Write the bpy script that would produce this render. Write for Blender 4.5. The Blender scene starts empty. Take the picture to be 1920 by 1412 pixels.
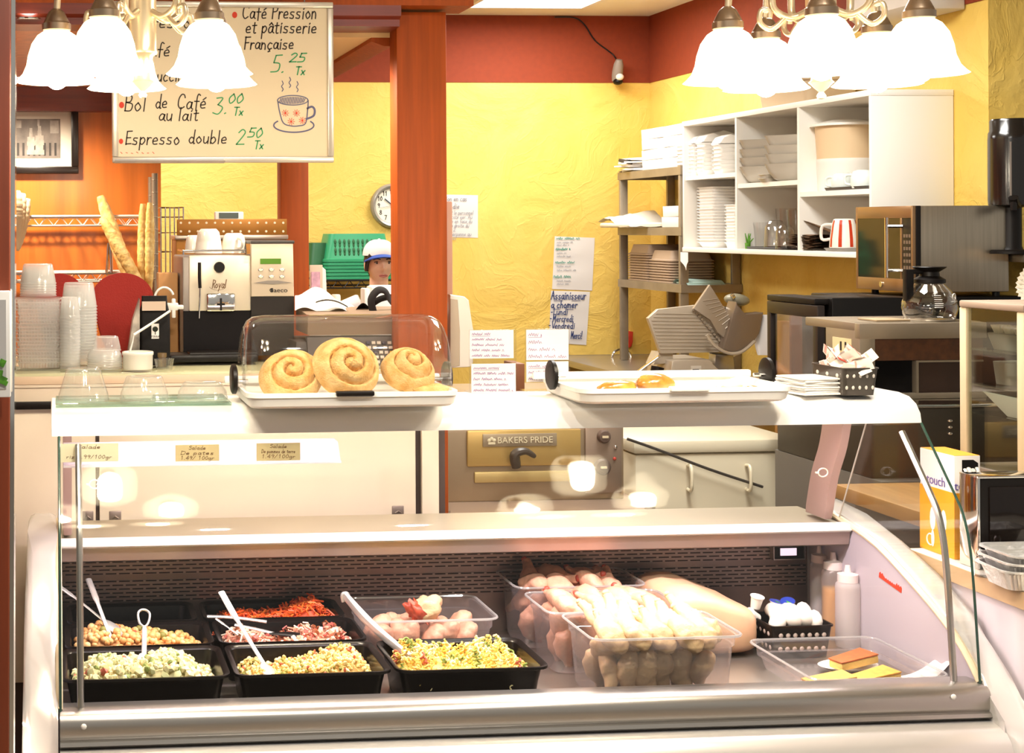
import bpy, bmesh, math, random
from mathutils import Vector, Matrix, Euler, noise
PI = math.pi
sc = bpy.context.scene
C = sc.collection
random.seed(7)

# ------------------------------------------------------------------ camera
F, PX, PY = 2750.0, 321.0, 430.0            # focal length in pixels, principal point (a lens-shifted view)
CAM_Z = 1.70
YAW = math.atan(214.0 / 2750.0)
ROLL = 0.005
fwd = Vector((math.sin(YAW), math.cos(YAW), 0))
r0 = Vector((math.cos(YAW), -math.sin(YAW), 0))
rgt = r0 * math.cos(ROLL) - Vector((0, 0, 1)) * math.sin(ROLL)
upv = r0 * math.sin(ROLL) + Vector((0, 0, 1)) * math.cos(ROLL)
cd = bpy.data.cameras.new('camera')
cam = bpy.data.objects.new('camera', cd)
C.objects.link(cam)
m3 = Matrix((rgt, upv, -fwd)).transposed()
cam.matrix_world = Matrix.Translation((0, 0, CAM_Z)) @ m3.to_4x4()
cd.sensor_fit = 'HORIZONTAL'
cd.sensor_width = 36
cd.lens = F / 1920 * 36
cd.shift_x = (960 - PX) / 1920
cd.shift_y = (PY - 706) / 1920
cd.clip_start = 0.05
cd.clip_end = 60
sc.camera = cam

# ------------------------------------------------------------------ world, exposure, room lights
w = bpy.data.worlds.new('world')
sc.world = w
w.use_nodes = True
bg = w.node_tree.nodes['Background']
bg.inputs[0].default_value = (1.0, 0.93, 0.83, 1)
bg.inputs[1].default_value = 0.30
sc.view_settings.view_transform = 'Standard'
sc.view_settings.look = 'None'
sc.view_settings.gamma = 1
sc.view_settings.use_curve_mapping = False
sc.view_settings.exposure = 0.45
cy = sc.cycles
cy.max_bounces = 8
cy.diffuse_bounces = 4
cy.glossy_bounces = 4
cy.transmission_bounces = 6
cy.transparent_max_bounces = 40
cy.sample_clamp_indirect = 6
cy.caustics_reflective = False
cy.caustics_refractive = False


def area_light(name, loc, sx, sy, power, col, rot=(0, 0, 0), parent=None):
    l = bpy.data.lights.new(name, 'AREA')
    l.shape = 'DISK' if 'downlight' in name else 'RECTANGLE'
    l.size, l.size_y, l.energy, l.color = sx, sy, power, col
    o = bpy.data.objects.new(name, l)
    C.objects.link(o)
    o.location, o.rotation_euler = loc, rot
    return o


CEIL = 3.06
DAY = (1.0, 0.97, 0.92)
# fluorescent panel at the kitchen's back, two added fill panels, dining downlights (fixtures are built further down)
area_light('ceiling_panel_light', (2.86, 8.15, CEIL - 0.05), 0.68, 1.2, 30, DAY)
area_light('ceiling_panel_light', (0.5, 7.9, CEIL - 0.05), 0.68, 1.2, 38, DAY)  # added out of view to brighten the back-left wall
area_light('ceiling_panel_light', (2.3, 4.95, CEIL - 0.05), 0.68, 1.2, 58, DAY)  # added out of view to brighten the oven side and right return wall
for lx in (0.62, 1.42):
    area_light('dining_downlight', (lx, 1.55, CEIL - 0.02), 0.11, 0.11, 24, (1, .95, .88))


# ------------------------------------------------------------------ pixel -> place helpers
def ray(x, y):
    return fwd + rgt * ((x - PX) / F) + upv * ((PY - y) / F)


def W(x, y, Y):
    d = ray(x, y)
    return Vector((0, 0, CAM_Z)) + d * (Y / d.y)


def WXP(x, y, X):
    d = ray(x, y)
    return Vector((0, 0, CAM_Z)) + d * (X / d.x)


def WZ(x, y, z):
    d = ray(x, y)
    return Vector((0, 0, CAM_Z)) + d * ((z - CAM_Z) / d.z)


def wx(x, Y, y=600):
    return W(x, y, Y).x


def wz(y, Y, x=900):
    return W(x, y, Y).z


def rect(x0, y0, x1, y1, Y):
    """X0, X1, Z0, Z1 in metres of a pixel rectangle that stands at depth Y"""
    xm, ym = (x0 + x1) / 2, (y0 + y1) / 2
    return wx(x0, Y, ym), wx(x1, Y, ym), wz(y1, Y, xm), wz(y0, Y, xm)


# ------------------------------------------------------------------ materials
def lin(h):
    if isinstance(h, str):
        v = [int(h[i:i + 2], 16) / 255 for i in (0, 2, 4)]
        return tuple(c / 12.92 if c <= 0.04045 else ((c + 0.055) / 1.055) ** 2.4 for c in v)
    return tuple(h)


def M(name, col, rough=.5, metal=0, var=0, vscale=6, stretch=(1, 1, 1), bump=0, bscale=30, bstretch=None, coat=0, spec=.5,
      emis=None, es=0, col2=None, detail=4, sub=0):
    m = bpy.data.materials.new(name)
    m.use_nodes = True
    nt = m.node_tree
    p = nt.nodes['Principled BSDF']
    c = lin(col)
    p.inputs['Base Color'].default_value = (*c, 1)
    p.inputs['Roughness'].default_value = rough
    p.inputs['Metallic'].default_value = metal
    p.inputs['Specular IOR Level'].default_value = spec
    if coat:
        p.inputs['Coat Weight'].default_value = coat
        p.inputs['Coat Roughness'].default_value = .15
    if sub:
        p.inputs['Subsurface Weight'].default_value = sub
        p.inputs['Subsurface Radius'].default_value = (.02, .01, .006)
        p.inputs['Subsurface Scale'].default_value = .5
    if emis:
        p.inputs['Emission Color'].default_value = (*lin(emis), 1)
        p.inputs['Emission Strength'].default_value = es

    def tex(scale, st):
        tc = nt.nodes.new('ShaderNodeTexCoord')
        mp = nt.nodes.new('ShaderNodeMapping')
        mp.inputs['Scale'].default_value = st
        nz = nt.nodes.new('ShaderNodeTexNoise')
        nz.inputs['Scale'].default_value = scale
        nz.inputs['Detail'].default_value = detail
        nt.links.new(tc.outputs['Object'], mp.inputs[0])
        nt.links.new(mp.outputs[0], nz.inputs['Vector'])
        return nz
    if var or col2:
        nz = tex(vscale, stretch)
        rp = nt.nodes.new('ShaderNodeValToRGB')
        rp.color_ramp.elements[0].position = .3
        rp.color_ramp.elements[1].position = .7
        a = tuple(v * (1 - var) for v in c)
        b = lin(col2) if col2 else tuple(min(1, v * (1 + var)) for v in c)
        rp.color_ramp.elements[0].color = (*a, 1)
        rp.color_ramp.elements[1].color = (*b, 1)
        nt.links.new(nz.outputs[0], rp.inputs[0])
        nt.links.new(rp.outputs[0], p.inputs['Base Color'])
    if bump:
        nz = tex(bscale, bstretch or stretch)
        bp = nt.nodes.new('ShaderNodeBump')
        bp.inputs['Strength'].default_value = bump
        bp.inputs['Distance'].default_value = .02
        nt.links.new(nz.outputs[0], bp.inputs['Height'])
        nt.links.new(bp.outputs[0], p.inputs['Normal'])
    return m


def CLEAR(name, tint=(.97, .98, .97), base=.04, edge=.5, milky=0, mcol=(.9, .9, .88), rough=.03, power=3):
    """thin clear sheet: light goes straight through, part is mirrored, more of it at grazing angles"""
    m = bpy.data.materials.new(name)
    m.use_nodes = True
    nt = m.node_tree
    nt.nodes.remove(nt.nodes['Principled BSDF'])
    out = nt.nodes['Material Output']
    tr = nt.nodes.new('ShaderNodeBsdfTransparent')
    tr.inputs[0].default_value = (*tint, 1)
    gl = nt.nodes.new('ShaderNodeBsdfGlossy')
    gl.inputs['Roughness'].default_value = rough
    lw = nt.nodes.new('ShaderNodeLayerWeight')
    lw.inputs['Blend'].default_value = .5
    pw = nt.nodes.new('ShaderNodeMath')
    pw.operation = 'POWER'
    pw.inputs[1].default_value = power
    ma = nt.nodes.new('ShaderNodeMath')
    ma.operation = 'MULTIPLY_ADD'
    ma.use_clamp = True
    ma.inputs[1].default_value = edge
    ma.inputs[2].default_value = base
    mx = nt.nodes.new('ShaderNodeMixShader')
    L = nt.links.new
    L(lw.outputs['Facing'], pw.inputs[0])
    L(pw.outputs[0], ma.inputs[0])
    L(ma.outputs[0], mx.inputs[0])
    L(tr.outputs[0], mx.inputs[1])
    L(gl.outputs[0], mx.inputs[2])
    last = mx
    if milky:
        df = nt.nodes.new('ShaderNodeBsdfDiffuse')
        df.inputs[0].default_value = (*mcol, 1)
        tl = nt.nodes.new('ShaderNodeBsdfTranslucent')
        tl.inputs[0].default_value = (*mcol, 1)
        ad = nt.nodes.new('ShaderNodeMixShader')
        ad.inputs[0].default_value = .5
        L(df.outputs[0], ad.inputs[1])
        L(tl.outputs[0], ad.inputs[2])
        m2 = nt.nodes.new('ShaderNodeMixShader')
        m2.inputs[0].default_value = milky
        L(mx.outputs[0], m2.inputs[1])
        L(ad.outputs[0], m2.inputs[2])
        last = m2
    L(last.outputs[0], out.inputs[0])
    return m


def GLOW(name, col, strength):
    m = bpy.data.materials.new(name)
    m.use_nodes = True
    p = m.node_tree.nodes['Principled BSDF']
    p.inputs['Base Color'].default_value = (.9, .88, .84, 1)
    p.inputs['Roughness'].default_value = .3
    p.inputs['Emission Color'].default_value = (*lin(col), 1)
    p.inputs['Emission Strength'].default_value = strength
    return m


def PLASTER(name, col, col2):
    """trowelled plaster: broad uneven swells, ridges and fine grain"""
    m = M(name, col, .75, var=.0)
    nt = m.node_tree
    p = nt.nodes['Principled BSDF']
    L = nt.links.new
    tc = nt.nodes.new('ShaderNodeTexCoord')
    n1 = nt.nodes.new('ShaderNodeTexNoise')
    n1.inputs['Scale'].default_value = 2.2
    n1.inputs['Detail'].default_value = 7
    n1.inputs['Distortion'].default_value = 1.4
    n2 = nt.nodes.new('ShaderNodeTexNoise')
    n2.inputs['Scale'].default_value = 26
    n2.inputs['Detail'].default_value = 3
    v = nt.nodes.new('ShaderNodeTexVoronoi')
    v.feature = 'DISTANCE_TO_EDGE'
    v.inputs['Scale'].default_value = 3.2
    wv = nt.nodes.new('ShaderNodeVectorMath')
    wv.operation = 'ADD'
    L(tc.outputs['Object'], n1.inputs['Vector'])
    L(tc.outputs['Object'], n2.inputs['Vector'])
    L(tc.outputs['Object'], wv.inputs[0])
    L(n1.outputs['Color'], wv.inputs[1])
    L(wv.outputs[0], v.inputs['Vector'])
    mm = nt.nodes.new('ShaderNodeMapRange')
    mm.inputs[1].default_value = 0
    mm.inputs[2].default_value = .06
    mm.inputs[3].default_value = .15
    mm.inputs[4].default_value = 0
    L(v.outputs[0], mm.inputs[0])
    a1 = nt.nodes.new('ShaderNodeMath')
    a1.operation = 'MULTIPLY_ADD'
    a1.inputs[1].default_value = .12
    L(n2.outputs[0], a1.inputs[0])
    L(n1.outputs[0], a1.inputs[2])
    a2 = nt.nodes.new('ShaderNodeMath')
    a2.operation = 'MULTIPLY_ADD'
    a2.inputs[1].default_value = .35
    L(mm.outputs[0], a2.inputs[0])
    L(a1.outputs[0], a2.inputs[2])
    bp = nt.nodes.new('ShaderNodeBump')
    bp.inputs['Strength'].default_value = .55
    bp.inputs['Distance'].default_value = .04
    L(a2.outputs[0], bp.inputs['Height'])
    L(bp.outputs[0], p.inputs['Normal'])
    rp = nt.nodes.new('ShaderNodeValToRGB')
    rp.color_ramp.elements[0].position = .3
    rp.color_ramp.elements[1].position = .75
    rp.color_ramp.elements[0].color = (*lin(col2), 1)
    rp.color_ramp.elements[1].color = (*lin(col), 1)
    L(n1.outputs[0], rp.inputs[0])
    L(rp.outputs[0], p.inputs['Base Color'])
    return m


def SLOTS(name, metal_col, slot_col, sw, sh):
    """sheet metal punched with staggered slots (pattern in the object's X, Z)"""
    m = M(name, metal_col, .4, .7)
    nt = m.node_tree
    p = nt.nodes['Principled BSDF']
    tc = nt.nodes.new('ShaderNodeTexCoord')
    sp = nt.nodes.new('ShaderNodeSeparateXYZ')
    cb = nt.nodes.new('ShaderNodeCombineXYZ')
    br = nt.nodes.new('ShaderNodeTexBrick')
    L = nt.links.new
    L(tc.outputs['Object'], sp.inputs[0])
    L(sp.outputs[0], cb.inputs[0])
    L(sp.outputs[2], cb.inputs[1])
    L(cb.outputs[0], br.inputs['Vector'])
    br.inputs['Color1'].default_value = (*lin(slot_col), 1)
    br.inputs['Color2'].default_value = (*lin(slot_col), 1)
    br.inputs['Mortar'].default_value = (*lin(metal_col), 1)
    br.inputs['Scale'].default_value = 1
    br.inputs['Brick Width'].default_value = sw
    br.inputs['Row Height'].default_value = sh
    br.inputs['Mortar Size'].default_value = .0036
    br.inputs['Mortar Smooth'].default_value = .1
    L(br.outputs['Color'], p.inputs['Base Color'])
    return m


WHITE = M('white_plastic', 'E8E6E0', .35)
PWHITE = M('white_laminate', 'EFEBE2', .45)
ENAMEL = M('white_enamel', 'F2F0EC', .3)
PAPER = M('paper', 'EDEAE6', .85, bump=.05)
CREAM = M('cream_laminate', 'DFD0B8', .5)
CREAMFR = M('cream_frame', 'EBD9B4', .45)
BLACK = M('black_plastic', '120E0C', .4, spec=.25)
BLACKM = M('black_metal', '0C0A09', .35, spec=.3)
DKGREY = M('dark_grey_plastic', '3A3532', .45)
GREY = M('grey_plastic', '8F8A84', .5)
STEEL = M('stainless_steel', 'B4ACA2', .32, .85, var=.08, vscale=4, stretch=(1, 1, 30))
STEELH = M('brushed_steel', 'B3A896', .3, .9, var=.1, vscale=3, stretch=(30, 30, 1))
SATIN = M('satin_aluminium', 'B2AEA8', .28, .9)
CHROME = M('chrome', 'E0DEDA', .08, 1)
GALV = M('galvanised_steel', '9A8E7C', .42, .5, var=.12, vscale=9)
NICKEL = M('brushed_nickel', 'A8927A', .3, .95)
SATINB = M('satin_brass', 'DCC8A6', .32, .75)
UTENSIL = M('utensil_steel', 'D2D0CC', .28, .6)
CUPC = CLEAR('clear_cup', (.97, .97, .96), .07, .5, milky=.13)
NOTE = M('note_paper', 'DCD7D2', .85)
WOODR = M('red_wood', 'A0460A', .6, spec=.3, var=.16, vscale=5, stretch=(14, 14, .7))
WOODO = M('orange_wood_panel', 'C46A22', .4, var=.2, vscale=2.2, stretch=(9, 9, .6), coat=.2)
WOODD = M('dark_red_wood', '7A2A12', .4, var=.18, vscale=5, stretch=(.7, 14, 14), coat=.2)
WOODB = M('brown_worktop', '9C7444', .5, var=.2, vscale=4, stretch=(8, .7, 8))
EDGEB = M('wood_edge', 'C2A27A', .5, var=.1, vscale=5)
YELLOW = PLASTER('yellow_plaster', 'EACA6C', 'E0BC58')
RED = M('red_paint', '883414', .8, var=.06, vscale=30)
CEILM = M('ceiling_paint', 'E9E2D2', .9)
FLOORM = M('floor_tile', '8F7F6C', .4, var=.15, vscale=3)
GLASS = CLEAR('case_glass', (.975, .985, .975), .02, .75, power=4)
GEDGE = M('glass_edge', '2E4A40', .2)
CLEARP = CLEAR('clear_plastic', (.95, .95, .95), .05, .5)
CUPP = CLEAR('cup_plastic', (.985, .985, .98), .05, .4, milky=.3)
PANP = CLEAR('pan_plastic', (.97, .94, .94), .08, .5, milky=.13, mcol=(.9, .84, .84))
MILKY = CLEAR('milky_plastic', (.95, .93, .92), .05, .3, milky=.72, mcol=(.95, .88, .86))
GREENGL = CLEAR('green_glass', (.84, .95, .89), .08, .5)
REDFAB = M('red_fabric', '8E2018', .9, bump=.15, bscale=250)
INKB = M('black_marker', '1B1715', .7)
INKW = M('brown_black_marker', '3A3029', .8)
INKG = M('green_marker', '2F9457', .7)
INKR = M('red_marker', 'D23A1F', .7)
INKP = M('purple_ink', '6A5C92', .8)
INKN = M('navy_ink', '26396E', .8)
INKT = M('teal_ink', '2E8F7C', .8)
FOAM = M('foam', 'F1EEE9', .75)
CERAM = M('white_ceramic', 'E6E1D6', .2)
FOIL = M('aluminium_foil', 'E6E4E0', .3, .65, bump=.25, bscale=60)
BAG = M('kraft_paper', 'CDB692', .8, bump=.3, bscale=12)
BAGW = M('white_paper_bag', 'E6DCCB', .8, bump=.3, bscale=14)


# ------------------------------------------------------------------ mesh builder
JR = random.Random(99)


class B:
    def __init__(s):
        s.bm = bmesh.new()
        s.fl = s.bm.faces.layers.int.new('flat')
        s.mi = 0

    def _new(s, faces):
        for f in faces:
            f.material_index = s.mi

    def box(s, x0, x1, y0, y1, z0, z1, bev=0, R=None, seg=2):
        c = Vector(((x0 + x1) / 2, (y0 + y1) / 2, (z0 + z1) / 2))
        d = tuple(abs(v) + JR.uniform(0, .0003) for v in (x1 - x0, y1 - y0, z1 - z0))   # no two faces exactly in one plane
        r = bmesh.ops.create_cube(s.bm, size=1)
        vs = r['verts']
        for v in vs:
            v.co = Vector((v.co.x * d[0], v.co.y * d[1], v.co.z * d[2]))
        if R is not None:
            for v in vs:
                v.co = R @ v.co
        for v in vs:
            v.co += c
        fs = set(f for v in vs for f in v.link_faces)
        s._new(fs)
        for f in fs:
            f[s.fl] = 1
        if bev:
            es = set(e for v in vs for e in v.link_edges)
            rr = bmesh.ops.bevel(s.bm, geom=list(es) + vs, offset=min(bev, min(d) * .45), segments=seg, affect='EDGES', profile=.5)
            s._new(rr['faces'])
            for f in rr['faces']:
                f[s.fl] = 0
        return s

    def cbox(s, c, d, R=None, bev=0):
        return s.box(c[0] - d[0] / 2, c[0] + d[0] / 2, c[1] - d[1] / 2, c[1] + d[1] / 2, c[2] - d[2] / 2, c[2] + d[2] / 2, bev, R)

    def tube(s, pts, r, seg=8, closed=False, flat=1.0):
        pts = [Vector(p) for p in pts]
        n = len(pts)
        rs = r if isinstance(r, (list, tuple)) else [r] * n
        rings = []
        prev = None
        for i, p in enumerate(pts):
            if closed:
                t = pts[(i + 1) % n] - pts[i - 1]
            else:
                t = pts[min(i + 1, n - 1)] - pts[max(i - 1, 0)]
            t.normalize()
            if prev is None:
                a = Vector((0, 0, 1)) if abs(t.z) < .9 else Vector((1, 0, 0))
                u = t.cross(a).normalized()
            else:
                u = (prev - t * prev.dot(t))
                u = u.normalized() if u.length > 1e-6 else t.orthogonal().normalized()
            prev = u
            v = t.cross(u)
            rings.append([s.bm.verts.new(p + (u * math.cos(2 * PI * k / seg) + v * flat * math.sin(2 * PI * k / seg)) * rs[i]) for k in range(seg)])
        fs = []
        m = n if closed else n - 1
        for i in range(m):
            a, b = rings[i], rings[(i + 1) % n]
            for k in range(seg):
                fs.append(s.bm.faces.new((a[k], a[(k + 1) % seg], b[(k + 1) % seg], b[k])))
        if not closed:
            fs.append(s.bm.faces.new(rings[0][::-1]))
            fs.append(s.bm.faces.new(rings[-1]))
        s._new(fs)
        return s

    def lathe(s, prof, c=(0, 0, 0), seg=24, R=None, wave=None, sq=0, aspect=1.0):
        """prof: [(r, z)]; wave(angle, i) multiplies r; sq > 0 squares the ring"""
        c = Vector(c)
        rings = []
        for i, (r, z) in enumerate(prof):
            ring = []
            for k in range(seg):
                a = 2 * PI * k / seg
                rr = r * (wave(a, i) if wave else 1)
                ca, sa = math.cos(a), math.sin(a)
                if sq:
                    q = (abs(ca) ** sq + abs(sa) ** sq) ** (-1 / sq)
                    rr *= q
                v = Vector((rr * ca, rr * sa * aspect, z))
                if R is not None:
                    v = R @ v
                ring.append(s.bm.verts.new(c + v))
            rings.append(ring)
        fs = []
        for a, b in zip(rings, rings[1:]):
            for k in range(seg):
                fs.append(s.bm.faces.new((a[k], a[(k + 1) % seg], b[(k + 1) % seg], b[k])))
        if prof[0][0] > 1e-4 and s_cap(prof, 0) and not (abs(prof[0][1] - prof[1][1]) < 1e-6 and prof[1][0] < prof[0][0]):
            fs.append(s.bm.faces.new(rings[0][::-1]))
        if prof[-1][0] > 1e-4 and s_cap(prof, -1) and not (abs(prof[-1][1] - prof[-2][1]) < 1e-6 and prof[-2][0] < prof[-1][0]):
            fs.append(s.bm.faces.new(rings[-1]))
        s._new(fs)
        return s

    def shell(s, prof, c=(0, 0, 0), seg=24, R=None, wave=None, sq=0, aspect=1.0):
        """an open lathe without caps"""
        global _CAPS
        _CAPS = False
        s.lathe(prof, c, seg, R, wave, sq, aspect)
        _CAPS = True
        return s

    def prism(s, poly, axis, a, b, bev=0):
        """poly extruded from a to b along axis: 'X' poly=(y,z), 'Y' poly=(x,z), 'Z' poly=(x,y)"""
        def mk(p, t):
            return {'X': (t, p[0], p[1]), 'Y': (p[0], t, p[1]), 'Z': (p[0], p[1], t)}[axis]
        v0 = [s.bm.verts.new(mk(p, a)) for p in poly]
        v1 = [s.bm.verts.new(mk(p, b)) for p in poly]
        n = len(poly)
        fs = [s.bm.faces.new(v0[::-1]), s.bm.faces.new(v1)]
        for i in range(n):
            fs.append(s.bm.faces.new((v0[i], v0[(i + 1) % n], v1[(i + 1) % n], v1[i])))
        s._new(fs)
        fs[0][s.fl] = fs[1][s.fl] = 1
        if bev:
            es = [e for e in set(e for f in fs[:2] for e in f.edges)]
            rr = bmesh.ops.bevel(s.bm, geom=es, offset=bev, segments=2, affect='EDGES', profile=.5)
            s._new(rr['faces'])
            for f in rr['faces']:
                f[s.fl] = 0
        return s

    def sheet(s, line, axis, a, b, th):
        """a curved sheet: open polyline thickened by th and extruded along axis"""
        n = len(line)
        outl = []
        for i in range(n):
            p0, p1 = line[max(i - 1, 0)], line[min(i + 1, n - 1)]
            dx, dy = p1[0] - p0[0], p1[1] - p0[1]
            l = math.hypot(dx, dy) or 1
            outl.append((line[i][0] - dy / l * th, line[i][1] + dx / l * th))
        return s.prism(list(line) + outl[::-1], axis, a, b)

    def ell(s, c, rad, R=None, seg=12, nz=0, nf=8, taper=0):
        r = bmesh.ops.create_uvsphere(s.bm, u_segments=seg, v_segments=max(6, seg * 2 // 3), radius=1)
        vs = r['verts']
        off = Vector((random.random() * 50, random.random() * 50, 0))
        for v in vs:
            p = v.co.copy()
            if taper:
                k = 1 - taper * p.x
                p.y *= k
                p.z *= k
            q = Vector((p.x * rad[0], p.y * rad[1], p.z * rad[2]))
            if nz:
                q *= 1 + nz * noise.noise(p * nf * .25 + off)
            if R is not None:
                q = R @ q
            v.co = q + Vector(c)
        s._new(set(f for v in vs for f in v.link_faces))
        return s

    def ico(s, c, r, R=None, sub=1, sc3=(1, 1, 1), jit=0):
        rr = bmesh.ops.create_icosphere(s.bm, subdivisions=sub, radius=r)
        for v in rr['verts']:
            q = Vector((v.co.x * sc3[0], v.co.y * sc3[1], v.co.z * sc3[2]))
            if jit:
                q *= 1 + random.uniform(-jit, jit)
            if R is not None:
                q = R @ q
            v.co = q + Vector(c)
        s._new(set(f for v in rr['verts'] for f in v.link_faces))
        return s

    def quad(s, a, b, c, d):
        f = s.bm.faces.new([s.bm.verts.new(p) for p in (a, b, c, d)])
        s._new([f])
        return s

    def grid(s, nx, ny, fn):
        """surface from fn(u, v) -> point"""
        vs = [[s.bm.verts.new(fn(i / nx, j / ny)) for i in range(nx + 1)] for j in range(ny + 1)]
        fs = []
        for j in range(ny):
            for i in range(nx):
                fs.append(s.bm.faces.new((vs[j][i], vs[j][i + 1], vs[j + 1][i + 1], vs[j + 1][i])))
        s._new(fs)
        return s


_CAPS = True


def s_cap(prof, i):
    return _CAPS


def mats_of(m):
    return m if isinstance(m, (list, tuple)) else [m]


def wm(o):
    m = o.matrix_basis.copy()
    while o.parent is not None:
        o = o.parent
        m = o.matrix_basis @ m
    return m


def obj(name, b, mat, parent=None, world=False, smooth=35, fixn=True):
    """link the builder's mesh as ONE object; world=True: coordinates are in the room, not in the parent"""
    if fixn:
        bmesh.ops.recalc_face_normals(b.bm, faces=b.bm.faces[:])
    me = bpy.data.meshes.new(name)
    b.bm.to_mesh(me)
    b.bm.free()
    for m in mats_of(mat):
        me.materials.append(m)
    if smooth:
        fl = me.attributes['flat'].data
        for p in me.polygons:
            p.use_smooth = fl[p.index].value == 0
        me.set_sharp_from_angle(angle=math.radians(smooth))
    me.attributes.remove(me.attributes['flat'])
    o = bpy.data.objects.new(name, me)
    C.objects.link(o)
    if parent is not None:
        if world:
            me.transform(wm(parent).inverted())
        o.parent = parent
    return o


def settle(o):
    """move a one-mesh thing's origin to its base"""
    me = o.data
    xs = [v.co for v in me.vertices]
    c = Vector(((min(v.x for v in xs) + max(v.x for v in xs)) / 2, (min(v.y for v in xs) + max(v.y for v in xs)) / 2, min(v.z for v in xs)))
    me.transform(Matrix.Translation(-c))
    o.location = o.location + c
    return o


def tag(o, label, cat, group=None, kind=None):
    o['label'] = label
    o['category'] = cat
    if group:
        o['group'] = group
    if kind:
        o['kind'] = kind
    return o


def thing(name, label, cat, loc=(0, 0, 0), rz=0, group=None, rot=None):
    o = bpy.data.objects.new(name, None)
    C.objects.link(o)
    o.empty_display_size = .05
    o.location = loc
    o.rotation_euler = rot if rot else (0, 0, rz)
    return tag(o, label, cat, group)


def solo(name, b, mat, label, cat, group=None, kind=None, smooth=35):
    o = obj(name, b, mat, smooth=smooth)
    settle(o)
    return tag(o, label, cat, group, kind)


def struct(name, b, mat, parent=None, smooth=35):
    o = obj(name, b, mat, parent, world=parent is not None, smooth=smooth)
    if parent is None:
        o['kind'] = 'structure'
    return o


def part_label(o, label):
    o['label'] = label
    return o


def dup(root, loc, rot=None, label=None, group=None, scale=None):
    r = root.copy()
    C.objects.link(r)
    r.location = loc
    if rot is not None:
        r.rotation_euler = rot if isinstance(rot, (tuple, list, Euler)) else (0, 0, rot)
    if scale is not None:
        r.scale = scale if isinstance(scale, (tuple, list)) else (scale,) * 3
    if label:
        r['label'] = label
    if group:
        r['group'] = group
    for ch in list(root.children):
        c = ch.copy()
        C.objects.link(c)
        c.parent = r
        for g in list(ch.children):
            d = g.copy()
            C.objects.link(d)
            d.parent = c
    return r


def RE(x=0, y=0, z=0):
    return Euler((x, y, z)).to_matrix()


def crom(pts, n=6, closed=False):
    """smooth curve through points"""
    P = [Vector(p) for p in pts]
    out = []
    N = len(P)
    rng = range(N if closed else N - 1)
    for i in rng:
        p0 = P[(i - 1) % N] if closed or i > 0 else P[0]
        p1, p2 = P[i], P[(i + 1) % N]
        p3 = P[(i + 2) % N] if closed or i + 2 < N else P[-1]
        for k in range(n):
            t = k / n
            out.append(.5 * ((2 * p1) + (p2 - p0) * t + (2 * p0 - 5 * p1 + 4 * p2 - p3) * t * t + (3 * p1 - p0 - 3 * p2 + p3) * t ** 3))
    if not closed:
        out.append(P[-1])
    return out


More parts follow.
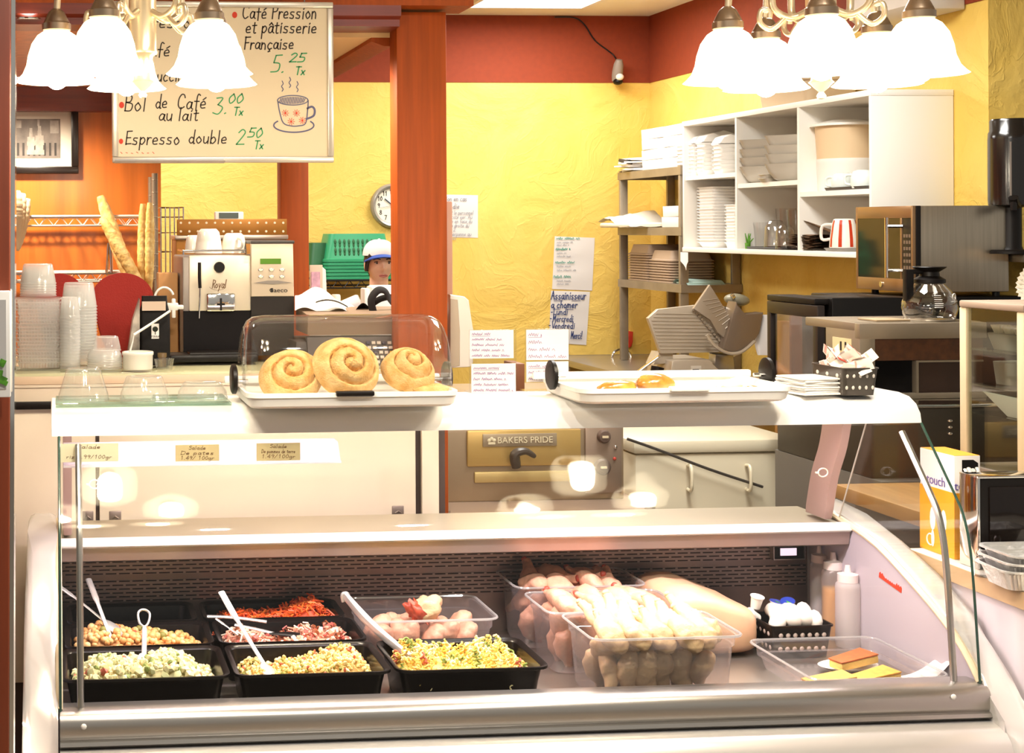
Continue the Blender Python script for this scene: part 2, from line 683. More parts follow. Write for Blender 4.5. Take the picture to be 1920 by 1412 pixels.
# ------------------------------------------------------------------ handwriting
G = {
    'a': [[(.38, .38), (.2, .45), (.05, .25), (.12, .03), (.3, .08), (.4, .4)], [(.4, .42), (.38, .1), (.48, 0)]],
    'b': [[(.06, .9), (.06, 0)], [(.06, .3), (.25, .45), (.4, .22), (.22, 0), (.06, .1)]],
    'c': [[(.38, .4), (.2, .45), (.05, .22), (.18, 0), (.38, .06)]],
    'd': [[(.36, .32), (.18, .42), (.04, .2), (.18, 0), (.36, .12)], [(.38, .92), (.37, .05), (.45, 0)]],
    'e': [[(.05, .22), (.36, .26), (.26, .45), (.06, .32), (.1, .05), (.36, .05)]],
    'f': [[(.4, .85), (.28, .92), (.2, .7), (.2, -.1)], [(.05, .45), (.36, .45)]],
    'g': [[(.38, .36), (.2, .45), (.05, .25), (.15, .04), (.36, .2)], [(.39, .44), (.36, -.25), (.1, -.28)]],
    'h': [[(.06, .9), (.06, 0)], [(.06, .3), (.2, .45), (.34, .35), (.36, 0)]],
    'i': [[(.1, .45), (.1, 0)], [(.09, .62), (.12, .67)]],
    'l': [[(.1, .9), (.1, 0)]],
    'm': [[(.05, .45), (.05, 0)], [(.05, .3), (.18, .45), (.26, .3), (.26, 0)], [(.26, .3), (.4, .45), (.5, .3), (.5, 0)]],
    'n': [[(.05, .45), (.05, 0)], [(.05, .3), (.2, .45), (.34, .3), (.36, 0)]],
    'o': [[(.22, .45), (.05, .25), (.2, 0), (.4, .2), (.22, .45)]],
    'p': [[(.06, .45), (.06, -.35)], [(.06, .3), (.25, .45), (.4, .25), (.22, 0), (.06, .1)]],
    'r': [[(.06, .45), (.06, 0)], [(.06, .25), (.18, .43), (.32, .42)]],
    's': [[(.34, .42), (.12, .42), (.1, .28), (.32, .18), (.28, .01), (.04, .04)]],
    't': [[(.16, .7), (.16, .05), (.3, .02)], [(.02, .48), (.32, .5)]],
    'u': [[(.05, .45), (.08, .08), (.22, 0), (.36, .15)], [(.38, .45), (.38, 0)]],
    'v': [[(.03, .45), (.2, 0)], [(.2, 0), (.36, .45)]],
    'x': [[(.04, .45), (.36, 0)], [(.36, .45), (.04, 0)]],
    'y': [[(.04, .45), (.2, .05)], [(.38, .45), (.1, -.35)]],
    'A': [[(.02, 0), (.28, .9)], [(.28, .9), (.55, 0)], [(.12, .35), (.48, .35)]],
    'B': [[(.08, .9), (.08, 0)], [(.08, .88), (.4, .8), (.35, .52), (.1, .48)], [(.1, .48), (.48, .38), (.42, .04), (.06, .02)]],
    'C': [[(.52, .7), (.44, .87), (.26, .89), (.1, .62), (.1, .22), (.28, .01), (.52, .12)]],
    'D': [[(.08, .9), (.08, 0)], [(.06, .9), (.5, .7), (.46, .15), (.06, 0)]],
    'E': [[(.42, .86), (.08, .84)], [(.08, .84), (.08, .02)], [(.08, .02), (.44, .04)], [(.08, .45), (.36, .46)]],
    'F': [[(.08, .88), (.08, 0)], [(.06, .86), (.46, .88)], [(.08, .46), (.36, .48)]],
    'L': [[(.08, .9), (.08, .02)], [(.08, .02), (.44, .04)]],
    'M': [[(.05, 0), (.1, .9)], [(.1, .9), (.3, .3)], [(.3, .3), (.5, .9)], [(.5, .9), (.56, 0)]],
    'P': [[(.08, .9), (.08, 0)], [(.06, .88), (.44, .8), (.4, .48), (.1, .42)]],
    'S': [[(.44, .8), (.22, .9), (.08, .68), (.4, .4), (.34, .05), (.06, .1)]],
    'T': [[(.02, .88), (.5, .88)], [(.26, .88), (.26, 0)]],
    'V': [[(.03, .9), (.26, 0)], [(.26, 0), (.5, .9)]],
    '0': [[(.26, .9), (.06, .5), (.2, .02), (.44, .4), (.26, .9)]],
    '1': [[(.1, .7), (.24, .9)], [(.24, .9), (.24, 0)]],
    '2': [[(.06, .72), (.24, .9), (.4, .68), (.06, .04)], [(.06, .04), (.46, .05)]],
    '3': [[(.08, .84), (.36, .84), (.2, .5)], [(.2, .5), (.44, .34), (.3, .02), (.04, .08)]],
    '5': [[(.44, .9), (.14, .88)], [(.14, .88), (.1, .52)], [(.1, .52), (.4, .46), (.38, .1), (.04, .04)]],
    '.': [[(.08, .02), (.12, .05)]], '!': [[(.1, .9), (.1, .25)], [(.1, .02), (.12, .05)]], '/': [[(.02, 0), (.36, .9)]],
    'R': [[(.08, .9), (.08, 0)], [(.06, .88), (.42, .8), (.38, .5), (.1, .46)], [(.2, .46), (.46, 0)]],
    'N': [[(.06, 0), (.08, .9)], [(.08, .9), (.44, 0)], [(.44, 0), (.46, .9)]], 'J': [[(.4, .9), (.38, .2), (.2, 0), (.04, .18)]],
    'I': [[(.1, .9), (.1, 0)]], 'H': [[(.06, .9), (.06, 0)], [(.46, .9), (.46, 0)], [(.06, .46), (.46, .46)]],
    'j': [[(.16, .45), (.14, -.25), (.0, -.3)], [(.15, .62), (.17, .66)]], 'q': [[(.38, .4), (.2, .45), (.05, .25), (.15, .03), (.37, .2)], [(.39, .44), (.39, -.35)]],
    'z': [[(.04, .44), (.36, .44)], [(.36, .44), (.04, .02)], [(.04, .02), (.38, .02)]], 'k': [[(.06, .9), (.06, 0)], [(.34, .45), (.08, .2)], [(.14, .24), (.36, 0)]],
    'w': [[(.03, .45), (.14, 0)], [(.14, 0), (.25, .4)], [(.25, .4), (.36, 0)], [(.36, 0), (.48, .45)]],
    '4': [[(.34, 0), (.34, .9)], [(.34, .9), (.04, .3)], [(.04, .3), (.46, .3)]], '6': [[(.38, .86), (.12, .5), (.1, .12), (.34, .05), (.4, .36), (.1, .34)]],
    '7': [[(.06, .88), (.44, .88)], [(.44, .88), (.18, 0)]], '8': [[(.26, .48), (.08, .7), (.26, .9), (.42, .7), (.26, .48), (.06, .24), (.26, 0), (.46, .24), (.26, .48)]],
    '9': [[(.42, .62), (.2, .48), (.08, .7), (.26, .9), (.42, .66)], [(.42, .7), (.3, 0)]],
    '-': [[(.05, .3), (.3, .3)]], "'": [[(.08, .9), (.06, .7)]], ',': [[(.1, .05), (.05, -.12)]],
}
ACC = {'é': ('e', [[(.18, .55), (.36, .68)]]), 'è': ('e', [[(.32, .55), (.14, .68)]]), 'â': ('a', [[(.08, .55), (.22, .7)], [(.22, .7), (.36, .55)]]),
       'à': ('a', [[(.32, .55), (.14, .68)]]), 'ç': ('c', [[(.22, 0), (.26, -.15)], [(.26, -.15), (.14, -.2)]])}
WID = {'i': .22, 'l': .22, 'm': .62, 'M': .66, 'A': .6, '.': .22, '!': .24, 't': .36, 'r': .36, 'f': .4, ' ': .34, 'C': .6, 'B': .56, 'D': .58, 'T': .54, 'P': .5, "'": .16, ',': .2}


def strokes(text, slant=.12, gap=.06, jit=.02):
    x = 0
    out = []
    for ch in text:
        if ch == ' ':
            x += .34
            continue
        base, extra = ACC.get(ch, (ch, []))
        for st in G.get(base, G['o']) + extra:
            jy = random.uniform(-jit, jit)
            pts = [(p[0] + x + slant * p[1], p[1] + jy) for p in st]
            out.append(pts)
        x += WID.get(base, .46) + gap
    return out, x


def ribbon(b, pts, hw, place):
    """a flat pen stroke through 2D points; place(x, y) -> 3D"""
    P = [Vector((p[0], p[1], 0)) for p in pts]
    if len(P) > 2:
        P = crom(P, 5)
    L, R = [], []
    n = len(P)
    for i, p in enumerate(P):
        t = (P[min(i + 1, n - 1)] - P[max(i - 1, 0)])
        t.normalize()
        e = Vector((-t.y, t.x, 0)) * hw
        ext = t * hw * (-1 if i == 0 else 1 if i == n - 1 else 0)
        L.append(b.bm.verts.new(place(*(p + e + ext).xy)))
        R.append(b.bm.verts.new(place(*(p - e + ext).xy)))
    fs = []
    for i in range(n - 1):
        fs.append(b.bm.faces.new((L[i], L[i + 1], R[i + 1], R[i])))
    b._new(fs)


def write_px(b, text, x, y, size, Y, width=None, pen=1.4, slant=.12, rot=0, gap=.06, jit=.02):
    """handwriting whose baseline starts at picture point x, y, on an upright surface at depth Y; size is the height of one em"""
    ss, tot = strokes(text, slant, gap, jit)
    kx = (width / tot) if width else size
    ca, sa = math.cos(rot), math.sin(rot)
    for st in ss:
        pts = [(px * kx, py * size) for px, py in st]
        ribbon(b, pts, pen, lambda u, v: W(x + u * ca + v * sa, y - (v * ca - u * sa), Y))


def write_3d(b, text, org, ux, uy, size, width=None, pen=.002, slant=.12, gap=.06):
    ss, tot = strokes(text, slant, gap)
    kx = (width / tot) if width else size
    for st in ss:
        ribbon(b, [(px * kx, py * size) for px, py in st], pen, lambda u, v: Vector(org) + Vector(ux) * u + Vector(uy) * v)


def scribble(b, x, y, size, Y, width, pen):
    """unreadable small handwriting: words of uneven zigzag strokes"""
    u = x
    while u < x + width:
        L = min(random.uniform(2.2, 5.0) * size * .55, x + width - u)
        n = max(2, int(L / (size * .16)))
        pts = [(u + L * k / n, y - (size * random.uniform(.25, .55) if k % 2 else random.uniform(-.05, .08) * size)) for k in range(n + 1)]
        ribbon(b, pts, pen, lambda p, q: W(p, q, Y))
        u += L + size * .4


def type_text(name, text, mat, parent, loc, rot, size, extrude=.0008, align='CENTER', width=None, shear=0):
    """printed lettering as a mesh"""
    cu = bpy.data.curves.new(name, 'FONT')
    cu.body = text
    cu.size = size
    cu.extrude = extrude
    cu.align_x = align
    cu.shear = shear
    t = bpy.data.objects.new(name, cu)
    C.objects.link(t)
    me = bpy.data.meshes.new_from_object(t)
    bpy.data.objects.remove(t)
    me.name = name
    me.materials.clear()
    me.materials.append(mat)
    if width:
        xs = [v.co.x for v in me.vertices]
        k = width / max(1e-6, max(xs) - min(xs))
        me.transform(Matrix.Diagonal((k, 1, 1, 1)))
    mat4 = Matrix.Translation(loc) @ Euler(rot).to_matrix().to_4x4()
    me.transform(wm(parent).inverted() @ mat4)
    o = bpy.data.objects.new(name, me)
    C.objects.link(o)
    o.parent = parent
    return o


# ================================================================== SETTING
YB, XR = 9.2, 3.82                       # back wall and right wall of the kitchen
ZRED = 2.63
struct('floor', B().box(-6, 8, -8, YB + .1, -.05, 0), FLOORM)
struct('ceiling', B().box(-2.2, 5.6, .3, YB + .1, CEIL, CEIL + .05), CEILM)
struct('wall_back', B().box(-2.2, XR + .1, YB, YB + .1, 0, CEIL), YELLOW)
struct('wall_right', B().box(XR, XR + .1, 5.75, YB, 0, CEIL), YELLOW)
struct('wall_right_return', B().box(XR + .1, 5.6, 5.75, 5.85, 0, CEIL), YELLOW)
struct('wall_left', B().box(-1.7, -1.6, 4.0, YB, 0, CEIL), WOODO)
struct('trim_1', B().box(-1.6, XR, YB - .006, YB + .01, ZRED, CEIL), RED)
struct('trim_2', B().box(XR - .006, XR + .01, 5.75, YB - .006, ZRED, CEIL), RED)
struct('trim_3', B().box(XR - .006, 5.6, 5.744, 5.75, ZRED, CEIL), RED)
xp = wx(302, 6.2, 400)
struct('wall_wood_panel', B().box(-1.6, xp, 6.2, 6.26, 0, 2.31), WOODO)
struct('trim_4', B().box(-1.6, xp + .01, 6.12, 6.2, wz(208, 6.12, 150), wz(163, 6.12, 150)), WOODD)
# pillars at the end of the counter and further back
x0, x1 = wx(747, 4.27, 300), wx(838, 4.27, 300)
struct('pillar', B().box(x0 - .004, x1, 4.27, 4.36, 0, 2.34, .004), WOODR)
xs0, xs1 = wx(527, 5.7, 400), wx(579, 5.7, 400)
struct('pillar', B().box(xs0, xs1, 5.7, 5.8, 0, 2.31, .004), WOODR)
# beam over the counter, its moulding, the soffit behind it with its edge trim
b = B()
b.box(-.5, wx(888, 4.2, 10), 4.2, 4.36, wz(10, 4.2, 780), CEIL)
struct('beam', b, WOODR)
b = B()
zl = wz(44, 4.2, 100)
b.prism([(4.22, zl), (4.22, zl + .02), (4.2, zl + .028), (4.2, zl + .06), (4.36, zl + .06), (4.36, zl)], 'X', -.5, x0 - .006)
struct('trim_5', b, WOODD)
zs = 2.275
struct('ceiling_soffit_wood', B().box(-1.6, .46, 4.36, 6.2, zs + .02, zs + .05), WOODO)
struct('ceiling_soffit', B().box(.46, x0, 4.36, 6.2, zs, zs + .05), M('soffit_paint', 'E6C58E', .8))
struct('wall_soffit_side', B().box(x0 - .03, x0, 4.36, 6.2, zs + .05, CEIL), M('soffit_side', 'E6D2A8', .8))
b = B()
b.prism([(x0 - .06, zs), (x0 - .06, zs - .012), (x0 - .02, zs - .026), (x0 + .004, zs - .026), (x0 + .004, zs + .05), (x0 - .06, zs + .05)], 'Y', 4.36, 5.7)
struct('trim_6', b, WOODR)


def downlight(loc, label, r=.032, power=9):
    t = thing('recessed_downlight', label, 'light', loc, group='recessed downlights over the counter')
    b = B()
    b.lathe([(r, 0), (r * 1.25, 0), (r * 1.25, -.004), (r, -.004)], seg=24)
    obj('ring', b, CHROME, t)
    b = B()
    b.lathe([(.001, -.003), (r, -.003), (r, 0), (.001, 0)], seg=20)
    obj('lens', b, GLOW('downlight_lens', (.95, .97, 1), 14), t)
    if not power:
        return t
    l = bpy.data.lights.new('downlight_lamp', 'SPOT')
    l.energy, l.color, l.spot_size, l.spot_blend, l.shadow_soft_size = power * 4, (1, .84, .64), 2.75, .8, .05
    o = bpy.data.objects.new('downlight_lamp', l)
    C.objects.link(o)
    o.location = (loc[0], loc[1], loc[2] - .02)
    return t


p = W(53, 14, 4.19)
downlight((p.x, 4.19, zl + .012), 'bright recessed downlight above the left glass lamp shade', .03, 4)
p = WZ(40, 172, zs + .018)
downlight((p.x, min(p.y, 5.8), zs + .018), 'small recessed downlight above the framed old photograph', .035, 20)
p = WZ(636, 50, zs)
downlight((p.x, max(p.y, 4.42), zs - .001), 'small recessed downlight in the cream soffit beside the wooden pillar', .03, 9)


def ceiling_panel(x, y, label):
    t = thing('ceiling_light_panel', label, 'ceiling light', (x, y, CEIL), group='fluorescent ceiling panels')
    b = B()
    w2, d2 = .36, .62
    for s in (-1, 1):
        b.box(s * w2 - .015, s * w2 + .015, -d2, d2, -.02, 0)
        b.box(-w2, w2, s * d2 - .015, s * d2 + .015, -.02, 0)
    obj('frame', b, ENAMEL, t)
    b = B()
    b.box(-w2 + .015, w2 - .015, -d2 + .015, d2 - .015, -.012, -.002)
    obj('diffuser', b, GLOW('panel_diffuser', (1, .98, .94), 5), t)


ceiling_panel(2.86, 8.15, 'bright fluorescent ceiling panel over the back of the kitchen')
ceiling_panel(2.3, 4.95, 'added fill light on the ceiling between the wooden beam and the microwave')  # fixture for an added, unseen fill lamp
ceiling_panel(.5, 7.9, 'added fill light on the ceiling behind the cream soffit')  # also an added fill lamp's fixture, out of view
for lx, side in ((.62, 'menu board'), (1.42, 'open bread bin tray')):
    downlight((lx, 1.55, CEIL - .001), 'recessed downlight of the dining side facing the ' + side, .05, 0)

# foreground door jamb at the left edge with its sign
b = B()
b.box(-.9, 0, -.06, .06, -1.9, 1.3, .004)
j = struct('trim_7', b, M('jamb_wood', '7A3418', .45, var=.12, vscale=4, stretch=(10, 10, .6)))
j.location = (wx(24, 2.75, 700), 2.75, 1.9)
j.rotation_euler = (0, .0075, 0)
b = B()
b.box(0.0005, .008, -.05, .05, -1.9, 1.3)
o = struct('trim_edge', b, CHROME)
o.parent = j
o.name = 'edge_strip'
t = thing('poster_holder', 'white poster holder with a green salad picture at the left edge', 'sign', W(4, 640, 2.66))
b = B()
hx = wx(20, 2.66, 640) - t.location.x
b.box(-.2, hx, -.004, .004, wz(745, 2.66, 5) - t.location.z, wz(545, 2.66, 5) - t.location.z, .003)
obj('holder', b, WHITE, t)
b = B()
b.box(-.19, hx - .008, -.006, -.0042, -.085, .075)
obj('poster', b, M('poster_paper', 'B9B6B2', .5), t)
b = B()
for k in range(26):
    b.cbox((random.uniform(-.06, hx - .012), -.008 - .001 * (k % 3), random.uniform(-.075, -.022)), (random.uniform(.008, .018), .0008, random.uniform(.006, .014)), RE(0, random.uniform(0, 3), 0))
obj('salad_picture', b, M('print_green', '4E8A22', .5, var=.6, vscale=60), t)

# ================================================================== DISPLAY CASE
CX0, CX1 = 0.0, 2.088
case = thing('display_case', 'long white refrigerated deli display case with curved front glass and silver bumper', 'display case', (1.04, 3.55, 0))
TOPZ = 1.286
b = B()
b.prism([(3.63, TOPZ), (3.50, TOPZ), (3.455, 1.281), (3.425, 1.266), (3.408, 1.245), (3.403, 1.222), (3.43, 1.219), (3.63, 1.25)], 'X', CX0 - .016, CX1, .003)
obj('top', b, ENAMEL, case, True)
gprof = [(3.401, 1.221), (3.372, 1.188), (3.345, 1.158), (3.31, 1.118), (3.272, 1.075), (3.237, 1.03), (3.215, .97), (3.203, .9), (3.194, .82), (3.186, .74), (3.178, .656)]
gs = [(p.x, p.y) for p in crom([(y, z, 0) for y, z in gprof], 4)]
b = B()
b.sheet(gs, 'X', CX0 + .004, CX1 - .004, .005)
obj('front_glass', b, GLASS, case, True, smooth=60)
for xx in (CX0 + .002, CX1 - .002):
    b = B()
    b.tube([(xx, y + .0025, z) for y, z in gs], .0032, 6)
    obj('glass_edge', b, GEDGE, case, True)
for xx in (CX0 + .046, CX1 - .052):
    b = B()
    b.tube([(xx, y + .022, z + .004) for y, z in gs[3:]], .0075, 10)
    obj('glass_support', b, SATIN, case, True)
# end panels: moulded caps outside, flat liners inside
ptop = [(3.90, .93), (3.78, .915), (3.61, .885), (3.457, .828), (3.32, .766), (3.24, .714), (3.185, .66)]
pcap = [(3.95, .94), (3.90, .945)] + [(y, z + .012) for y, z in ptop[1:]] + [(3.15, .635), (3.115, .585), (3.085, .565), (3.062, .53), (3.06, .48), (3.085, .38), (3.11, .25), (3.12, .08), (3.95, .08)]
capm = M('cap_plastic', 'D5D0CC', .2, .25, coat=.4)
b = B()
b.prism(pcap, 'X', CX0 - .079, CX0 - .003, .018)
obj('end_cap', b, capm, case, True, smooth=50)
b = B()
b.prism(pcap, 'X', CX1 + .003, CX1 + .075, .018)
obj('end_cap', b, capm, case, True, smooth=50)
liner = M('liner_plastic', 'B9B0B8', .35)
for xa, xb in ((CX0 - .003, CX0 + .001), (CX1 - .001, CX1 + .003)):
    b = B()
    b.prism(ptop + [(3.185, .56), (3.95, .56), (3.95, .93)], 'X', xa, xb)
    obj('end_liner', b, liner, case, True)
    b = B()
    b.tube([((xa + xb) / 2, y, z) for y, z in [(p.x, p.y) for p in crom([(y, z, 0) for y, z in ptop], 4)]], .0085, 8)
    obj('panel_trim', b, CREAMFR, case, True)
for xa in (CX0 + .0015, CX1 - .0045):
    b = B()
    front = [(y + .006, z) for y, z in gs]
    poly = [(3.63, 1.218)] + front + ptop[::-1][1:-1]
    b.prism(poly, 'X', xa, xa + .003)
    obj('side_glass', b, GLASS, case, True, smooth=0)
    b = B()
    b.tube([(xa + .001, 3.63, 1.218), (xa + .001, 3.78, .915)], .0022, 6)
    obj('seam', b, M('clear_seam', 'B9B4A6', .2), case, True)
post = M('post_plastic', 'B79A90', .5)
for xa in (CX0 + .012, CX1 - .045):
    b = B()
    L_ = [(3.77, 1.235), (3.80, 1.12), (3.845, 1.03), (3.88, .915)]
    R_ = [(3.665, 1.235), (3.70, 1.12), (3.745, 1.03), (3.778, .915)]
    l2 = [(p.x, p.y) for p in crom([(y, z, 0) for y, z in L_], 4)]
    r2 = [(p.x, p.y) for p in crom([(y, z, 0) for y, z in R_], 4)]
    b.prism(l2 + r2[::-1], 'X', xa, xa + .022, .004)
    obj('rear_post', b, post, case, True)
# raised service shelf at the back with its white lip and grey valance
b = B()
b.box(CX0 + .004, CX1 - .004, 3.745, 4.0, .895, .908)
obj('service_shelf', b, M('shelf_steel', 'AA9F8C', .38, .6, var=.06, vscale=5), case, True)
b = B()
b.prism([(3.718, .893), (3.716, .905), (3.722, .913), (3.745, .914), (3.745, .893)], 'X', CX0 + .004, CX1 - .004)
b.box(CX0 + .004, CX1 - .004, 3.712, 3.72, .898, .902)
obj('shelf_lip', b, ENAMEL, case, True)
b = B()
b.prism([(3.722, .893), (3.73, .858), (3.745, .852), (3.94, .852), (3.94, .893)], 'X', CX0 + .004, CX1 - .004)
obj('valance', b, M('valance_steel', 'A8968E', .3, .6), case, True)
b = B()
b.box(CX0 + .004, CX1 - .004, 3.945, 3.955, .58, .86)
obj('back_panel', b, M('back_steel', '8A7A74', .35, .75, var=.2, vscale=3, stretch=(1, 1, .2)), case, True)
slot = SLOTS('slotted_steel', '9A8880', '1E1614', .036, .0104)
for z0, z1 in ((.772, .822), (.7, .756)):
    b = B()
    b.box(CX0 + .01, CX1 - .01, 3.9425, 3.9455, z0, z1)
    obj('air_grille', b, slot, case, True)
b = B()
b.box(CX0 + .002, CX1 - .002, 3.19, 3.945, .57, .595)
obj('deck', b, STEEL, case, True)
b = B()
b.box(CX0, CX1, 3.2, 3.95, .08, .57)
obj('cabinet_body', b, ENAMEL, case, True)
rp = [(3.24, .62), (3.235, .659), (3.205, .661), (3.185, .66), (3.168, .656), (3.157, .648), (3.153, .637), (3.152, .612), (3.156, .604), (3.146, .602), (3.143, .594), (3.15, .588), (3.19, .586), (3.24, .6)]
b = B()
b.prism(rp, 'X', CX0 + .001, CX1 + .006)
obj('front_rail', b, SATIN, case, True, smooth=50)
bp_ = [(3.2, .583), (3.15, .584), (3.12, .581), (3.098, .572), (3.082, .556), (3.072, .532), (3.07, .505), (3.075, .46), (3.086, .4), (3.1, .3), (3.105, .1), (3.2, .1)]
b = B()
b.prism(bp_, 'X', CX0 + .001, CX1 + .006)
obj('front_bumper', b, M('bumper_aluminium', 'DCD8D4', .28, .5), case, True, smooth=50)
for px, py in ((157, 1363), (1788, 1307)):
    p = W(px, py, 3.151)
    b = B()
    b.ell(p, (.0065, .004, .0065))
    obj('stud', b, WHITE, case, True)
b = B()
b.box(CX0, CX1, 3.16, 3.9, 0, .08)
obj('plinth', b, BLACK, case, True)
# red script badge on the right liner
b = B()
org, e1 = WXP(1648, 1082, CX1 - .0016), WXP(1690, 1112, CX1 - .0016)
ux = (e1 - org).normalized()
uy = Vector((0, -ux.z, ux.y)) * (-1 if ux.y > 0 else 1)
if uy.z < 0:
    uy = -uy
Lb = (e1 - org).length
up = [(Lb * j / 22, (.016 if j < 5 else .010 if j < 17 else .016) * (.72 + .28 * (j % 2))) for j in range(23)]
pl = [org + ux * u + uy * v for u, v in [(0, 0)] + up + [(Lb, 0)]]
b.prism([(p.y, p.z) for p in pl], 'X', CX1 - .0022, CX1 - .0012)
obj('badge', b, INKR, case, True, smooth=0)
# thermostat read-out under the shelf
X0, X1, Z0, Z1 = rect(1448, 1019, 1504, 1046, 3.935)
th_ = B()
th_.box(X0, X1, 3.925, 3.945, Z0, Z1, .003)
th = obj('thermostat', th_, BLACK, case, True)
b = B()
b.box(X0 + .018, X1 - .022, 3.9235, 3.926, Z0 + .009, Z1 - .011)
obj('readout', b, GLOW('led_readout', (1, .75, .9), .8), th, True)
b = B()
for (a0, a1, c0, c1) in ((X0 - .002, X1 + .002, Z1, Z1 + .003), (X0 - .002, X1 + .002, Z0 - .003, Z0), (X0 - .003, X0, Z0, Z1), (X1, X1 + .003, Z0, Z1)):
    b.box(a0, a1, 3.922, 3.945, c0, c1)
obj('bezel', b, SATIN, th, True)
for px, py in ((177, 908), (1543, 886)):
    p = W(px, py, 3.7)
    b = B()
    b.tube([(p.x + .013 * math.cos(a), 3.7, p.z + .011 * math.sin(a)) for a in [k * PI / 10 for k in range(20)]], .0018, 6, True)
    b.box(p.x - .02, p.x - .012, 3.697, 3.703, p.z - .002, p.z + .002)
    obj('ring_pull', b, M('clear_ring', 'EFE6D0', .2), case, True)
# lamp of the case: a tube under the top
b = B()
b.tube([(CX0 + .06, 3.53, 1.225), (CX1 - .06, 3.53, 1.225)], .011, 10)
obj('light_tube', b, GLOW('case_tube', (1, .86, .9), 6), case, True)
area_light('case_tube_light', (1.04, 3.50, 1.21), 1.95, .035, 13, (1, .82, .86), (math.radians(-4), 0, 0))
# label strip hanging inside the glass, left part
b = B()
z0, z1 = wz(868, 3.42, 380), wz(826, 3.42, 380)
xe = wx(638, 3.42, 850)
b.prism([(CX0 + .012, z0), (xe, z0), (xe - .006, z1 - .008), (xe - .014, z1), (CX0 + .012, z1)], 'Y', 3.42, 3.423)
b.box(CX0 + .012, xe, 3.408, 3.423, z0 - .004, z0)
obj('label_strip', b, CLEAR('strip_acrylic', (.95, .93, .95), .04, .3, milky=.9, mcol=(.97, .92, .96)), case, True)
ctan = M('tan_card', 'DCC695', .8)
cpale = M('pale_card', 'EFE6C6', .8)
for (a, c, y0, y1, mt, txt, lab) in ((112, 222, 832, 866, cpale, ('Salade', 'riz 1.99/100gr'), 'pale price card at the left end of the label strip inside the glass'),
                                     (329, 411, 834, 865, ctan, ('Salade', 'De pates', '1.49/ 100gr'), 'tan price card in the middle of the label strip inside the glass'),
                                     (481, 563, 831, 864, ctan, ('Salade', 'De pommes de terre', '1.49/100gr'), 'tan price card reading Salade De pommes de terre inside the glass')):
    X0, X1, Z0, Z1 = rect(a, y0, c, y1, 3.405)
    t = thing('price_card', lab, 'price card', ((X0 + X1) / 2, 3.405, Z0), group='price cards on the label strip')
    b = B()
    b.box(X0, X1, 3.4055, 3.4075, Z0, Z1)
    obj('card', b, mt, t, True)
    b = B()
    for k, s in enumerate(txt):
        wd = (c - a) * (.4 if k == 0 else .78)
        write_px(b, s, (a + c) / 2 - wd / 2, y0 + 9 + k * (19 / max(1, len(txt) - 1)), 7.5, 3.405, wd, .4)
    obj('lettering', b, M('card_ink', '6A3B20', .8), t, True, smooth=0)

# ------------------------------------------------------------------ pans
def rrect(w, d, r, n=4):
    out = []
    for cx_, cy_, a0 in ((w / 2 - r, d / 2 - r, 0), (-w / 2 + r, d / 2 - r, 90), (-w / 2 + r, -d / 2 + r, 180), (w / 2 - r, -d / 2 + r, 270)):
        for k in range(n + 1):
            a = math.radians(a0 + 90 * k / n)
            out.append((cx_ + r * math.cos(a), cy_ + r * math.sin(a)))
    return out


def loft(b, loops, cap0=True, cap1=False, c=(0, 0, 0)):
    """loops: (w, d, r, z[, ox, oy])"""
    rings = []
    for l in loops:
        ox, oy = (l[4], l[5]) if len(l) > 4 else (0, 0)
        rings.append([b.bm.verts.new((c[0] + x + ox, c[1] + y + oy, c[2] + l[3])) for x, y in rrect(l[0], l[1], min(l[2], l[0] * .49, l[1] * .49))])
    fs = []
    n = len(rings[0])
    for a, c2 in zip(rings, rings[1:]):
        for k in range(n):
            fs.append(b.bm.faces.new((a[k], a[(k + 1) % n], c2[(k + 1) % n], c2[k])))
    if cap0:
        fs.append(b.bm.faces.new(rings[0][::-1]))
    if cap1:
        fs.append(b.bm.faces.new(rings[-1]))
    b._new(fs)
    return b


def pan_mesh(w, d, h, taper=.03, rim=.012):
    """open food pan, origin at the centre of its base"""
    b = B()
    loft(b, [(w - rim * 2 - taper, d - rim * 2 - taper, .02, 0), (w - rim * 2 - taper * .4, d - rim * 2 - taper * .4, .025, h * .6), (w - rim * 2, d - rim * 2, .028, h - .012),
             (w - rim, d - rim, .03, h - .008), (w, d, .03, h - .006), (w, d, .03, h), (w - rim, d - rim, .028, h), (w - rim * 2 - .004, d - rim * 2 - .004, .025, h - .006),
             (w - rim * 2 - taper - .006, d - rim * 2 - taper - .006, .02, .004)], True, True)
    return b


def clear_pan_mesh(w, d, h, rim=.012):
    """thin clear pan: one wall, a rolled rim and a step under it"""
    b = B()
    loft(b, [(w - .05, d - .05, .03, .002), (w - .042, d - .042, .035, .01), (w - .03, d - .03, .035, h * .6), (w - .026, d - .026, .035, h - .03), (w - .018, d - .018, .035, h - .028),
             (w - .016, d - .016, .035, h - .005), (w, d, .035, h - .004)], True, False)
    b.mi = 1
    P = [(x, y, h - .001) for x, y in rrect(w, d, .03, 4)]
    b.tube(P, .003, 6, True)
    return b


def px_pan(xl, xr, yf, Yf, Yb, zb=.595):
    a, c = W(xl, yf, Yf), W(xr, yf, Yf)
    return (a.x, c.x, (a.z + c.z) / 2, Yf, Yb, zb)


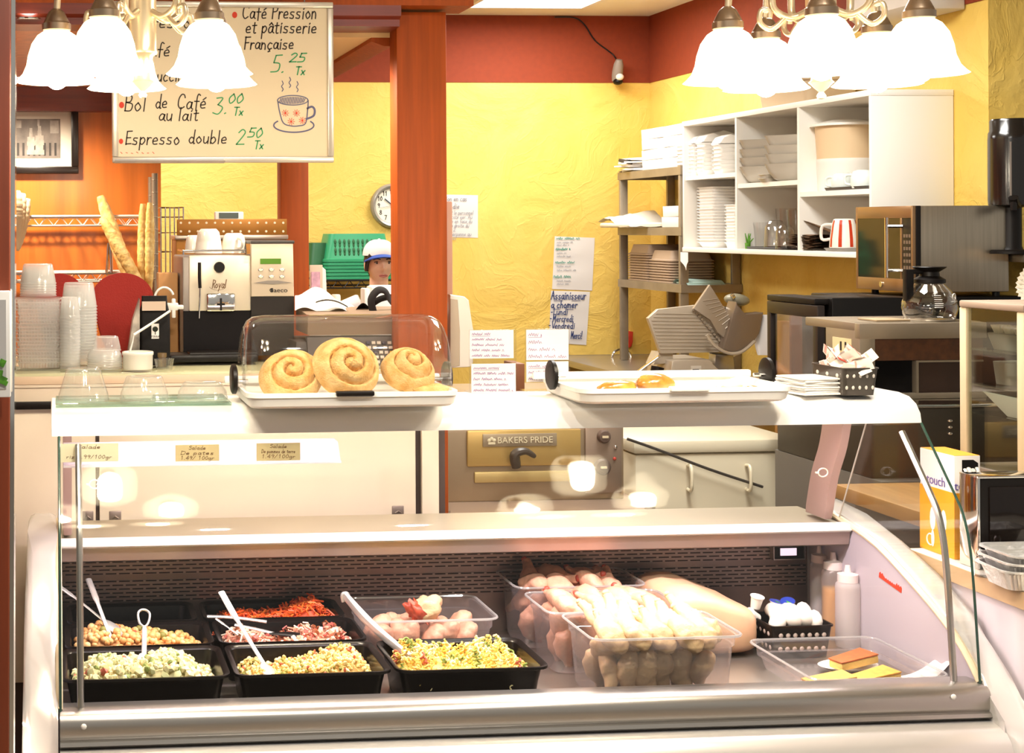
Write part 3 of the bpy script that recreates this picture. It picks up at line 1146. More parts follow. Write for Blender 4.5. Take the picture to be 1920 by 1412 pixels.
panblack = M('black_pan', '120E0D', .25, spec=.3)
ZR = .697
PANS = {}
for key, xl, xr, Yf, Yb, lab in (
        ('potato', 115, 434, 3.27, 3.52, 'black food pan of pale green potato salad, front left in the case'),
        ('couscous', 442, 738, 3.27, 3.52, 'black food pan of yellow couscous salad, middle of the front row'),
        ('pasta', 746, 1034, 3.27, 3.52, 'black food pan of pasta spirals beside the front pan of chicken'),
        ('chickpea', 122, 404, 3.53, 3.74, 'black food pan of chickpea salad behind the potato salad'),
        ('mixed', 412, 692, 3.53, 3.74, 'black food pan of pink and brown mixed salad behind the couscous'),
        ('empty', 126, 372, 3.75, 3.935, 'empty black food pan in the back left corner of the case'),
        ('carrot', 384, 650, 3.75, 3.935, 'black food pan of grated carrot against the back of the case')):
    yf = {3.27: 1278, 3.53: 1222, 3.75: 1165}[Yf]
    a, c = wx(xl, Yf, yf), wx(xr, Yf, yf)
    w_, d_ = c - a, Yb - Yf
    o = obj('food_pan', pan_mesh(w_, d_, ZR - .596), panblack)
    o.location = ((a + c) / 2, (Yf + Yb) / 2, .596)
    tag(o, lab, 'food pan', 'black food pans in the case')
    PANS[key] = (a, c, Yf, Yb)


def salad(name, key, label, cat, mats, n, size, shape, hfun, zb=.64):
    """a heap of many small pieces; one object"""
    a, c, Yf, Yb = PANS[key]
    b = B()
    # base mound
    def surf(u, v):
        x = a + .028 + u * (c - a - .056)
        y = Yf + .026 + v * (Yb - Yf - .052)
        e = min(1, 6 * min(u, 1 - u), 6 * min(v, 1 - v))
        return Vector((x, y, zb + (hfun(u, v) - .006) * max(0, e)))
    b.grid(24, 16, surf)
    for k in range(n):
        u, v = random.random(), random.random()
        x = a + .03 + u * (c - a - .06)
        y = Yf + .03 + v * (Yb - Yf - .06)
        e = min(1, .35 + 5 * min(u, 1 - u), .35 + 5 * min(v, 1 - v))
        z = zb + hfun(u, v) * e + random.uniform(-.004, .008)
        b.mi = random.choices(range(len(mats)), [m[1] for m in mats])[0]
        R = RE(random.uniform(0, 6), random.uniform(0, 6), random.uniform(0, 6))
        s = size * random.uniform(.6, 1.25)
        shape(b, Vector((x, y, z)), s, R)
    return solo(name, b, [m[0] for m in mats], label, cat, kind='stuff')


def chunk(b, p, s, R):
    b.ico(p, s, R, 1, (1, random.uniform(.6, 1), random.uniform(.6, 1)), .12)


def ball(b, p, s, R):
    b.ico(p, s, R, 2)


def shred(b, p, s, R):
    L = s * random.uniform(2.2, 4.5)
    d = R @ Vector((1, 0, 0))
    d.z *= .45
    k = (R @ Vector((0, 1, 0))) * L * .25
    b.tube([p - d * L / 2, p + k, p + d * L / 2], s * .22, 5)


def spiral(b, p, s, R):
    pts = []
    for k in range(22):
        t = k / 21
        pts.append(p + R @ Vector(((t - .5) * s * 3.2, math.cos(t * 20) * s * .42, math.sin(t * 20) * s * .42)))
    b.tube(pts, s * .2, 5)


def mix(b, p, s, R):
    (shred if random.random() < .55 else chunk)(b, p, s, R)


mound = lambda u, v: .036 + .022 * math.sin(PI * u) * math.sin(PI * v) + .008 * math.sin(9 * u + 3) * math.cos(7 * v)
salad('potato_salad', 'potato', 'creamy potato salad with green herbs heaped in a black pan', 'salad',
      [(M('potato_cream', 'DCD0A0', .55, var=.1, vscale=90), 9), (M('potato_green', 'C6C596', .6), 5), (M('herb', '8C9A56', .6), 2), (M('pepper_red', 'C2604C', .45), .3)], 620, .0105, chunk,
      lambda u, v: .03 + .034 * max(0, math.sin(PI * min(1, u * 1.05))) * math.sin(PI * (.25 + .6 * v)) + .009 * math.sin(11 * u))
salad('couscous_salad', 'couscous', 'yellow couscous salad hollowed on the left in a black pan', 'salad',
      [(M('couscous', 'E2BE74', .7, var=.15, vscale=200), 10), (M('couscous_light', 'EBD59C', .7), 5), (M('couscous_herb', '8E8C3E', .7), 2), (M('couscous_red', 'B3502C', .6), .8)], 1100, .0062, chunk,
      lambda u, v: .03 + .03 * u + .012 * math.sin(8 * u + 1) * v - .02 * math.exp(-((u - .22) / .1) ** 2))
salad('pasta_salad', 'pasta', 'yellow spiral pasta salad in the right black pan', 'salad',
      [(M('pasta', 'EBC765', .5, var=.12, vscale=50), 10), (M('pasta_light', 'F0DFA8', .5), 5), (M('pasta_green', '7C8E3C', .6), 1), (M('pasta_red', 'BF5A3E', .5), .35)], 230, .011, spiral,
      lambda u, v: .038 + .02 * v + .008 * math.sin(9 * u))
salad('chickpea_salad', 'chickpea', 'chickpea salad heaped on the left of its black pan', 'salad',
      [(M('chickpea', 'D59A5C', .5, var=.1, vscale=60), 10), (M('chickpea_pale', 'E0B57C', .5), 5), (M('chickpea_herb', '7C7A34', .6), 1), (M('chickpea_red', 'C4432B', .5), .8)], 330, .0085, ball,
      lambda u, v: .03 + .04 * max(0, 1 - u * 1.1) * math.sin(PI * (.2 + .6 * v)) + .006)
salad('mixed_salad', 'mixed', 'pink and brown mixed meat salad in a black pan behind the couscous', 'salad',
      [(M('meat_pink', 'D99C82', .5, var=.15, vscale=60), 7), (M('meat_red', 'B65448', .5), 3), (M('bean_brown', '8A4A28', .5), 3), (M('onion_white', 'EBDCC6', .5), 4)], 380, .009, mix,
      lambda u, v: .03 + .03 * abs(u - .42) * 2 + .006 * math.sin(13 * u))
salad('grated_carrot', 'carrot', 'bright orange grated carrot heaped on the right of a black pan', 'salad',
      [(M('carrot_orange', 'E0561A', .5, var=.12, vscale=80), 10), (M('carrot_light', 'E87A2E', .5), 4)], 620, .0105, shred,
      lambda u, v: .026 + .046 * max(0, u - .1) + .008 * math.sin(9 * u))

# clear pans
def clear_pan(xl, xr, yf, Yf, Yb, label, zb=.597):
    a, c = W(xl, yf[0], Yf), W(xr, yf[1], Yf)
    zt = (a.z + c.z) / 2
    o = obj('clear_food_pan', clear_pan_mesh(c.x - a.x, Yb - Yf, zt - zb), [PANP, CLEAR('pan_rim', (.9, .88, .9), .25, .4, milky=.35)])
    o.location = ((a.x + c.x) / 2, (Yf + Yb) / 2, zb)
    tag(o, label, 'food pan', 'clear food pans of raw chicken')
    return (a.x, c.x, Yf, Yb, zt)


TC = clear_pan(1113, 1398, (1203, 1190), 3.27, 3.50, 'deep clear pan of pale chicken legs nearest the front glass')
TB = clear_pan(1030, 1292, (1156, 1138), 3.51, 3.72, 'deep clear pan of raw chicken, middle of the row of three')
TA = clear_pan(970, 1215, (1107, 1093), 3.73, 3.935, 'deep clear pan of raw chicken at the back of the row of three')
TD = clear_pan(682, 938, (1166, 1161), 3.60, 3.84, 'low clear pan of chicken pieces with a red one on top, behind the pasta', .6)

skin = M('chicken_skin', 'D8A286', .42, var=.14, vscale=35, bump=.15, bscale=120, sub=.15)
skin2 = M('chicken_pale', 'D8B68C', .42, var=.14, vscale=35, bump=.15, bscale=120, sub=.15)
bone = M('chicken_red', 'B24A38', .45)


def chicken_leg(mat, mat2):
    """thigh and drumstick in one, origin in the middle"""
    b = B()
    pts = crom([(-.058, .004, 0), (-.05, .004, 0), (-.03, .006, .004), (-.005, .006, .008), (.02, -.002, .008), (.045, -.014, .002), (.062, -.02, -.002), (.07, -.022, -.003)], 5)
    n = len(pts)
    key = [.006, .022, .034, .034, .026, .017, .0125, .012]
    rs = []
    for i in range(n):
        q = i / (n - 1) * 7
        k = min(6, int(q))
        rs.append(key[k] + (key[k + 1] - key[k]) * (q - k))
    b.tube(pts, rs, 20, flat=.72)
    for v in b.bm.verts:
        p = v.co
        v.co = p * (1 + .16 * noise.noise(p * 26) + .05 * noise.noise(p * 90))
        v.co.y += .006 * noise.noise(p * 40 + Vector((5, 0, 0)))
    b.mi = 1
    b.ell((.071, -.022, -.003), (.008, .0095, .008), RE(0, 0, -.4), 10, .2)
    return obj('chicken_piece', b, [mat, mat2], smooth=60)


LEGA = chicken_leg(skin, bone)
LEGB = chicken_leg(skin2, skin2)


def fill(pan, rows, proto, label, group, upright, seed):
    rnd = random.Random(seed)
    global first
    a, c, Yf, Yb, zt = pan
    out = []
    for (z, ny, nx, tilt) in rows:
        for j in range(ny):
            for i in range(nx):
                x = a + .045 + (c - a - .09) * (i + .5 + rnd.uniform(-.18, .18)) / nx
                y = Yf + .045 + (Yb - Yf - .09) * (j + .5 + rnd.uniform(-.15, .15)) / ny
                rot = (rnd.uniform(-.7, .7), tilt + rnd.uniform(-.25, .25), 2.1 + rnd.uniform(-.5, .5) + (PI if rnd.random() < .2 else 0)) if upright else (rnd.uniform(-.4, .4), rnd.uniform(-.3, .3), rnd.uniform(0, 6))
                o = proto.copy()
                C.objects.link(o)
                o.location = (x, y, z)
                o.rotation_euler = rot
                o.scale = (rnd.uniform(.85, 1.1),) * 3
                tag(o, label, 'chicken piece', group)
                out.append(o)
    return out


fill(TC, [(.65, 2, 6, 1.25), (.70, 1, 5, 1.0), (.752, 3, 5, -.55)], LEGB, 'pale plucked chicken leg packed in the clear pan nearest the front glass', 'chicken legs in the front clear pan', True, 3)
fill(TB, [(.645, 2, 5, 1.1), (.70, 2, 5, .8), (.745, 2, 4, -.4)], LEGA, 'raw pink chicken piece in the middle clear pan of the row of three', 'chicken pieces in the middle clear pan', True, 5)
fill(TA, [(.645, 2, 5, 1.0), (.70, 2, 4, .6), (.75, 2, 4, -.45)], LEGA, 'raw pink chicken piece in the back clear pan of the row of three', 'chicken pieces in the back clear pan', True, 9)
fill(TD, [(.645, 2, 6, 1.15)], LEGA, 'raw chicken piece standing in the low clear pan behind the pasta', 'chicken pieces in the low clear pan', True, 12)
for p_ in (LEGA, LEGB):
    bpy.data.objects.remove(p_)
p = W(800, 1140, 3.7)
b = B()
b.ell((p.x, 3.70, p.z - .002), (.042, .034, .032), RE(0, -.4, 0), 22, .3)
b.mi = 1
b.ell((p.x - .026, 3.690, p.z - .008), (.034, .024, .022), RE(0, .7, 0), 18, .55, 14)
solo('chicken_piece', b, [skin2, M('raw_red', 'B0472E', .4, var=.4, vscale=60)], 'large pale chicken piece with a raw red end on top of the low clear pan', 'chicken piece', smooth=70)

# wide clear pan with slices at the right, basket of eggs and creamers, sauce bottles, meat
a = W(1528, 1276, 3.24)
c = W(1787, 1263, 3.24)
RPX0, RPX1 = a.x, min(c.x, CX1 - .03)
o = obj('clear_food_pan', clear_pan_mesh(RPX1 - RPX0, .335, a.z - .597), [PANP, CLEAR('pan_rim_pale', (.92, .9, .92), .2, .4, milky=.3)])
o.location = ((RPX0 + RPX1) / 2, 3.24 + .1675, .597)
tag(o, 'wide clear pan holding plates of brown slices at the right end of the case', 'food pan')


def slice_plate(px, py, Y, rz, label, cakecol, lp):
    p = W(px, py, Y)
    t = thing('plate', 'white oval paper plate under ' + lp, 'plate', (p.x, Y, .604), rz, 'white plates in the wide clear pan')
    b = B()
    b.lathe([(.001, .002), (.05, .002), (.075, .012), (.077, .014), (.074, .0135), (.05, .004), (.001, .004)], seg=32, aspect=.6)
    obj('dish', b, CERAM, t)
    s = thing('cake_slice', label, 'cake', (p.x + .012, Y, .618), rz + .15, 'slices in the wide clear pan', rot=(0, -.08, rz + .15))
    b = B()
    b.prism([(-.06, -.03), (.055, -.026), (.055, .032), (-.06, .012)], 'Z', 0, .019, .003)
    obj('crumb', b, M('cake_crumb', 'E3B765', .8, bump=.2, bscale=120), s)
    b = B()
    b.prism([(-.061, -.031), (.056, -.027), (.056, .033), (-.061, .013)], 'Z', .019, .023, .001)
    obj('crust', b, M('cake_crust', cakecol, .7, var=.2, vscale=60), s)


slice_plate(1590, 1240, 3.48, .1, 'dark brown slice of flan on a plate at the back of the wide clear pan', 'A9551E', 'the dark brown slice')
slice_plate(1630, 1262, 3.34, .05, 'golden yellow slice beside the white paper in the wide clear pan', 'D99A3C', 'the golden yellow slice')
slice_plate(1545, 1262, 3.32, -.1, 'pale golden slice nearest the left rim of the wide clear pan', 'D8A24E', 'the pale golden slice')
p = W(1750, 1245, 3.3)
b = B()
b.grid(8, 8, lambda u, v: Vector((p.x - .05 + .1 * u, 3.31 + .07 * v - .02 * u, .615 + .075 * u * u * (1 - .3 * v) + .004 * math.sin(9 * v))))
solo('paper_napkin', b, PAPER, 'folded white paper napkin rising in the right corner of the wide clear pan', 'napkin', smooth=70)

# black perforated basket
def perforated_basket(name, label, cat, x0, x1, y0, y1, z0, z1, mat, holemat, rows=2, cols=6):
    t = thing(name, label, cat, ((x0 + x1) / 2, (y0 + y1) / 2, z0))
    w_, d_, h = x1 - x0, y1 - y0, z1 - z0
    b = B()
    loft(b, [(w_ * .84, d_ * .84, .01, 0), (w_ * .96, d_ * .96, .012, h * .95), (w_, d_, .012, h * .95), (w_, d_, .012, h), (w_ * .95, d_ * .95, .012, h), (w_ * .82, d_ * .82, .01, .004)], True, True)
    obj('body', b, mat, t)
    b = B()
    for r in range(rows):
        for k in range(cols):
            zz = h * (.28 + .42 * r / max(1, rows - 1))
            kx = .42 + .06 * zz / h
            b.ell((w_ * (-.34 + .68 * k / (cols - 1)), -d_ * kx - .0005, zz), (w_ * .036, .0022, h * .075), seg=8)
            if k < cols - 2:
                b.ell((-w_ * kx - .0005, d_ * (-.3 + .6 * k / max(1, cols - 3)), zz), (.0022, d_ * .04, h * .075), seg=8)
    hh = obj('holes', b, holemat, t)
    return t


a = W(1447, 1175, 3.60)
c = W(1566, 1168, 3.60)
BZ = a.z
perforated_basket('perforated_basket', 'black perforated basket of eggs and creamers beside the squeeze bottles', 'basket', a.x, c.x, 3.60, 3.745, .597, BZ, panblack, M('hole_light', 'B9A9A2', .6), 2, 7)
egg = B()
egg.lathe([(.001, -.026), (.012, -.023), (.019, -.012), (.021, 0), (.018, .013), (.011, .023), (.001, .028)], seg=18)
egg = obj('egg', egg, M('egg_white', 'F3E9DF', .45), smooth=80)
eggs = [(.14, .2), (.4, .15), (.62, .2), (.85, .25), (.25, .45), (.5, .45), (.76, .5), (.3, .7)]
for k, (u, v) in enumerate(eggs):
    o = egg if k == 0 else egg.copy()
    if k:
        C.objects.link(o)
    o.location = (a.x + (c.x - a.x) * (.08 + .84 * u), 3.61 + .12 * v, BZ - .006 + .016 * math.sin(PI * u) + (.01 if v > .4 else 0))
    o.rotation_euler = (random.uniform(-1.5, 1.5), random.uniform(-1, 1), random.uniform(0, 6))
    tag(o, 'white peeled egg among those heaped in the black perforated basket', 'egg', 'eggs in the black basket')
crm = B()
crm.lathe([(.001, 0), (.012, 0), (.0155, .028), (.018, .03), (.018, .032), (.001, .032)], seg=18)
for k, (px, py, rot, lab) in enumerate(((1416, 1128, (.2, .1, 0), 'white creamer cup standing at the left of the egg basket'), (1420, 1148, (0, -1.1, .3), 'white creamer cup lying at the left of the egg basket'),
                                        (1452, 1138, (.1, .15, 0), 'white creamer cup upright in the middle of the egg basket'), (1478, 1135, (.3, -.2, 0), 'small white creamer cup at the back of the egg basket'),
                                        (1487, 1140, (1.35, 0, .2), 'creamer cup with a blue and green lid facing out of the egg basket'))):
    p = W(px, py, 3.70)
    t = thing('creamer_cup', lab, 'creamer', (p.x, 3.70, p.z - .016), group='creamer cups in the egg basket', rot=rot)
    bb = B()
    bb.lathe([(.001, 0), (.012, 0), (.0155, .028), (.018, .03), (.018, .031), (.001, .031)], seg=18)
    obj('cup', bb, WHITE, t)
    bb = B()
    bb.lathe([(.018, .031), (.018, .0325), (.001, .0325)], seg=18)
    if k >= 2:
        part_label(obj('lid', bb, M('lid_blue', '2C3FA0', .3), t), 'blue foil lid')
        bb = B()
        bb.prism([(-.006, -.012), (.004, -.012), (-.004, .002)], 'Z', .0326, .033)
        obj('print', bb, M('lid_green', '4C9A38', .4), t)
    else:
        obj('lid', bb, WHITE, t)
crm.bm.free()


def squeeze_bottle(px, Y, ytop, ybase, wpx, fillm, label):
    p = W(px, ybase, Y)
    zt = wz(ytop, Y, px)
    t = thing('squeeze_bottle', label, 'sauce bottle', (p.x, Y, .597), group='squeeze bottles')
    h = zt - .597
    r = (wx(px + wpx / 2, Y) - wx(px - wpx / 2, Y)) / 2
    hb = h * .8
    b = B()
    b.lathe([(.001, 0), (r * .96, 0), (r, .006), (r, hb * .9), (r * .97, hb * .96), (r * .8, hb)], seg=24)
    obj('body', b, MILKY if not fillm else CLEAR('half_milky', (.95, .92, .9), .05, .3, milky=.3, mcol=(.95, .88, .84)), t)
    if fillm:
        b = B()
        b.lathe([(.001, .002), (r * .93, .002), (r * .93, hb * .72), (.001, hb * .72)], seg=20)
        obj('sauce', b, fillm, t)
    b = B()
    b.lathe([(r * .82, hb), (r * .84, hb), (r * .84, hb + .02), (r * .3, hb + .024), (r * .2, h), (.001, h)], seg=20)
    obj('cap', b, M('bottle_cap', 'EAD9D4', .4), t)


squeeze_bottle(1537, 3.86, 1022, 1180, 32, None, 'white squeeze bottle furthest back at the right end of the case')
squeeze_bottle(1563, 3.79, 1035, 1195, 40, M('mustard', 'D9A04E', .5), 'squeeze bottle half full of yellow sauce between two white ones')
squeeze_bottle(1590, 3.70, 1060, 1215, 42, None, 'pale squeeze bottle nearest the egg basket at the right end')
p = W(1583, 1054, 3.83)
b = B()
b.lathe([(.001, 0), (.016, .002), (.016, .005), (.001, .006)], c=(p.x, 3.83, p.z), seg=18, R=RE(.25, .1, 0))
b.tube([(p.x - .01, 3.83, p.z - .004), (p.x - .012, 3.83, .61)], .004, 6)
solo('jar_lid', b, CHROME, 'shiny round metal ladle handle among the squeeze bottles', 'ladle')

mx0, mx1 = W(1228, 1150, 3.70), W(1412, 1150, 3.70)
mz = wz(1082, 3.78, 1290)
mc = ((mx0.x + mx1.x) / 2, 3.76, .6)
mw = mx1.x - mx0.x
b = B()


def meatf(u, v):
    a = 2 * PI * u
    ph = PI * (v - .5)
    h = mz - .6
    ca, sa, cp, sp = math.cos(a), math.sin(a), math.cos(ph), math.sin(ph)
    q = lambda s, e: math.copysign(abs(s) ** e, s)
    x = q(cp, .36) * q(ca, .5)
    y = q(cp, .36) * q(sa, .5)
    z = q(sp, .42)
    topk = 1 - .3 * max(0, x + .05) - .07 * (1 if x > -.12 else 0)
    return Vector((mc[0] + x * mw / 2, mc[1] + y * .14, .6 + (z * .5 + .5) * h * topk)) + Vector((0, 0, .006 * noise.noise(Vector((x * 3, y * 3, z * 2)))))


b.grid(28, 14, meatf)
bmesh.ops.remove_doubles(b.bm, verts=b.bm.verts[:], dist=.0008)
solo('meat_joint', b, M('meat_pale', 'E9BC98', .38, var=.1, vscale=10, sub=.2), 'large pale pink wrapped meat joint behind the front pan of chicken', 'meat', smooth=80)

# ------------------------------------------------------------------ serving spoons and tongs
def spoon(pts_px, r, label, loop=False, mat=UTENSIL, head=None):
    """pts_px: (x, y, Y) from the handle end down to the food"""
    P = [W(*q) for q in pts_px]
    t = thing('serving_spoon', label, 'serving spoon', P[-1], group='serving spoons in the salads')
    b = B()
    if loop:
        top = P[0]
        d = (P[1] - P[0]).normalized()
        s = Vector((1, 0, 0))
        ring = crom([top, top + s * .014 + d * .012, top + s * .01 + d * .04, top + d * .052, top - s * .011 + d * .04, top - s * .013 + d * .01], 4, True)
        b.tube(ring, .0028, 8, True)
        b.tube([top + d * .052] + P[1:], [.004] + [.006] * (len(P) - 1), 8, flat=.5)
    else:
        cr = crom(P, 5)
        n = len(cr)
        b.tube(cr, [r * (1.15 if i < n * .35 else .72) for i in range(n)], 8, flat=.45)
    obj('handle', b, mat, t, True)
    e = P[-1]
    d = (P[-1] - P[-2]).normalized()
    b = B()
    b.ell(e + d * .02 + Vector((0, .004, 0)), (.034, .026, .008), Vector((1, 0, 0)).rotation_difference(d).to_matrix(), 14)
    obj('bowl', b, head or mat, t, True)


spoon([(111, 1099, 3.72), (150, 1128, 3.68), (202, 1170, 3.64)], .006, 'steel spoon leaning across the back left corner of the case')
spoon([(166, 1086, 3.74), (180, 1122, 3.68), (200, 1175, 3.62), (217, 1219, 3.585)], .007, 'steel spoon standing in the chickpea salad')
spoon([(269, 1143, 3.50), (271, 1180, 3.45), (270, 1236, 3.40)], .006, 'steel spoon with a looped handle standing in the potato salad', True)
spoon([(415, 1110, 3.58), (440, 1155, 3.52), (470, 1205, 3.46), (499, 1252, 3.40)], .008, 'steel spoon standing in the couscous salad')
spoon([(405, 1160, 3.66), (430, 1178, 3.64), (468, 1205, 3.62)], .004, 'thin steel spoon lying in the mixed salad')
# tongs lying in the pasta
P = [W(648, 1118, 3.66), W(690, 1165, 3.58), W(735, 1205, 3.50), W(795, 1252, 3.40)]
t = thing('serving_tongs', 'long steel tongs lying in the pasta salad', 'tongs', P[-1])
for s, off in ((1, .006), (-1, -.006)):
    b = B()
    q = [P[0] + Vector((0, 0, 0))] + [p + Vector((off * 1.4, 0, -abs(off) * (1 if s > 0 else -1))) for p in P[1:]]
    b.tube(crom(q, 6), .0075, 8, flat=1.5)
    obj('arm', b, UTENSIL, t, True)
b = B()
b.tube(crom([P[0] + Vector((-.006, 0, -.014)), P[0] + Vector((-.008, 0, .004)), P[0] + Vector((.004, 0, .006)), P[0] + Vector((.01, 0, -.012))], 5), .005, 8)
obj('spring', b, UTENSIL, t, True)
# tongs with a black spoon end in the mixed salad
t = thing('serving_tongs', 'steel tongs with a black spoon end across the carrot and mixed salad', 'tongs', W(560, 1195, 3.62))
for q in ([(388, 1156, 3.70), (440, 1158, 3.70), (500, 1166, 3.68)], [(440, 1172, 3.66), (480, 1180, 3.65), (522, 1190, 3.64)]):
    b = B()
    b.tube(crom([W(*k) for k in q], 4), .0065, 8, flat=.6)
    obj('arm', b, UTENSIL, t, True)
b = B()
q = [W(505, 1188, 3.64), W(545, 1190, 3.63), W(580, 1200, 3.62), W(600, 1212, 3.61)]
b.tube(crom(q, 4), [.006, .007, .009, .012, .015, .017, .018, .018, .017, .015, .011, .006, .003][:13], 10, flat=.45)
part_label(obj('spoon_end', b, BLACK, t, True), 'black plastic spoon end')

# ================================================================== ON THE CASE
def bread_bin(xl, xr, Yf, Yb, zb, label, dome):
    a, c = wx(xl, Yf, 750), wx(xr, Yf, 750)
    xc, w_, d_ = (a + c) / 2, c - a, Yb - Yf
    yc = (Yf + Yb) / 2
    t = thing('bread_bin', label, 'bread bin', (xc, yc, zb))
    b = B()
    h = .036
    loft(b, [(w_ * .955, d_ * .88, .03, 0), (w_ * .985, d_ * .96, .035, .006), (w_, d_, .035, .024), (w_ + .006, d_ + .006, .036, .026), (w_ + .006, d_ + .006, .036, h),
             (w_ - .012, d_ - .012, .034, h), (w_ - .02, d_ - .02, .03, .012)], True, True)
    obj('tray', b, WHITE, t)
    b = B()
    b.box(-w_ * .09, w_ * .09, -d_ / 2 - .012, -d_ / 2 + .008, h - .007, h + .004, .003)
    if dome:
        part_label(obj('grip', b, BLACK, t), 'black grip')
    else:
        obj('grip', b, WHITE, t)
    b = B()
    b.box(-w_ * .55, w_ * .55, d_ / 2 - .02, d_ / 2 - .004, h - .004, h + .014, .005)
    obj('back_ridge', b, WHITE, t)
    for s in (-1, 1):
        b = B()
        b.lathe([(.001, -.007), (.03, -.007), (.036, -.004), (.036, .004), (.03, .007), (.001, .007)], c=(s * (w_ / 2 + .014), .02, h + .018), seg=24, R=RE(0, PI / 2, 0))
        o = obj('pivot_disc', b, BLACK, t)
        part_label(o, 'black pivot disc')
        b = B()
        b.tube([(s * (w_ / 2 - .02), .02, h + .012), (s * (w_ / 2 + .01), .02, h + .012)], .005, 8)
        obj('pivot_pin', b, CHROME, t)
    if dome:
        H = dome
        dw, dd = w_ * .99, d_ * .93
        prof = [(1, 0), (1.0, .3), (.985, .5), (.955, .68), (.9, .82), (.82, .92), (.7, .975), (.5, 1.0), (.25, 1.0), (.001, 1.0)]
        loops = []
        for r, z in prof:
            ww = dw - (1 - r) * .17
            loops.append((max(.02, ww if r > .55 else dw * .8 * r / .5), max(.012, dd * (math.sqrt(max(0, 1 - z ** 2.6)) * .75 + .25 * r)), .05 * r + .003, h + z * H))
        b = B()
        loft(b, loops, False, True)
        obj('clear_cover', b, CLEAR('bin_cover', (.93, .92, .91), .06, .6), t, smooth=60)
    return t


bread_bin(466, 862, 3.315, 3.60, TOPZ + .002, 'white bread bin with a closed clear cover over three cinnamon rolls', .17)
bread_bin(1090, 1490, 3.315, 3.60, TOPZ + .002, 'open white bread bin tray without its cover, glossy pastries on it', 0)


def roll_mesh(R, h, turns, name, mats, seed):
    b = B()
    rnd = random.Random(seed)
    off = Vector((seed * 7.1, 3, 1))
    nr, na = 34, 72

    def fn(u, v):
        a = 2 * PI * u
        r = R * v
        ph = v * turns - u
        groove = abs((ph % 1) - .5) * 2
        dome = math.sqrt(max(0, 1 - (v ** 3)))
        z = h * (.55 + .45 * (1 - v)) * dome + .019 * (1 - groove ** 4) * dome * (1 if v < .97 else 0)
        wob = 1 + .05 * math.sin(2 * a + seed)
        n = (.0016 * noise.noise(Vector((math.cos(a) * r, math.sin(a) * r, 0)) * 160 + off) + .005 * noise.noise(Vector((math.cos(a) * r, math.sin(a) * r, 0)) * 45 + off))
        return Vector((math.cos(a) * r * wob, math.sin(a) * r * wob, max(0, z + n)))
    b.grid(na, nr, fn)
    b.lathe([(R * .995, 0), (R * .9, -.006), (.001, -.006)], seg=36)
    o = obj(name, b, mats, smooth=75)
    return o


bunm = M('bun_dough', 'D9A24C', .7, var=.1, vscale=30, bump=.35, bscale=220, col2='EBCB8E')
for (px, py, Y, R, h, rot, lab, sd) in ((545, 708, 3.44, .074, .04, (.95, -.12, 0), 'cinnamon roll lying low at the left under the clear cover', 1),
                                        (648, 690, 3.42, .078, .045, (1.12, .1, .08), 'largest cinnamon roll, leaning up in the middle under the clear cover', 2),
                                        (764, 700, 3.45, .064, .05, (.75, .05, 0), 'cinnamon roll with a raised centre at the right under the clear cover', 3)):
    o = roll_mesh(R, h, 2.6, 'cinnamon_roll', bunm, sd)
    p = W(px, py, Y)
    o.location = (p.x, Y, p.z)
    o.rotation_euler = rot
    tag(o, lab, 'pastry', 'cinnamon rolls')
b = B()
p = W(810, 728, 3.41)
b.ell((p.x, 3.41, 1.318), (.05, .035, .014), None, 14, .3)
solo('cinnamon_roll_crust', b, bunm, 'torn flat piece of roll crust at the right under the clear cover', 'pastry', smooth=70)

pastm = M('glazed_pastry', 'B4651E', .22, var=.4, vscale=24, col2='E3A64A', coat=.7)
pastp = M('pale_pastry', 'EBCB93', .5, var=.15, vscale=30)
for (px, py, Y, rx, ry, rz_, m_, lab) in ((1228, 714, 3.40, .048, .032, .024, pastm, 'glossy brown pastry, the taller of two on the open tray'), (1157, 720, 3.39, .05, .028, .017, pastm, 'glossy brown pastry at the left end of the open tray'),
                                          (1335, 721, 3.40, .022, .018, .009, pastp, 'small pale biscuit in the middle of the open tray'), (1372, 716, 3.46, .03, .02, .007, pastp, 'flat pale biscuit behind the middle of the open tray'), (1412, 719, 3.42, .02, .014, .007, pastm, 'small dark biscuit at the right of the open tray')):
    p = W(px, py, Y)
    b = B()
    b.ell((p.x, Y, TOPZ + .016 + rz_), (rx, ry, rz_), RE(0, random.uniform(-.1, .1), random.uniform(-.4, .4)), 18, .14)
    solo('pastry', b, m_, lab, 'pastry', 'pastries on the open tray', smooth=70)

# green glass plate with three upturned deli containers
gx0, gx1 = wx(104, 3.42, 760), wx(434, 3.42, 760)
b = B()
b.box(gx0, gx1, 3.41, 3.60, TOPZ + .001, TOPZ + .008, .002)
solo('glass_plate', b, GREENGL, 'green tinted glass plate under the three clear containers', 'plate')
for (xa, xb, ta, tb, yt, lab) in ((108, 205, 128, 190, 690, 'tallest of three upturned clear containers on the green glass plate'), (224, 317, 238, 304, 705, 'middle sized upturned clear container on the green glass plate'),
                                  (332, 427, 345, 414, 716, 'lowest of three upturned clear containers, beside the bread bin')):
    Y = 3.50
    a, c = wx(xa, Y, 755), wx(xb, Y, 755)
    a2, c2 = wx(ta, Y, 700), wx(tb, Y, 700)
    R, r = (c - a) / 2, (c2 - a2) / 2
    zt = wz(yt, Y, (xa + xb) / 2) - (TOPZ + .008)
    b = B()
    b.shell([(R, 0), (R, .004), (R * .97, .006), (R * .96, .016), (R * .93, .02), (r * 1.05, zt * .93), (r * .96, zt), (r * .8, zt - .002), (.001, zt - .003)], seg=36)
    o = obj('deli_container', b, CUPC, smooth=50)
    o.location = ((a + c) / 2, Y, TOPZ + .008)
    tag(o, lab, 'container', 'upturned containers on the glass plate')

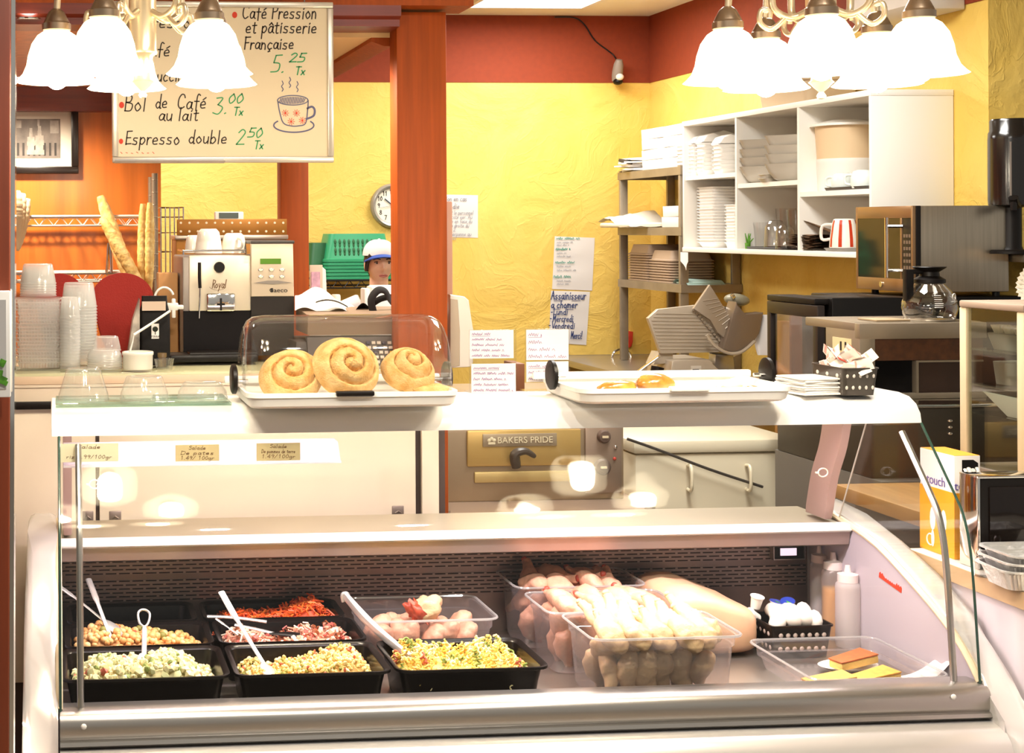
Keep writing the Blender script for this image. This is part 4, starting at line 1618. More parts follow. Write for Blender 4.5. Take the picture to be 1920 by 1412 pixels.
# handwritten tags in clear stands
def stand(x0, y0, x1, y1, Y, label, cards):
    X0, X1, Z0, Z1 = rect(x0, y0, x1, y1, Y)
    t = thing('sign_stand', label, 'sign', ((X0 + X1) / 2, Y, TOPZ), group='clear stands with handwritten tags')
    b = B()
    b.box(X0, X1, Y - .002, Y + .002, TOPZ + .001, Z1, .001)
    b.box(X0, X1, Y, Y + .045, TOPZ + .0005, TOPZ + .003)
    obj('clear_stand', b, CLEARP, t, True)
    for (a0, b0, a1, b1, lines, pens) in cards:
        A0, A1, B0, B1 = rect(a0, b0, a1, b1, Y - .004)
        b = B()
        b.box(A0, A1, Y - .0036, Y - .0026, B0, B1)
        cdo = obj('card', b, M('tag_card', 'D8CDC9', .8), t, True)
        b = B()
        nl = len(lines)
        for k, s in enumerate(lines):
            yy = b0 + (b1 - b0) * (k + .95) / (nl + .25)
            wd = min((a1 - a0) * .9, len(s) * (a1 - a0) * .052)
            scribble(b, a0 + 4, yy, (b1 - b0) / nl * .85, Y - .0042, wd, .5)
            if k == 0:
                ribbon(b, [(a0 + 4, yy + 2), (a0 + 4 + wd, yy + 1.5)], .45, lambda u, v: W(u, v, Y - .0042))
        obj('lettering', b, pens, cdo, True, smooth=0)


INKM = M('mauve_ink', '8C7498', .8)
stand(880, 618, 968, 744, 3.60, 'lower clear stand with two handwritten tags beside the bread bin',
      [(881, 619, 963, 672, ('Sandwich', 'Thon, fromage', 'Jambon, poulet', 'Salami, rosbif', 'Vegetarien maison'), INKM), (884, 682, 967, 737, ('Les Paninis', 'Poulet, brie   7.25', 'Jambon, suisse', 'Legumes grilles', 'Vegetarien, pesto'), INKM)])
stand(985, 616, 1068, 744, 3.61, 'taller clear stand with two handwritten tags left of the open tray',
      [(987, 618, 1066, 675, ('Soupes', 'Jambon', 'Poulet sauce', 'Vegetarien, maison'), INKM), (987, 678, 1066, 716, ('Prix bols', 'Minestrone', 'Lentilles, cari'), INKM)])

# paper napkins and the basket of sugar packets
np0 = W(1530, 744, 3.47)
b = B()
b.box(-.06, .06, -.06, .06, 0, .0046, .002)
for v in b.bm.verts:
    v.co.z += .0012 * math.sin(40 * v.co.x + 25 * v.co.y)
nap = obj('paper_napkin', b, PAPER, smooth=60)
for k in range(8):
    o = nap if k == 0 else nap.copy()
    if k:
        C.objects.link(o)
    o.location = (np0.x + .004 + random.uniform(-.004, .004), 3.50 + random.uniform(-.004, .004), TOPZ + .001 + k * .0052)
    o.rotation_euler = (0, random.uniform(-.02, .02), .12 + random.uniform(-.09, .09))
    tag(o, 'white paper napkin in the folded stack between the open tray and the sugar basket', 'napkin', 'stacked white napkins on the case')
a, c = W(1580, 742, 3.42), W(1652, 740, 3.42)
SBZ = wz(690, 3.42, 1615)
sb = perforated_basket('perforated_basket', 'dark perforated basket full of sugar packets at the right end of the case top', 'basket', a.x, c.x, 3.42, 3.575, TOPZ + .001, SBZ, M('basket_steel', '5A5550', .3, .6), M('hole_glint', 'D8D2CA', .5), 2, 5)
sugar_w = M('packet_white', 'F4ECE4', .6)
sugar_r = M('packet_red', 'C8402C', .5)
sugar_b = M('packet_blue', '4A4E8E', .5)
sugar_p = M('packet_pink', 'E9A79C', .5)
pk = []
for kk, sm in enumerate((sugar_r, sugar_p, sugar_b)):
    t = thing('sugar_packet', 'x', 'sugar packet')
    b = B()
    b.grid(6, 4, lambda u, v: Vector(((u - .5) * .058, (v - .5) * .03, .003 * math.sin(PI * u) * math.sin(PI * v))))
    b.grid(6, 4, lambda u, v: Vector(((u - .5) * .058, (v - .5) * .03, -.003 * math.sin(PI * u) * math.sin(PI * v) - .0003)))
    obj('paper', b, sugar_w, t, smooth=60)
    b = B()
    b.box(-.028, -.018, -.013, .013, .0012, .0022)
    b.box(.008, .013, -.011, .011, .0032, .0036)
    obj('print', b, sm, t)
    pk.append(t)
slabs = {0: 'white sugar packet with a red band heaped in the perforated basket', 1: 'white sugar packet with a pink band heaped in the perforated basket', 2: 'white sugar packet with a dark blue band heaped in the perforated basket'}
for k in range(26):
    kk = 0 if k % 4 == 0 else 2 if k % 7 == 3 else 1
    src = pk[kk]
    u, v = random.random(), random.random()
    loc = (a.x + .012 + (c.x - a.x - .024) * u, 3.435 + .125 * v, SBZ - .008 + .012 * (k // 9) + .01 * math.sin(PI * v))
    rot = (random.uniform(.3, 1.5), random.uniform(-.9, .9), random.uniform(0, 6))
    if src['label'] == 'x':
        o = src
        o.location, o.rotation_euler = loc, rot
        o['label'] = slabs[kk]
    else:
        o = dup(src, loc, rot, slabs[kk])
    o['group'] = 'sugar packets in the basket'

# ================================================================== COUNTER BEHIND THE CASE
CY = 4.15
CT = wz(698, CY, 200)
ctr = thing('counter', 'tall cream service counter with sliding doors behind the display case', 'counter', (.3, 4.4, 0))
cz = lambda y: wz(y, CY, 60)
xr_ = wx(823, CY, 850)
b = B()
b.box(-.9, x0 - .012, CY + .03, 4.78, .1, cz(726))
b.box(wx(770, CY), wx(838, CY), CY + .03, CY + .05, .1, cz(770))
obj('carcass', b, M('carcass_dark', '4A3A34', .6), ctr, True)
dz0, dz1 = cz(1282), cz(768)
for (xa, xb, yo, pulls) in ((-.9, wx(178, CY), .012, ((164, 970),)), (wx(185, CY), wx(778, CY), 0, ((216, 970), (746, 960))), (wx(790, CY), xr_, 0, ())):
    b = B()
    b.box(xa, xb, CY + yo, CY + yo + .018, dz0, dz1, .002)
    d = obj('door', b, CREAM, ctr, True)
    for (px, py) in pulls:
        p = W(px, py, CY + yo)
        b = B()
        b.box(p.x - .017, p.x + .017, CY + yo - .003, CY + yo + .001, p.z - .02, p.z + .018, .003)
        b.tube([(p.x - .009, CY + yo - .005, p.z - .002), (p.x, CY + yo - .007, p.z + .004), (p.x + .009, CY + yo - .005, p.z - .002)], .0025, 6)
        obj('pull', b, M('pull_grey', '8C7F76', .4, .6), d, True)
b = B()
b.box(-.9, xr_, CY - .012, CY + .012, cz(767), cz(753), .002)
obj('black_strip', b, BLACK, ctr, True)
b = B()
b.box(-.9, x0 - .012, CY, CY + .03, cz(753), cz(727))
b.box(-.9, x0 - .012, CY - .006, CY + .02, cz(727), cz(721), .001)
obj('front_band', b, CREAM, ctr, True)
b = B()
b.box(-.9, x0 - .012, CY - .01, 4.8, cz(721), CT - .008, .002)
obj('worktop', b, M('counter_edge', 'D9BFA0', .5, var=.06, vscale=4), ctr, True)
b = B()
b.box(-.9, x0 - .012, CY - .012, 4.8, CT - .008, CT, .001)
obj('glass_top', b, GREENGL, ctr, True)
b = B()
b.box(-.9, xr_, CY + .05, CY + .06, 0, dz0)
kick = M('kick_mesh', '6A4A22', .5, .5)
obj('kick_grille', b, SLOTS('expanded_metal', '8A6A30', '1A120A', .03, .012), ctr, True)

# nested clear tubs and boxes on the counter
def unit_box(w_, d_, h):
    b = B()
    loft(b, [(w_ * .86, d_ * .86, .012, 0), (w_ * .94, d_ * .94, .014, h * .8), (w_, d_, .014, h * .82), (w_, d_, .014, h * .95), (w_ * .97, d_ * .97, .014, h)], True, False)
    for k in range(14):
        x = w_ * (-.42 + .84 * k / 13)
        b.box(x - .0012, x + .0012, -d_ * .475, -d_ * .455, h * .1, h * .78)
    return b


Y = 4.28
a, c = wx(30, Y, 640), wx(117, Y, 640)
bw = c - a
pitch = (wz(560, Y, 70) - CT) / 20
box0 = obj('clear_box', unit_box(bw, bw * .9, pitch * 1.9), CUPP, smooth=0)
for k in range(19):
    o = box0 if k == 0 else box0.copy()
    if k:
        C.objects.link(o)
    o.location = ((a + c) / 2 + random.uniform(-.002, .002), Y + .06, CT + .001 + k * pitch)
    o.rotation_euler = (0, 0, random.uniform(-.02, .02))
    tag(o, 'ribbed clear hinged box nested in the square stack at the left end of the counter', 'container', 'nested clear boxes on the counter')


def cup_stack(px0, px1, ytop, ybase, Y, n, zbase, label, group, topfrac=.34, mat=None):
    """upturned cups nested on each other"""
    a, c = wx(px0, Y, ybase), wx(px1, Y, ybase)
    R = (c - a) / 2
    zt = wz(ytop, Y, (px0 + px1) / 2)
    H = zt - zbase
    h = H * topfrac if n > 1 else H
    pt = (H - h) / max(1, n - 1)
    b = B()
    b.shell([(R, 0), (R, .003), (R * .965, .004), (R * .95, .012), (R * .8, h * .94), (R * .74, h), (R * .6, h - .003), (.001, h - .003)], seg=28)
    src = obj('deli_cup', b, mat or CUPP, smooth=50)
    for k in range(n):
        o = src if k == 0 else src.copy()
        if k:
            C.objects.link(o)
        o.location = ((a + c) / 2, Y, zbase + .0008 + k * pt)
        tag(o, label, 'cup', group)


ztop = CT + 20 * pitch
cup_stack(37, 106, 495, 560, 4.34, 6, ztop + .004, 'upturned clear cup nested on top of the square box stack', 'cups on the square stack', .62)
cup_stack(114, 183, 530, 690, 4.42, 20, CT, 'upturned clear cup nested in the tall stack beside the red board', 'cups in the tall stack', .3)
cup_stack(112, 151, 557, 692, 4.27, 18, CT, 'upturned clear cup nested in the narrow stack against the square boxes', 'cups in the narrow stack', .3)
cup_stack(163, 230, 655, 697, 4.26, 5, CT, 'low clear bowl nested under the small cup beside the white ramekin', 'low clear bowls on the counter', .5)
cup_stack(174, 227, 631, 656, 4.27, 1, wz(658, 4.27, 200), 'small upturned clear cup on top of the low bowls', None)
b = B()
p0, p1 = wx(229, 4.24, 680), wx(288, 4.24, 680)
R = (p1 - p0) / 2
zt = wz(659, 4.24, 258) - CT
b.lathe([(R * .92, 0), (R * .95, .004), (R * .96, zt * .78), (R, zt * .82), (R, zt * .97), (R * .97, zt), (R * .9, zt), (R * .88, .006), (.001, .005)], seg=36)
o = obj('ramekin', b, CERAM, smooth=50)
o.location = ((p0 + p1) / 2, 4.24, CT)
tag(o, 'white ceramic ramekin in front of the black coffee bag', 'ramekin')
b = B()
q = [W(243, 662, 4.24), W(249, 640, 4.24), W(251, 628, 4.24)]
b.tube(q, [.006, .004, .003], 8, flat=.5)
b.tube([W(251, 628, 4.24), W(285, 606, 4.26), W(319, 583, 4.28)], .0038, 8)
solo('stirring_spoon', b, WHITE, 'white plastic stirrer standing in the ramekin', 'spoon', smooth=60)
# black coffee bag with its printed label
X0, X1, Z0, Z1 = rect(250, 555, 318, 664, 4.36)
t = thing('coffee_bag', 'black coffee bag with a tree label behind the white ramekin', 'coffee bag', ((X0 + X1) / 2, 4.37, CT))
xa = wx(262, 4.36, 600)
b = B()
loft(b, [(X1 - xa, .07, .008, 0), (X1 - xa, .075, .01, (Z1 - CT) * .75), (X1 - xa - .012, .03, .006, (Z1 - CT) * .88), (X1 - xa - .014, .012, .004, Z1 - CT)], True, True, ((xa + X1) / 2, 4.37, CT))
obj('pouch', b, M('bag_foil', '0C0908', .6, bump=.1, bscale=30, spec=.15), t, True, smooth=50)
X, X2, Zb, Za = rect(284, 607, 298, 635, 4.33)
b = B()
b.box(X, X2, 4.329, 4.3305, Zb, Za)
lb = obj('label_patch', b, PAPER, t, True)
b = B()
xm = (X + X2) / 2
b.ell((xm, 4.3285, Za - .016), (.0085, .0006, .008), seg=12)
b.box(xm - .0012, xm + .0012, 4.328, 4.3292, Za - .032, Za - .016)
obj('tree_mark', b, M('tree_ink', '17200F', .7), lb, True)
type_text('lettering', 'TERRA', INKB, lb, (xm, 4.3284, Zb + .003), (PI / 2, 0, 0), .009, .0003)
b = B()
b.box(wx(266, 4.33, 578), wx(310, 4.33, 578), 4.318, 4.3215, wz(582, 4.33, 288), wz(565, 4.33, 288))
part_label(obj('tape_strip', b, M('tape_paper', 'CDB8A4', .8), t, True), 'pale tape strip')
b = B()
b.prism([(wx(236, 4.35, 640), CT), (xa - .002, CT), (xa - .001, wz(560, 4.35, 258)), (wx(249, 4.35, 600), wz(600, 4.35, 258))], 'Y', 4.335, 4.40)
part_label(obj('side_gusset', b, M('bag_side', '2A2420', .4, var=.5, vscale=14, col2='C9BFB0'), t, True), 'pale printed side of the bag')
b = B()
p = W(307, 690, 4.22)
r = .0125
b.lathe([(r, 0), (r, .02), (r * .9, .023), (r * .9, .03)], c=(p.x + .001, 4.30, CT), seg=18)
b.lathe([(r * 1.1, .028), (r * 1.12, .04), (.001, .041)], c=(p.x + .001, 4.30, CT), seg=18)
solo('spice_jar', b, [M('jar_brown', '6A5638', .2)], 'tiny dark jar between the coffee bag and the coffee machine', 'jar')
b = B()
xa, xb = wx(290, 4.2, 685), wx(326, 4.2, 685)
b.shell([((xb - xa) / 2 * .8, 0), ((xb - xa) / 2, .032)], c=((xa + xb) / 2, 4.205, CT), seg=24, wave=lambda a, i: 1 + .05 * math.cos(14 * a))
solo('ribbed_glass', b, CLEAR('ribbed', (.9, .9, .88), .2, .5), 'small ribbed clear dish at the edge of the glass counter top', 'dish')
b = B()
X0, X1, Z0, Z1 = rect(297, 512, 334, 690, 4.62)
b.box(X0, X1, 4.62, 4.7, CT, Z1, .003)
solo('cardboard_box', b, M('cardboard', 'BE8E5A', .8, var=.1, vscale=8), 'tall brown cardboard box behind the black coffee bag', 'box')
# red rounded boards
for (xl, xr2, yt, lab, Y) in ((172, 288, 512, 'red fan-shaped board with a rounded top behind the cup stacks', 4.56), (66, 156, 513, 'red rounded board mostly hidden behind the cups on the square stack', 4.60)):
    pts = []
    xm, rr = (xl + xr2) / 2, (xr2 - xl) / 2
    yc = yt + rr * .82
    for k in range(25):
        a = math.radians(-8 + 196 * k / 24)
        pts.append((xm + rr * math.cos(a), yc - rr * .82 * math.sin(a)))
    pts += [(xm - rr * .72, yc + 70), (xm - rr * .38, 690), (xm + rr * .2, 694), (xm + rr * .5, yc + 100)]
    P3 = [W(px, py, Y) for px, py in pts]
    b = B()
    b.prism([(p.x, max(p.z, CT + .001)) for p in P3], 'Y', Y, Y + .02, .004)
    solo('fan_board', b, REDFAB, lab, 'board', 'red rounded boards')

# espresso machine
t = thing('coffee_machine', 'silver and cream espresso machine with cups on top', 'coffee machine', (wx(450, 4.5), 4.7, CT))
Y = 4.50
MB_ = M('machine_side', '8E867E', .4, .4)
MF = M('machine_cream', 'DDD2BC', .32, .25)
X0, X1, Z0, Z1 = rect(343, 478, 472, 690, Y)
b = B()
b.box(X0, wx(552, Y), Y + .012, Y + .36, CT + .012, Z1 - .004, .006)
obj('housing', b, MB_, t, True)
b = B()
zf0 = wz(583, Y, 410)
b.box(wx(355, Y), wx(471, Y), Y, Y + .014, zf0, wz(479, Y, 410), .004)
fp = obj('front_plate', b, MF, t, True)
p = W(411, 501, Y)
b = B()
b.lathe([(.001, 0), (.0155, 0), (.017, .004), (.017, .012)], c=(p.x, Y - .012, p.z), seg=24, R=RE(-PI / 2, 0, 0))
obj('dial', b, BLACK, fp, True)
b = B()
q = [W(374, 492, Y - .02), W(374, 520, Y - .02), W(375, 540, Y - .018)]
b.tube(q, .0052, 10)
obj('lever', b, BLACK, fp, True)
b = B()
b.tube([W(375, 540, Y - .018), W(374, 570, Y - .018), W(373, 597, Y - .018)], .0028, 8)
obj('steam_pipe', b, CHROME, fp, True)
ss = B()
ribbon(ss, [(408 + 15 * math.cos(a), 537 + 7 * math.sin(a)) for a in [math.radians(-60 + 12 * k) for k in range(20)]], .35, lambda u, v: W(u, v, Y - .0009))
write_px(ss, 'Royal', 397, 540, 17, Y - .0008, 27, .8, .25)
obj('lettering', ss, M('gold_ink', '6A4A28', .4), fp, True, smooth=0)
X2, X3, Z2, Z3 = rect(386, 549, 440, 584, Y)
b = B()
b.box(X2, X3, Y - .016, Y + .004, Z2, Z3, .006)
sp = obj('spout', b, CHROME, t, True)
b = B()
xm = (X2 + X3) / 2
b.box(xm - .003, xm + .003, Y - .02, Y - .014, Z2 + .004, Z3 - .016)
b.box(xm - .012, xm + .012, Y - .02, Y - .014, Z2 + .02, Z2 + .026)
obj('nozzle', b, BLACK, sp, True)
b = B()
b.box(wx(344, Y), wx(471, Y), Y + .004, Y + .014, wz(662, Y, 410), zf0)
obj('recess', b, M('recess_black', '0E0A0B', .6, spec=.15), t, True)
b = B()
b.box(wx(316, Y - .06), wx(476, Y), Y - .1, Y + .014, wz(672, Y - .08, 400) - .01, wz(664, Y - .08, 400), .006)
b.box(wx(350, Y), wx(476, Y), Y - .08, Y + .3, CT + .001, CT + .03, .004)
obj('drip_tray', b, BLACK, t, True)
X0, X1, Z0, Z1 = rect(471, 456, 551, 556, Y - .01)
b = B()
b.prism([(X0, Z0), (X1, Z0), (X1 - .002, Z1), (X0, Z1)], 'Y', Y - .012, Y + .014, .004)
cp = obj('control_panel', b, M('panel_cream', 'D2C3AC', .4, .2), t, True)
b = B()
b.box(X0 - .001, X1 + .002, Y - .014, Y + .3, Z1 - .002, Z1 + .008, .003)
obj('panel_cap', b, DKGREY, t, True)
A0, A1, A2, A3 = rect(488, 485, 527, 495, Y - .0145)
b = B()
b.box(A0, A1, Y - .0145, Y - .0115, A2, A3)
obj('green_display', b, M('lcd_green', '4E7A1E', .3, emis='6FA024', es=.12), cp, True)
for k in range(6):
    p = W(489 + 20 * (k % 3), 506 + 13 * (k // 3), Y - .014)
    b = B()
    b.lathe([(.0085, 0), (.0085, .003), (.006, .004), (.001, .004)], c=(p.x, Y - .012, p.z), seg=16, R=RE(PI / 2, 0, 0), aspect=.72)
    bt = obj('button', b, CHROME, cp, True)
    b = B()
    b.lathe([(.0058, .0042), (.001, .0042)], c=(p.x, Y - .0122, p.z), seg=12, R=RE(PI / 2, 0, 0), aspect=.7)
    obj('button_face', b, M('btn_face', 'E6DDC8', .4), bt, True)
b = B()
b.prism([(wx(475, Y), wz(530, Y, 500)), (wx(510, Y), wz(533, Y, 500)), (wx(546, Y), wz(530, Y, 500)), (wx(520, Y), wz(526, Y, 500)), (wx(500, Y), wz(526, Y, 500))], 'Y', Y - .016, Y - .011)
obj('swoosh', b, MB_, cp, True)
p = W(523, 548, Y - .0135)
type_text('lettering', 'Saeco', INKB, cp, (p.x, Y - .0138, p.z), (PI / 2, 0, 0), .019, .0004, width=.053)
b = B()
q = W(509, 544, Y - .0138)
b.tube([(q.x + .0045 * math.cos(a), Y - .0138, q.z + .0045 * math.sin(a)) for a in [k * PI / 8 for k in range(16)]], .0012, 5, True)
b.ell((q.x, Y - .0138, q.z), (.002, .0008, .003), seg=8)
obj('logo_mark', b, INKB, cp, True)
b = B()
b.box(wx(471, Y), wx(551, Y), Y - .006, Y + .014, wz(590, Y, 510), Z0)
b.box(wx(471, Y), wx(551, Y), Y, Y + .014, CT + .012, wz(590, Y, 510))
obj('lower_panel', b, M('panel_dark', '2C2724', .5, spec=.2), t, True)
b = B()
zr = wz(470, Y, 400)
b.tube([(wx(345, Y), Y + .2, zr), (wx(345, Y), Y + .012, zr), (wx(462, Y), Y + .012, zr), (wx(462, Y), Y + .2, zr)], .003, 8)
b.tube([(wx(345, Y), Y + .012, zr - .012), (wx(345, Y), Y + .012, zr)], .003, 8)
b.tube([(wx(462, Y), Y + .012, zr - .012), (wx(462, Y), Y + .012, zr)], .003, 8)
obj('cup_rail', b, CHROME, t, True)
zmt = wz(476, Y, 400)
for (xa, xb, yt, Yc, hnd, lab) in ((365, 417, 429, 4.60, 0, 'tall upturned white cup in the middle on the coffee machine'), (414, 463, 437, 4.62, 1, 'upturned white cup with its handle showing beside the control panel'), (346, 378, 441, 4.68, 0, 'white cup half hidden at the left on the coffee machine')):
    a, c = wx(xa, Yc, 460), wx(xb, Yc, 460)
    R = (c - a) / 2
    zt = wz(yt, Yc, (xa + xb) / 2) - zmt
    t2 = thing('coffee_cup', lab, 'cup', ((a + c) / 2, Yc, zmt), group='cups on the coffee machine')
    b = B()
    b.lathe([(R, 0), (R * .99, .004), (R * .9, zt * .5), (R * .78, zt * .86), (R * .66, zt * .94), (R * .56, zt), (R * .48, zt), (R * .46, zt - .003), (.001, zt - .003)], seg=32)
    obj('body', b, CERAM, t2)
    if hnd:
        b = B()
        b.tube(crom([(R * .2, -R * .86, zt * .75), (R * .45, -R * 1.5, zt * .62), (R * .4, -R * 1.4, zt * .3), (R * .2, -R * .93, zt * .25)], 5), .0042, 8)
        obj('handle', b, CERAM, t2)
# milk tube on the side of the machine
t = thing('milk_frother', 'white milk tube curled at the left side of the coffee machine', 'milk frother', W(330, 575, 4.46))
b = B()
cen = W(308, 560, 4.46)
pts = [cen + Vector((.029 * math.cos(a), 0, .034 * math.sin(a))) for a in [math.radians(20 + 300 * k / 24) for k in range(25)]]
b.tube(pts, .0035, 8)
obj('tube', b, WHITE, t, True)
b = B()
for (xa, ya, xb, yb) in ((312, 568, 334, 582), (322, 560, 329, 596), (326, 572, 344, 580)):
    X0, X1, Z0, Z1 = rect(xa, ya, xb, yb, 4.46)
    b.box(X0, X1, 4.452, 4.47, Z0, Z1, .003)
obj('valve', b, WHITE, t, True)

# ------------------------------------------------------------------ cash register, bags
Y = 4.34
t = thing('cash_register', 'dark cash register behind the covered bread bin', 'cash register', (wx(640, Y), Y + .2, CT))
b = B()
b.box(wx(556, Y), wx(812, Y) - .01, Y + .02, Y + .26, CT + .001, wz(640, Y, 650), .008)
obj('body', b, M('register_dark', '3A322E', .5), t, True)
b = B()
za = wz(590, Y, 660)
b.prism([(Y + .01, wz(628, Y, 660)), (Y, za), (Y + .22, za + .012), (Y + .22, wz(628, Y, 660))], 'X', wx(577, Y), wx(788, Y), .004)
obj('printer_cover', b, M('register_beige', '86705C', .5), t, True)
b = B()
b.prism([(Y - .02, wz(690, Y, 660)), (Y + .012, wz(632, Y, 660)), (Y + .04, wz(632, Y, 660)), (Y + .04, wz(690, Y, 660))], 'X', wx(577, Y), wx(742, Y))
kb = obj('keyboard', b, M('register_grey', '4E4640', .5), t, True)
kw, ky, kn = M('key_white', 'D8CDBE', .5), M('key_yellow', 'D9A83A', .5), M('key_navy', '2C2A3E', .5)
for i in range(5):
    for jj in range(5):
        px, py = 690 + i * 10 + jj * 2.2, 643 + jj * 9
        s = (py - 632) / 58
        p = W(px, py, Y + .012 - .032 * s - .004)
        b = B()
        b.cbox(p, (.011, .008, .009), RE(-.3, 0, 0), .001)
        obj('key', b, ky if (i == 4 and jj > 1) else kw if (i + jj) % 3 else kn, kb, True)
b = B()
b.prism([(wx(748, Y), wz(690, Y, 780)), (wx(812, Y) - .01, wz(690, Y, 780)), (wx(806, Y), wz(615, Y, 780)), (wx(790, Y), wz(606, Y, 780)), (wx(742, Y), wz(608, Y, 780))], 'Y', Y - .01, Y + .02, .004)
obj('display_back', b, M('display_dark', '3A3836', .35), t, True)
b = B()
b.grid(22, 12, lambda u, v: W(553 + 140 * u, 588 - (50 * math.sin(PI * min(1, .25 + u * .85)) * (1 - .35 * u)) * math.sin(PI * .5 * (.1 + .9 * v)) - 5 * math.sin(13 * u + 4 * v), 4.44 + .16 * v))
solo('paper_bag', b, BAGW, 'crumpled white paper bag lying beside the coffee machine on the register', 'paper bag', smooth=40)
b = B()
b.grid(12, 8, lambda u, v: W(752 + 84 * u, 574 + 24 * u * u - 8 * math.sin(PI * u) * (1 - v) + 3 * math.sin(9 * u), 4.41 + .15 * v))
b.grid(12, 4, lambda u, v: W(752 + 84 * u, 574 + 24 * u * u - 8 * math.sin(PI * u) + 3 * math.sin(9 * u) + 11 * v * (1 - .6 * u), 4.41))
solo('paper_bag', b, BAGW, 'flat white paper bag drooping at the right end of the register', 'paper bag', smooth=60)
b = B()
strap = M('black_strap', '14100F', .8)
cr = crom([W(700, 585, 4.44), W(696, 562, 4.44), W(708, 545, 4.45), W(722, 546, 4.46), W(731, 562, 4.46), W(742, 575, 4.45), W(754, 586, 4.44)], 6)
b.tube(cr, .0032, 8, flat=3.6)
cr = crom([W(698, 570, 4.48), W(715, 560, 4.48), W(735, 558, 4.48), W(752, 572, 4.47), W(757, 586, 4.46)], 6)
b.tube(cr, .003, 8, flat=3.2)
b.grid(8, 4, lambda u, v: W(664 + 34 * u, 586 - 18 * math.sin(PI * u) * (1 - v * .6), 4.47 + .06 * v))
solo('bag_strap', b, strap, 'black looped strap lying on the cash register in front of the pillar', 'strap', smooth=60)
b = B()
b.grid(10, 4, lambda u, v: W(592 + 60 * u, 585 - 24 * math.sin(PI * (.15 + .55 * (1 - u))) + 3 * v, 4.42 + .03 * v))
solo('dark_cloth', b, strap, 'dark folded cloth half under the crumpled paper bag', 'cloth', smooth=60)

# beige device and conduit on the pillar's right side
Y = 4.33
t = thing('wall_terminal', 'beige rounded plastic terminal on the right side of the wooden pillar', 'terminal', W(862, 620, Y))
b = B()
pts = [(842, 552), (870, 556), (878, 563), (886, 620), (886, 680), (880, 688), (842, 690)]
b.prism([(W(px, py, Y).x, W(px, py, Y).z) for px, py in pts], 'Y', Y - .01, Y + .05, .006)
obj('shell', b, M('terminal_white', 'E2DACE', .4), t, True)
b = B()
pts = [(844, 560), (858, 562), (862, 620), (862, 686), (844, 688)]
b.prism([(W(px, py, Y - .012).x, W(px, py, Y - .012).z) for px, py in pts], 'Y', Y - .014, Y - .008, .002)
part_label(obj('side_cover', b, M('terminal_beige', 'B3A48E', .5), t, True), 'darker beige cover')
X0, X1, Z0, Z1 = rect(838, 378, 847, 552, 4.31)
b = B()
b.box(x1 + .0005, X1, 4.30, 4.33, Z0, Z1, .003)
solo('conduit', b, M('conduit_pink', 'C79A84', .5), 'thin pale conduit running up the right side of the wooden pillar', 'conduit')

# ================================================================== LEFT BACKGROUND
# framed photograph on the wood panel
t = thing('picture_frame', 'black framed old photograph on the orange wood panel', 'picture', W(84, 325, 6.19))
X0, X1, Z0, Z1 = rect(6, 190, 147, 326, 6.19)
b = B()
for q in ((X0, X1, Z1 - .03, Z1), (X0, X1, Z0, Z0 + .03), (X0, X0 + .03, Z0 + .03, Z1 - .03), (X1 - .03, X1, Z0 + .03, Z1 - .03)):
    b.box(q[0], q[1], 6.165, 6.198, q[2], q[3], .004)
obj('frame', b, M('frame_black', '1A1210', .3), t, True)
b = B()
b.box(X0 + .02, X1 - .02, 6.185, 6.196, Z0 + .02, Z1 - .02)
obj('mount', b, M('mount_board', 'D8D2C4', .8), t, True)
A0, A1, A2, A3 = rect(18, 223, 113, 296, 6.18)
b = B()
b.box(A0, A1, 6.183, 6.1855, A2, A3)
ph = obj('photograph', b, M('old_photo', '6E6660', .6, var=.5, vscale=14), t, True)
for (fx, wd, yt, yb) in ((58, 15, 240, 290), (74, 17, 236, 290)):
    b = B()
    for k in range(6):
        s = [.35, .42, .9, 1.0, .8, 1.05][k]
        q = rect(fx - wd * s / 2, yt + (yb - yt) * k / 6, fx + wd * s / 2, yt + (yb - yt) * (k + 1) / 6, 6.182)
        b.box(q[0], q[1], 6.1815, 6.183, q[2], q[3])
    obj('figure_print', b, M('photo_pale', '9A948C', .7, var=.3, vscale=30), ph, True)
for (q0, q1, q2, q3) in ((94, 226, 110, 250), (70, 224, 74, 236), (20, 226, 40, 240)):
    b = B()
    q = rect(q0, q1, q2, q3, 6.182)
    b.box(q[0], q[1], 6.182, 6.183, q[2], q[3])
    obj('light_print', b, bpy.data.materials['photo_pale'], ph, True)
b = B()
for k in range(9):
    q = rect(22 + k * 10, 268, 26 + k * 10, 292, 6.182)
    b.box(q[0], q[1], 6.1822, 6.183, q[2], q[3])
obj('baluster_print', b, M('photo_dark', '2A2624', .6), ph, True)

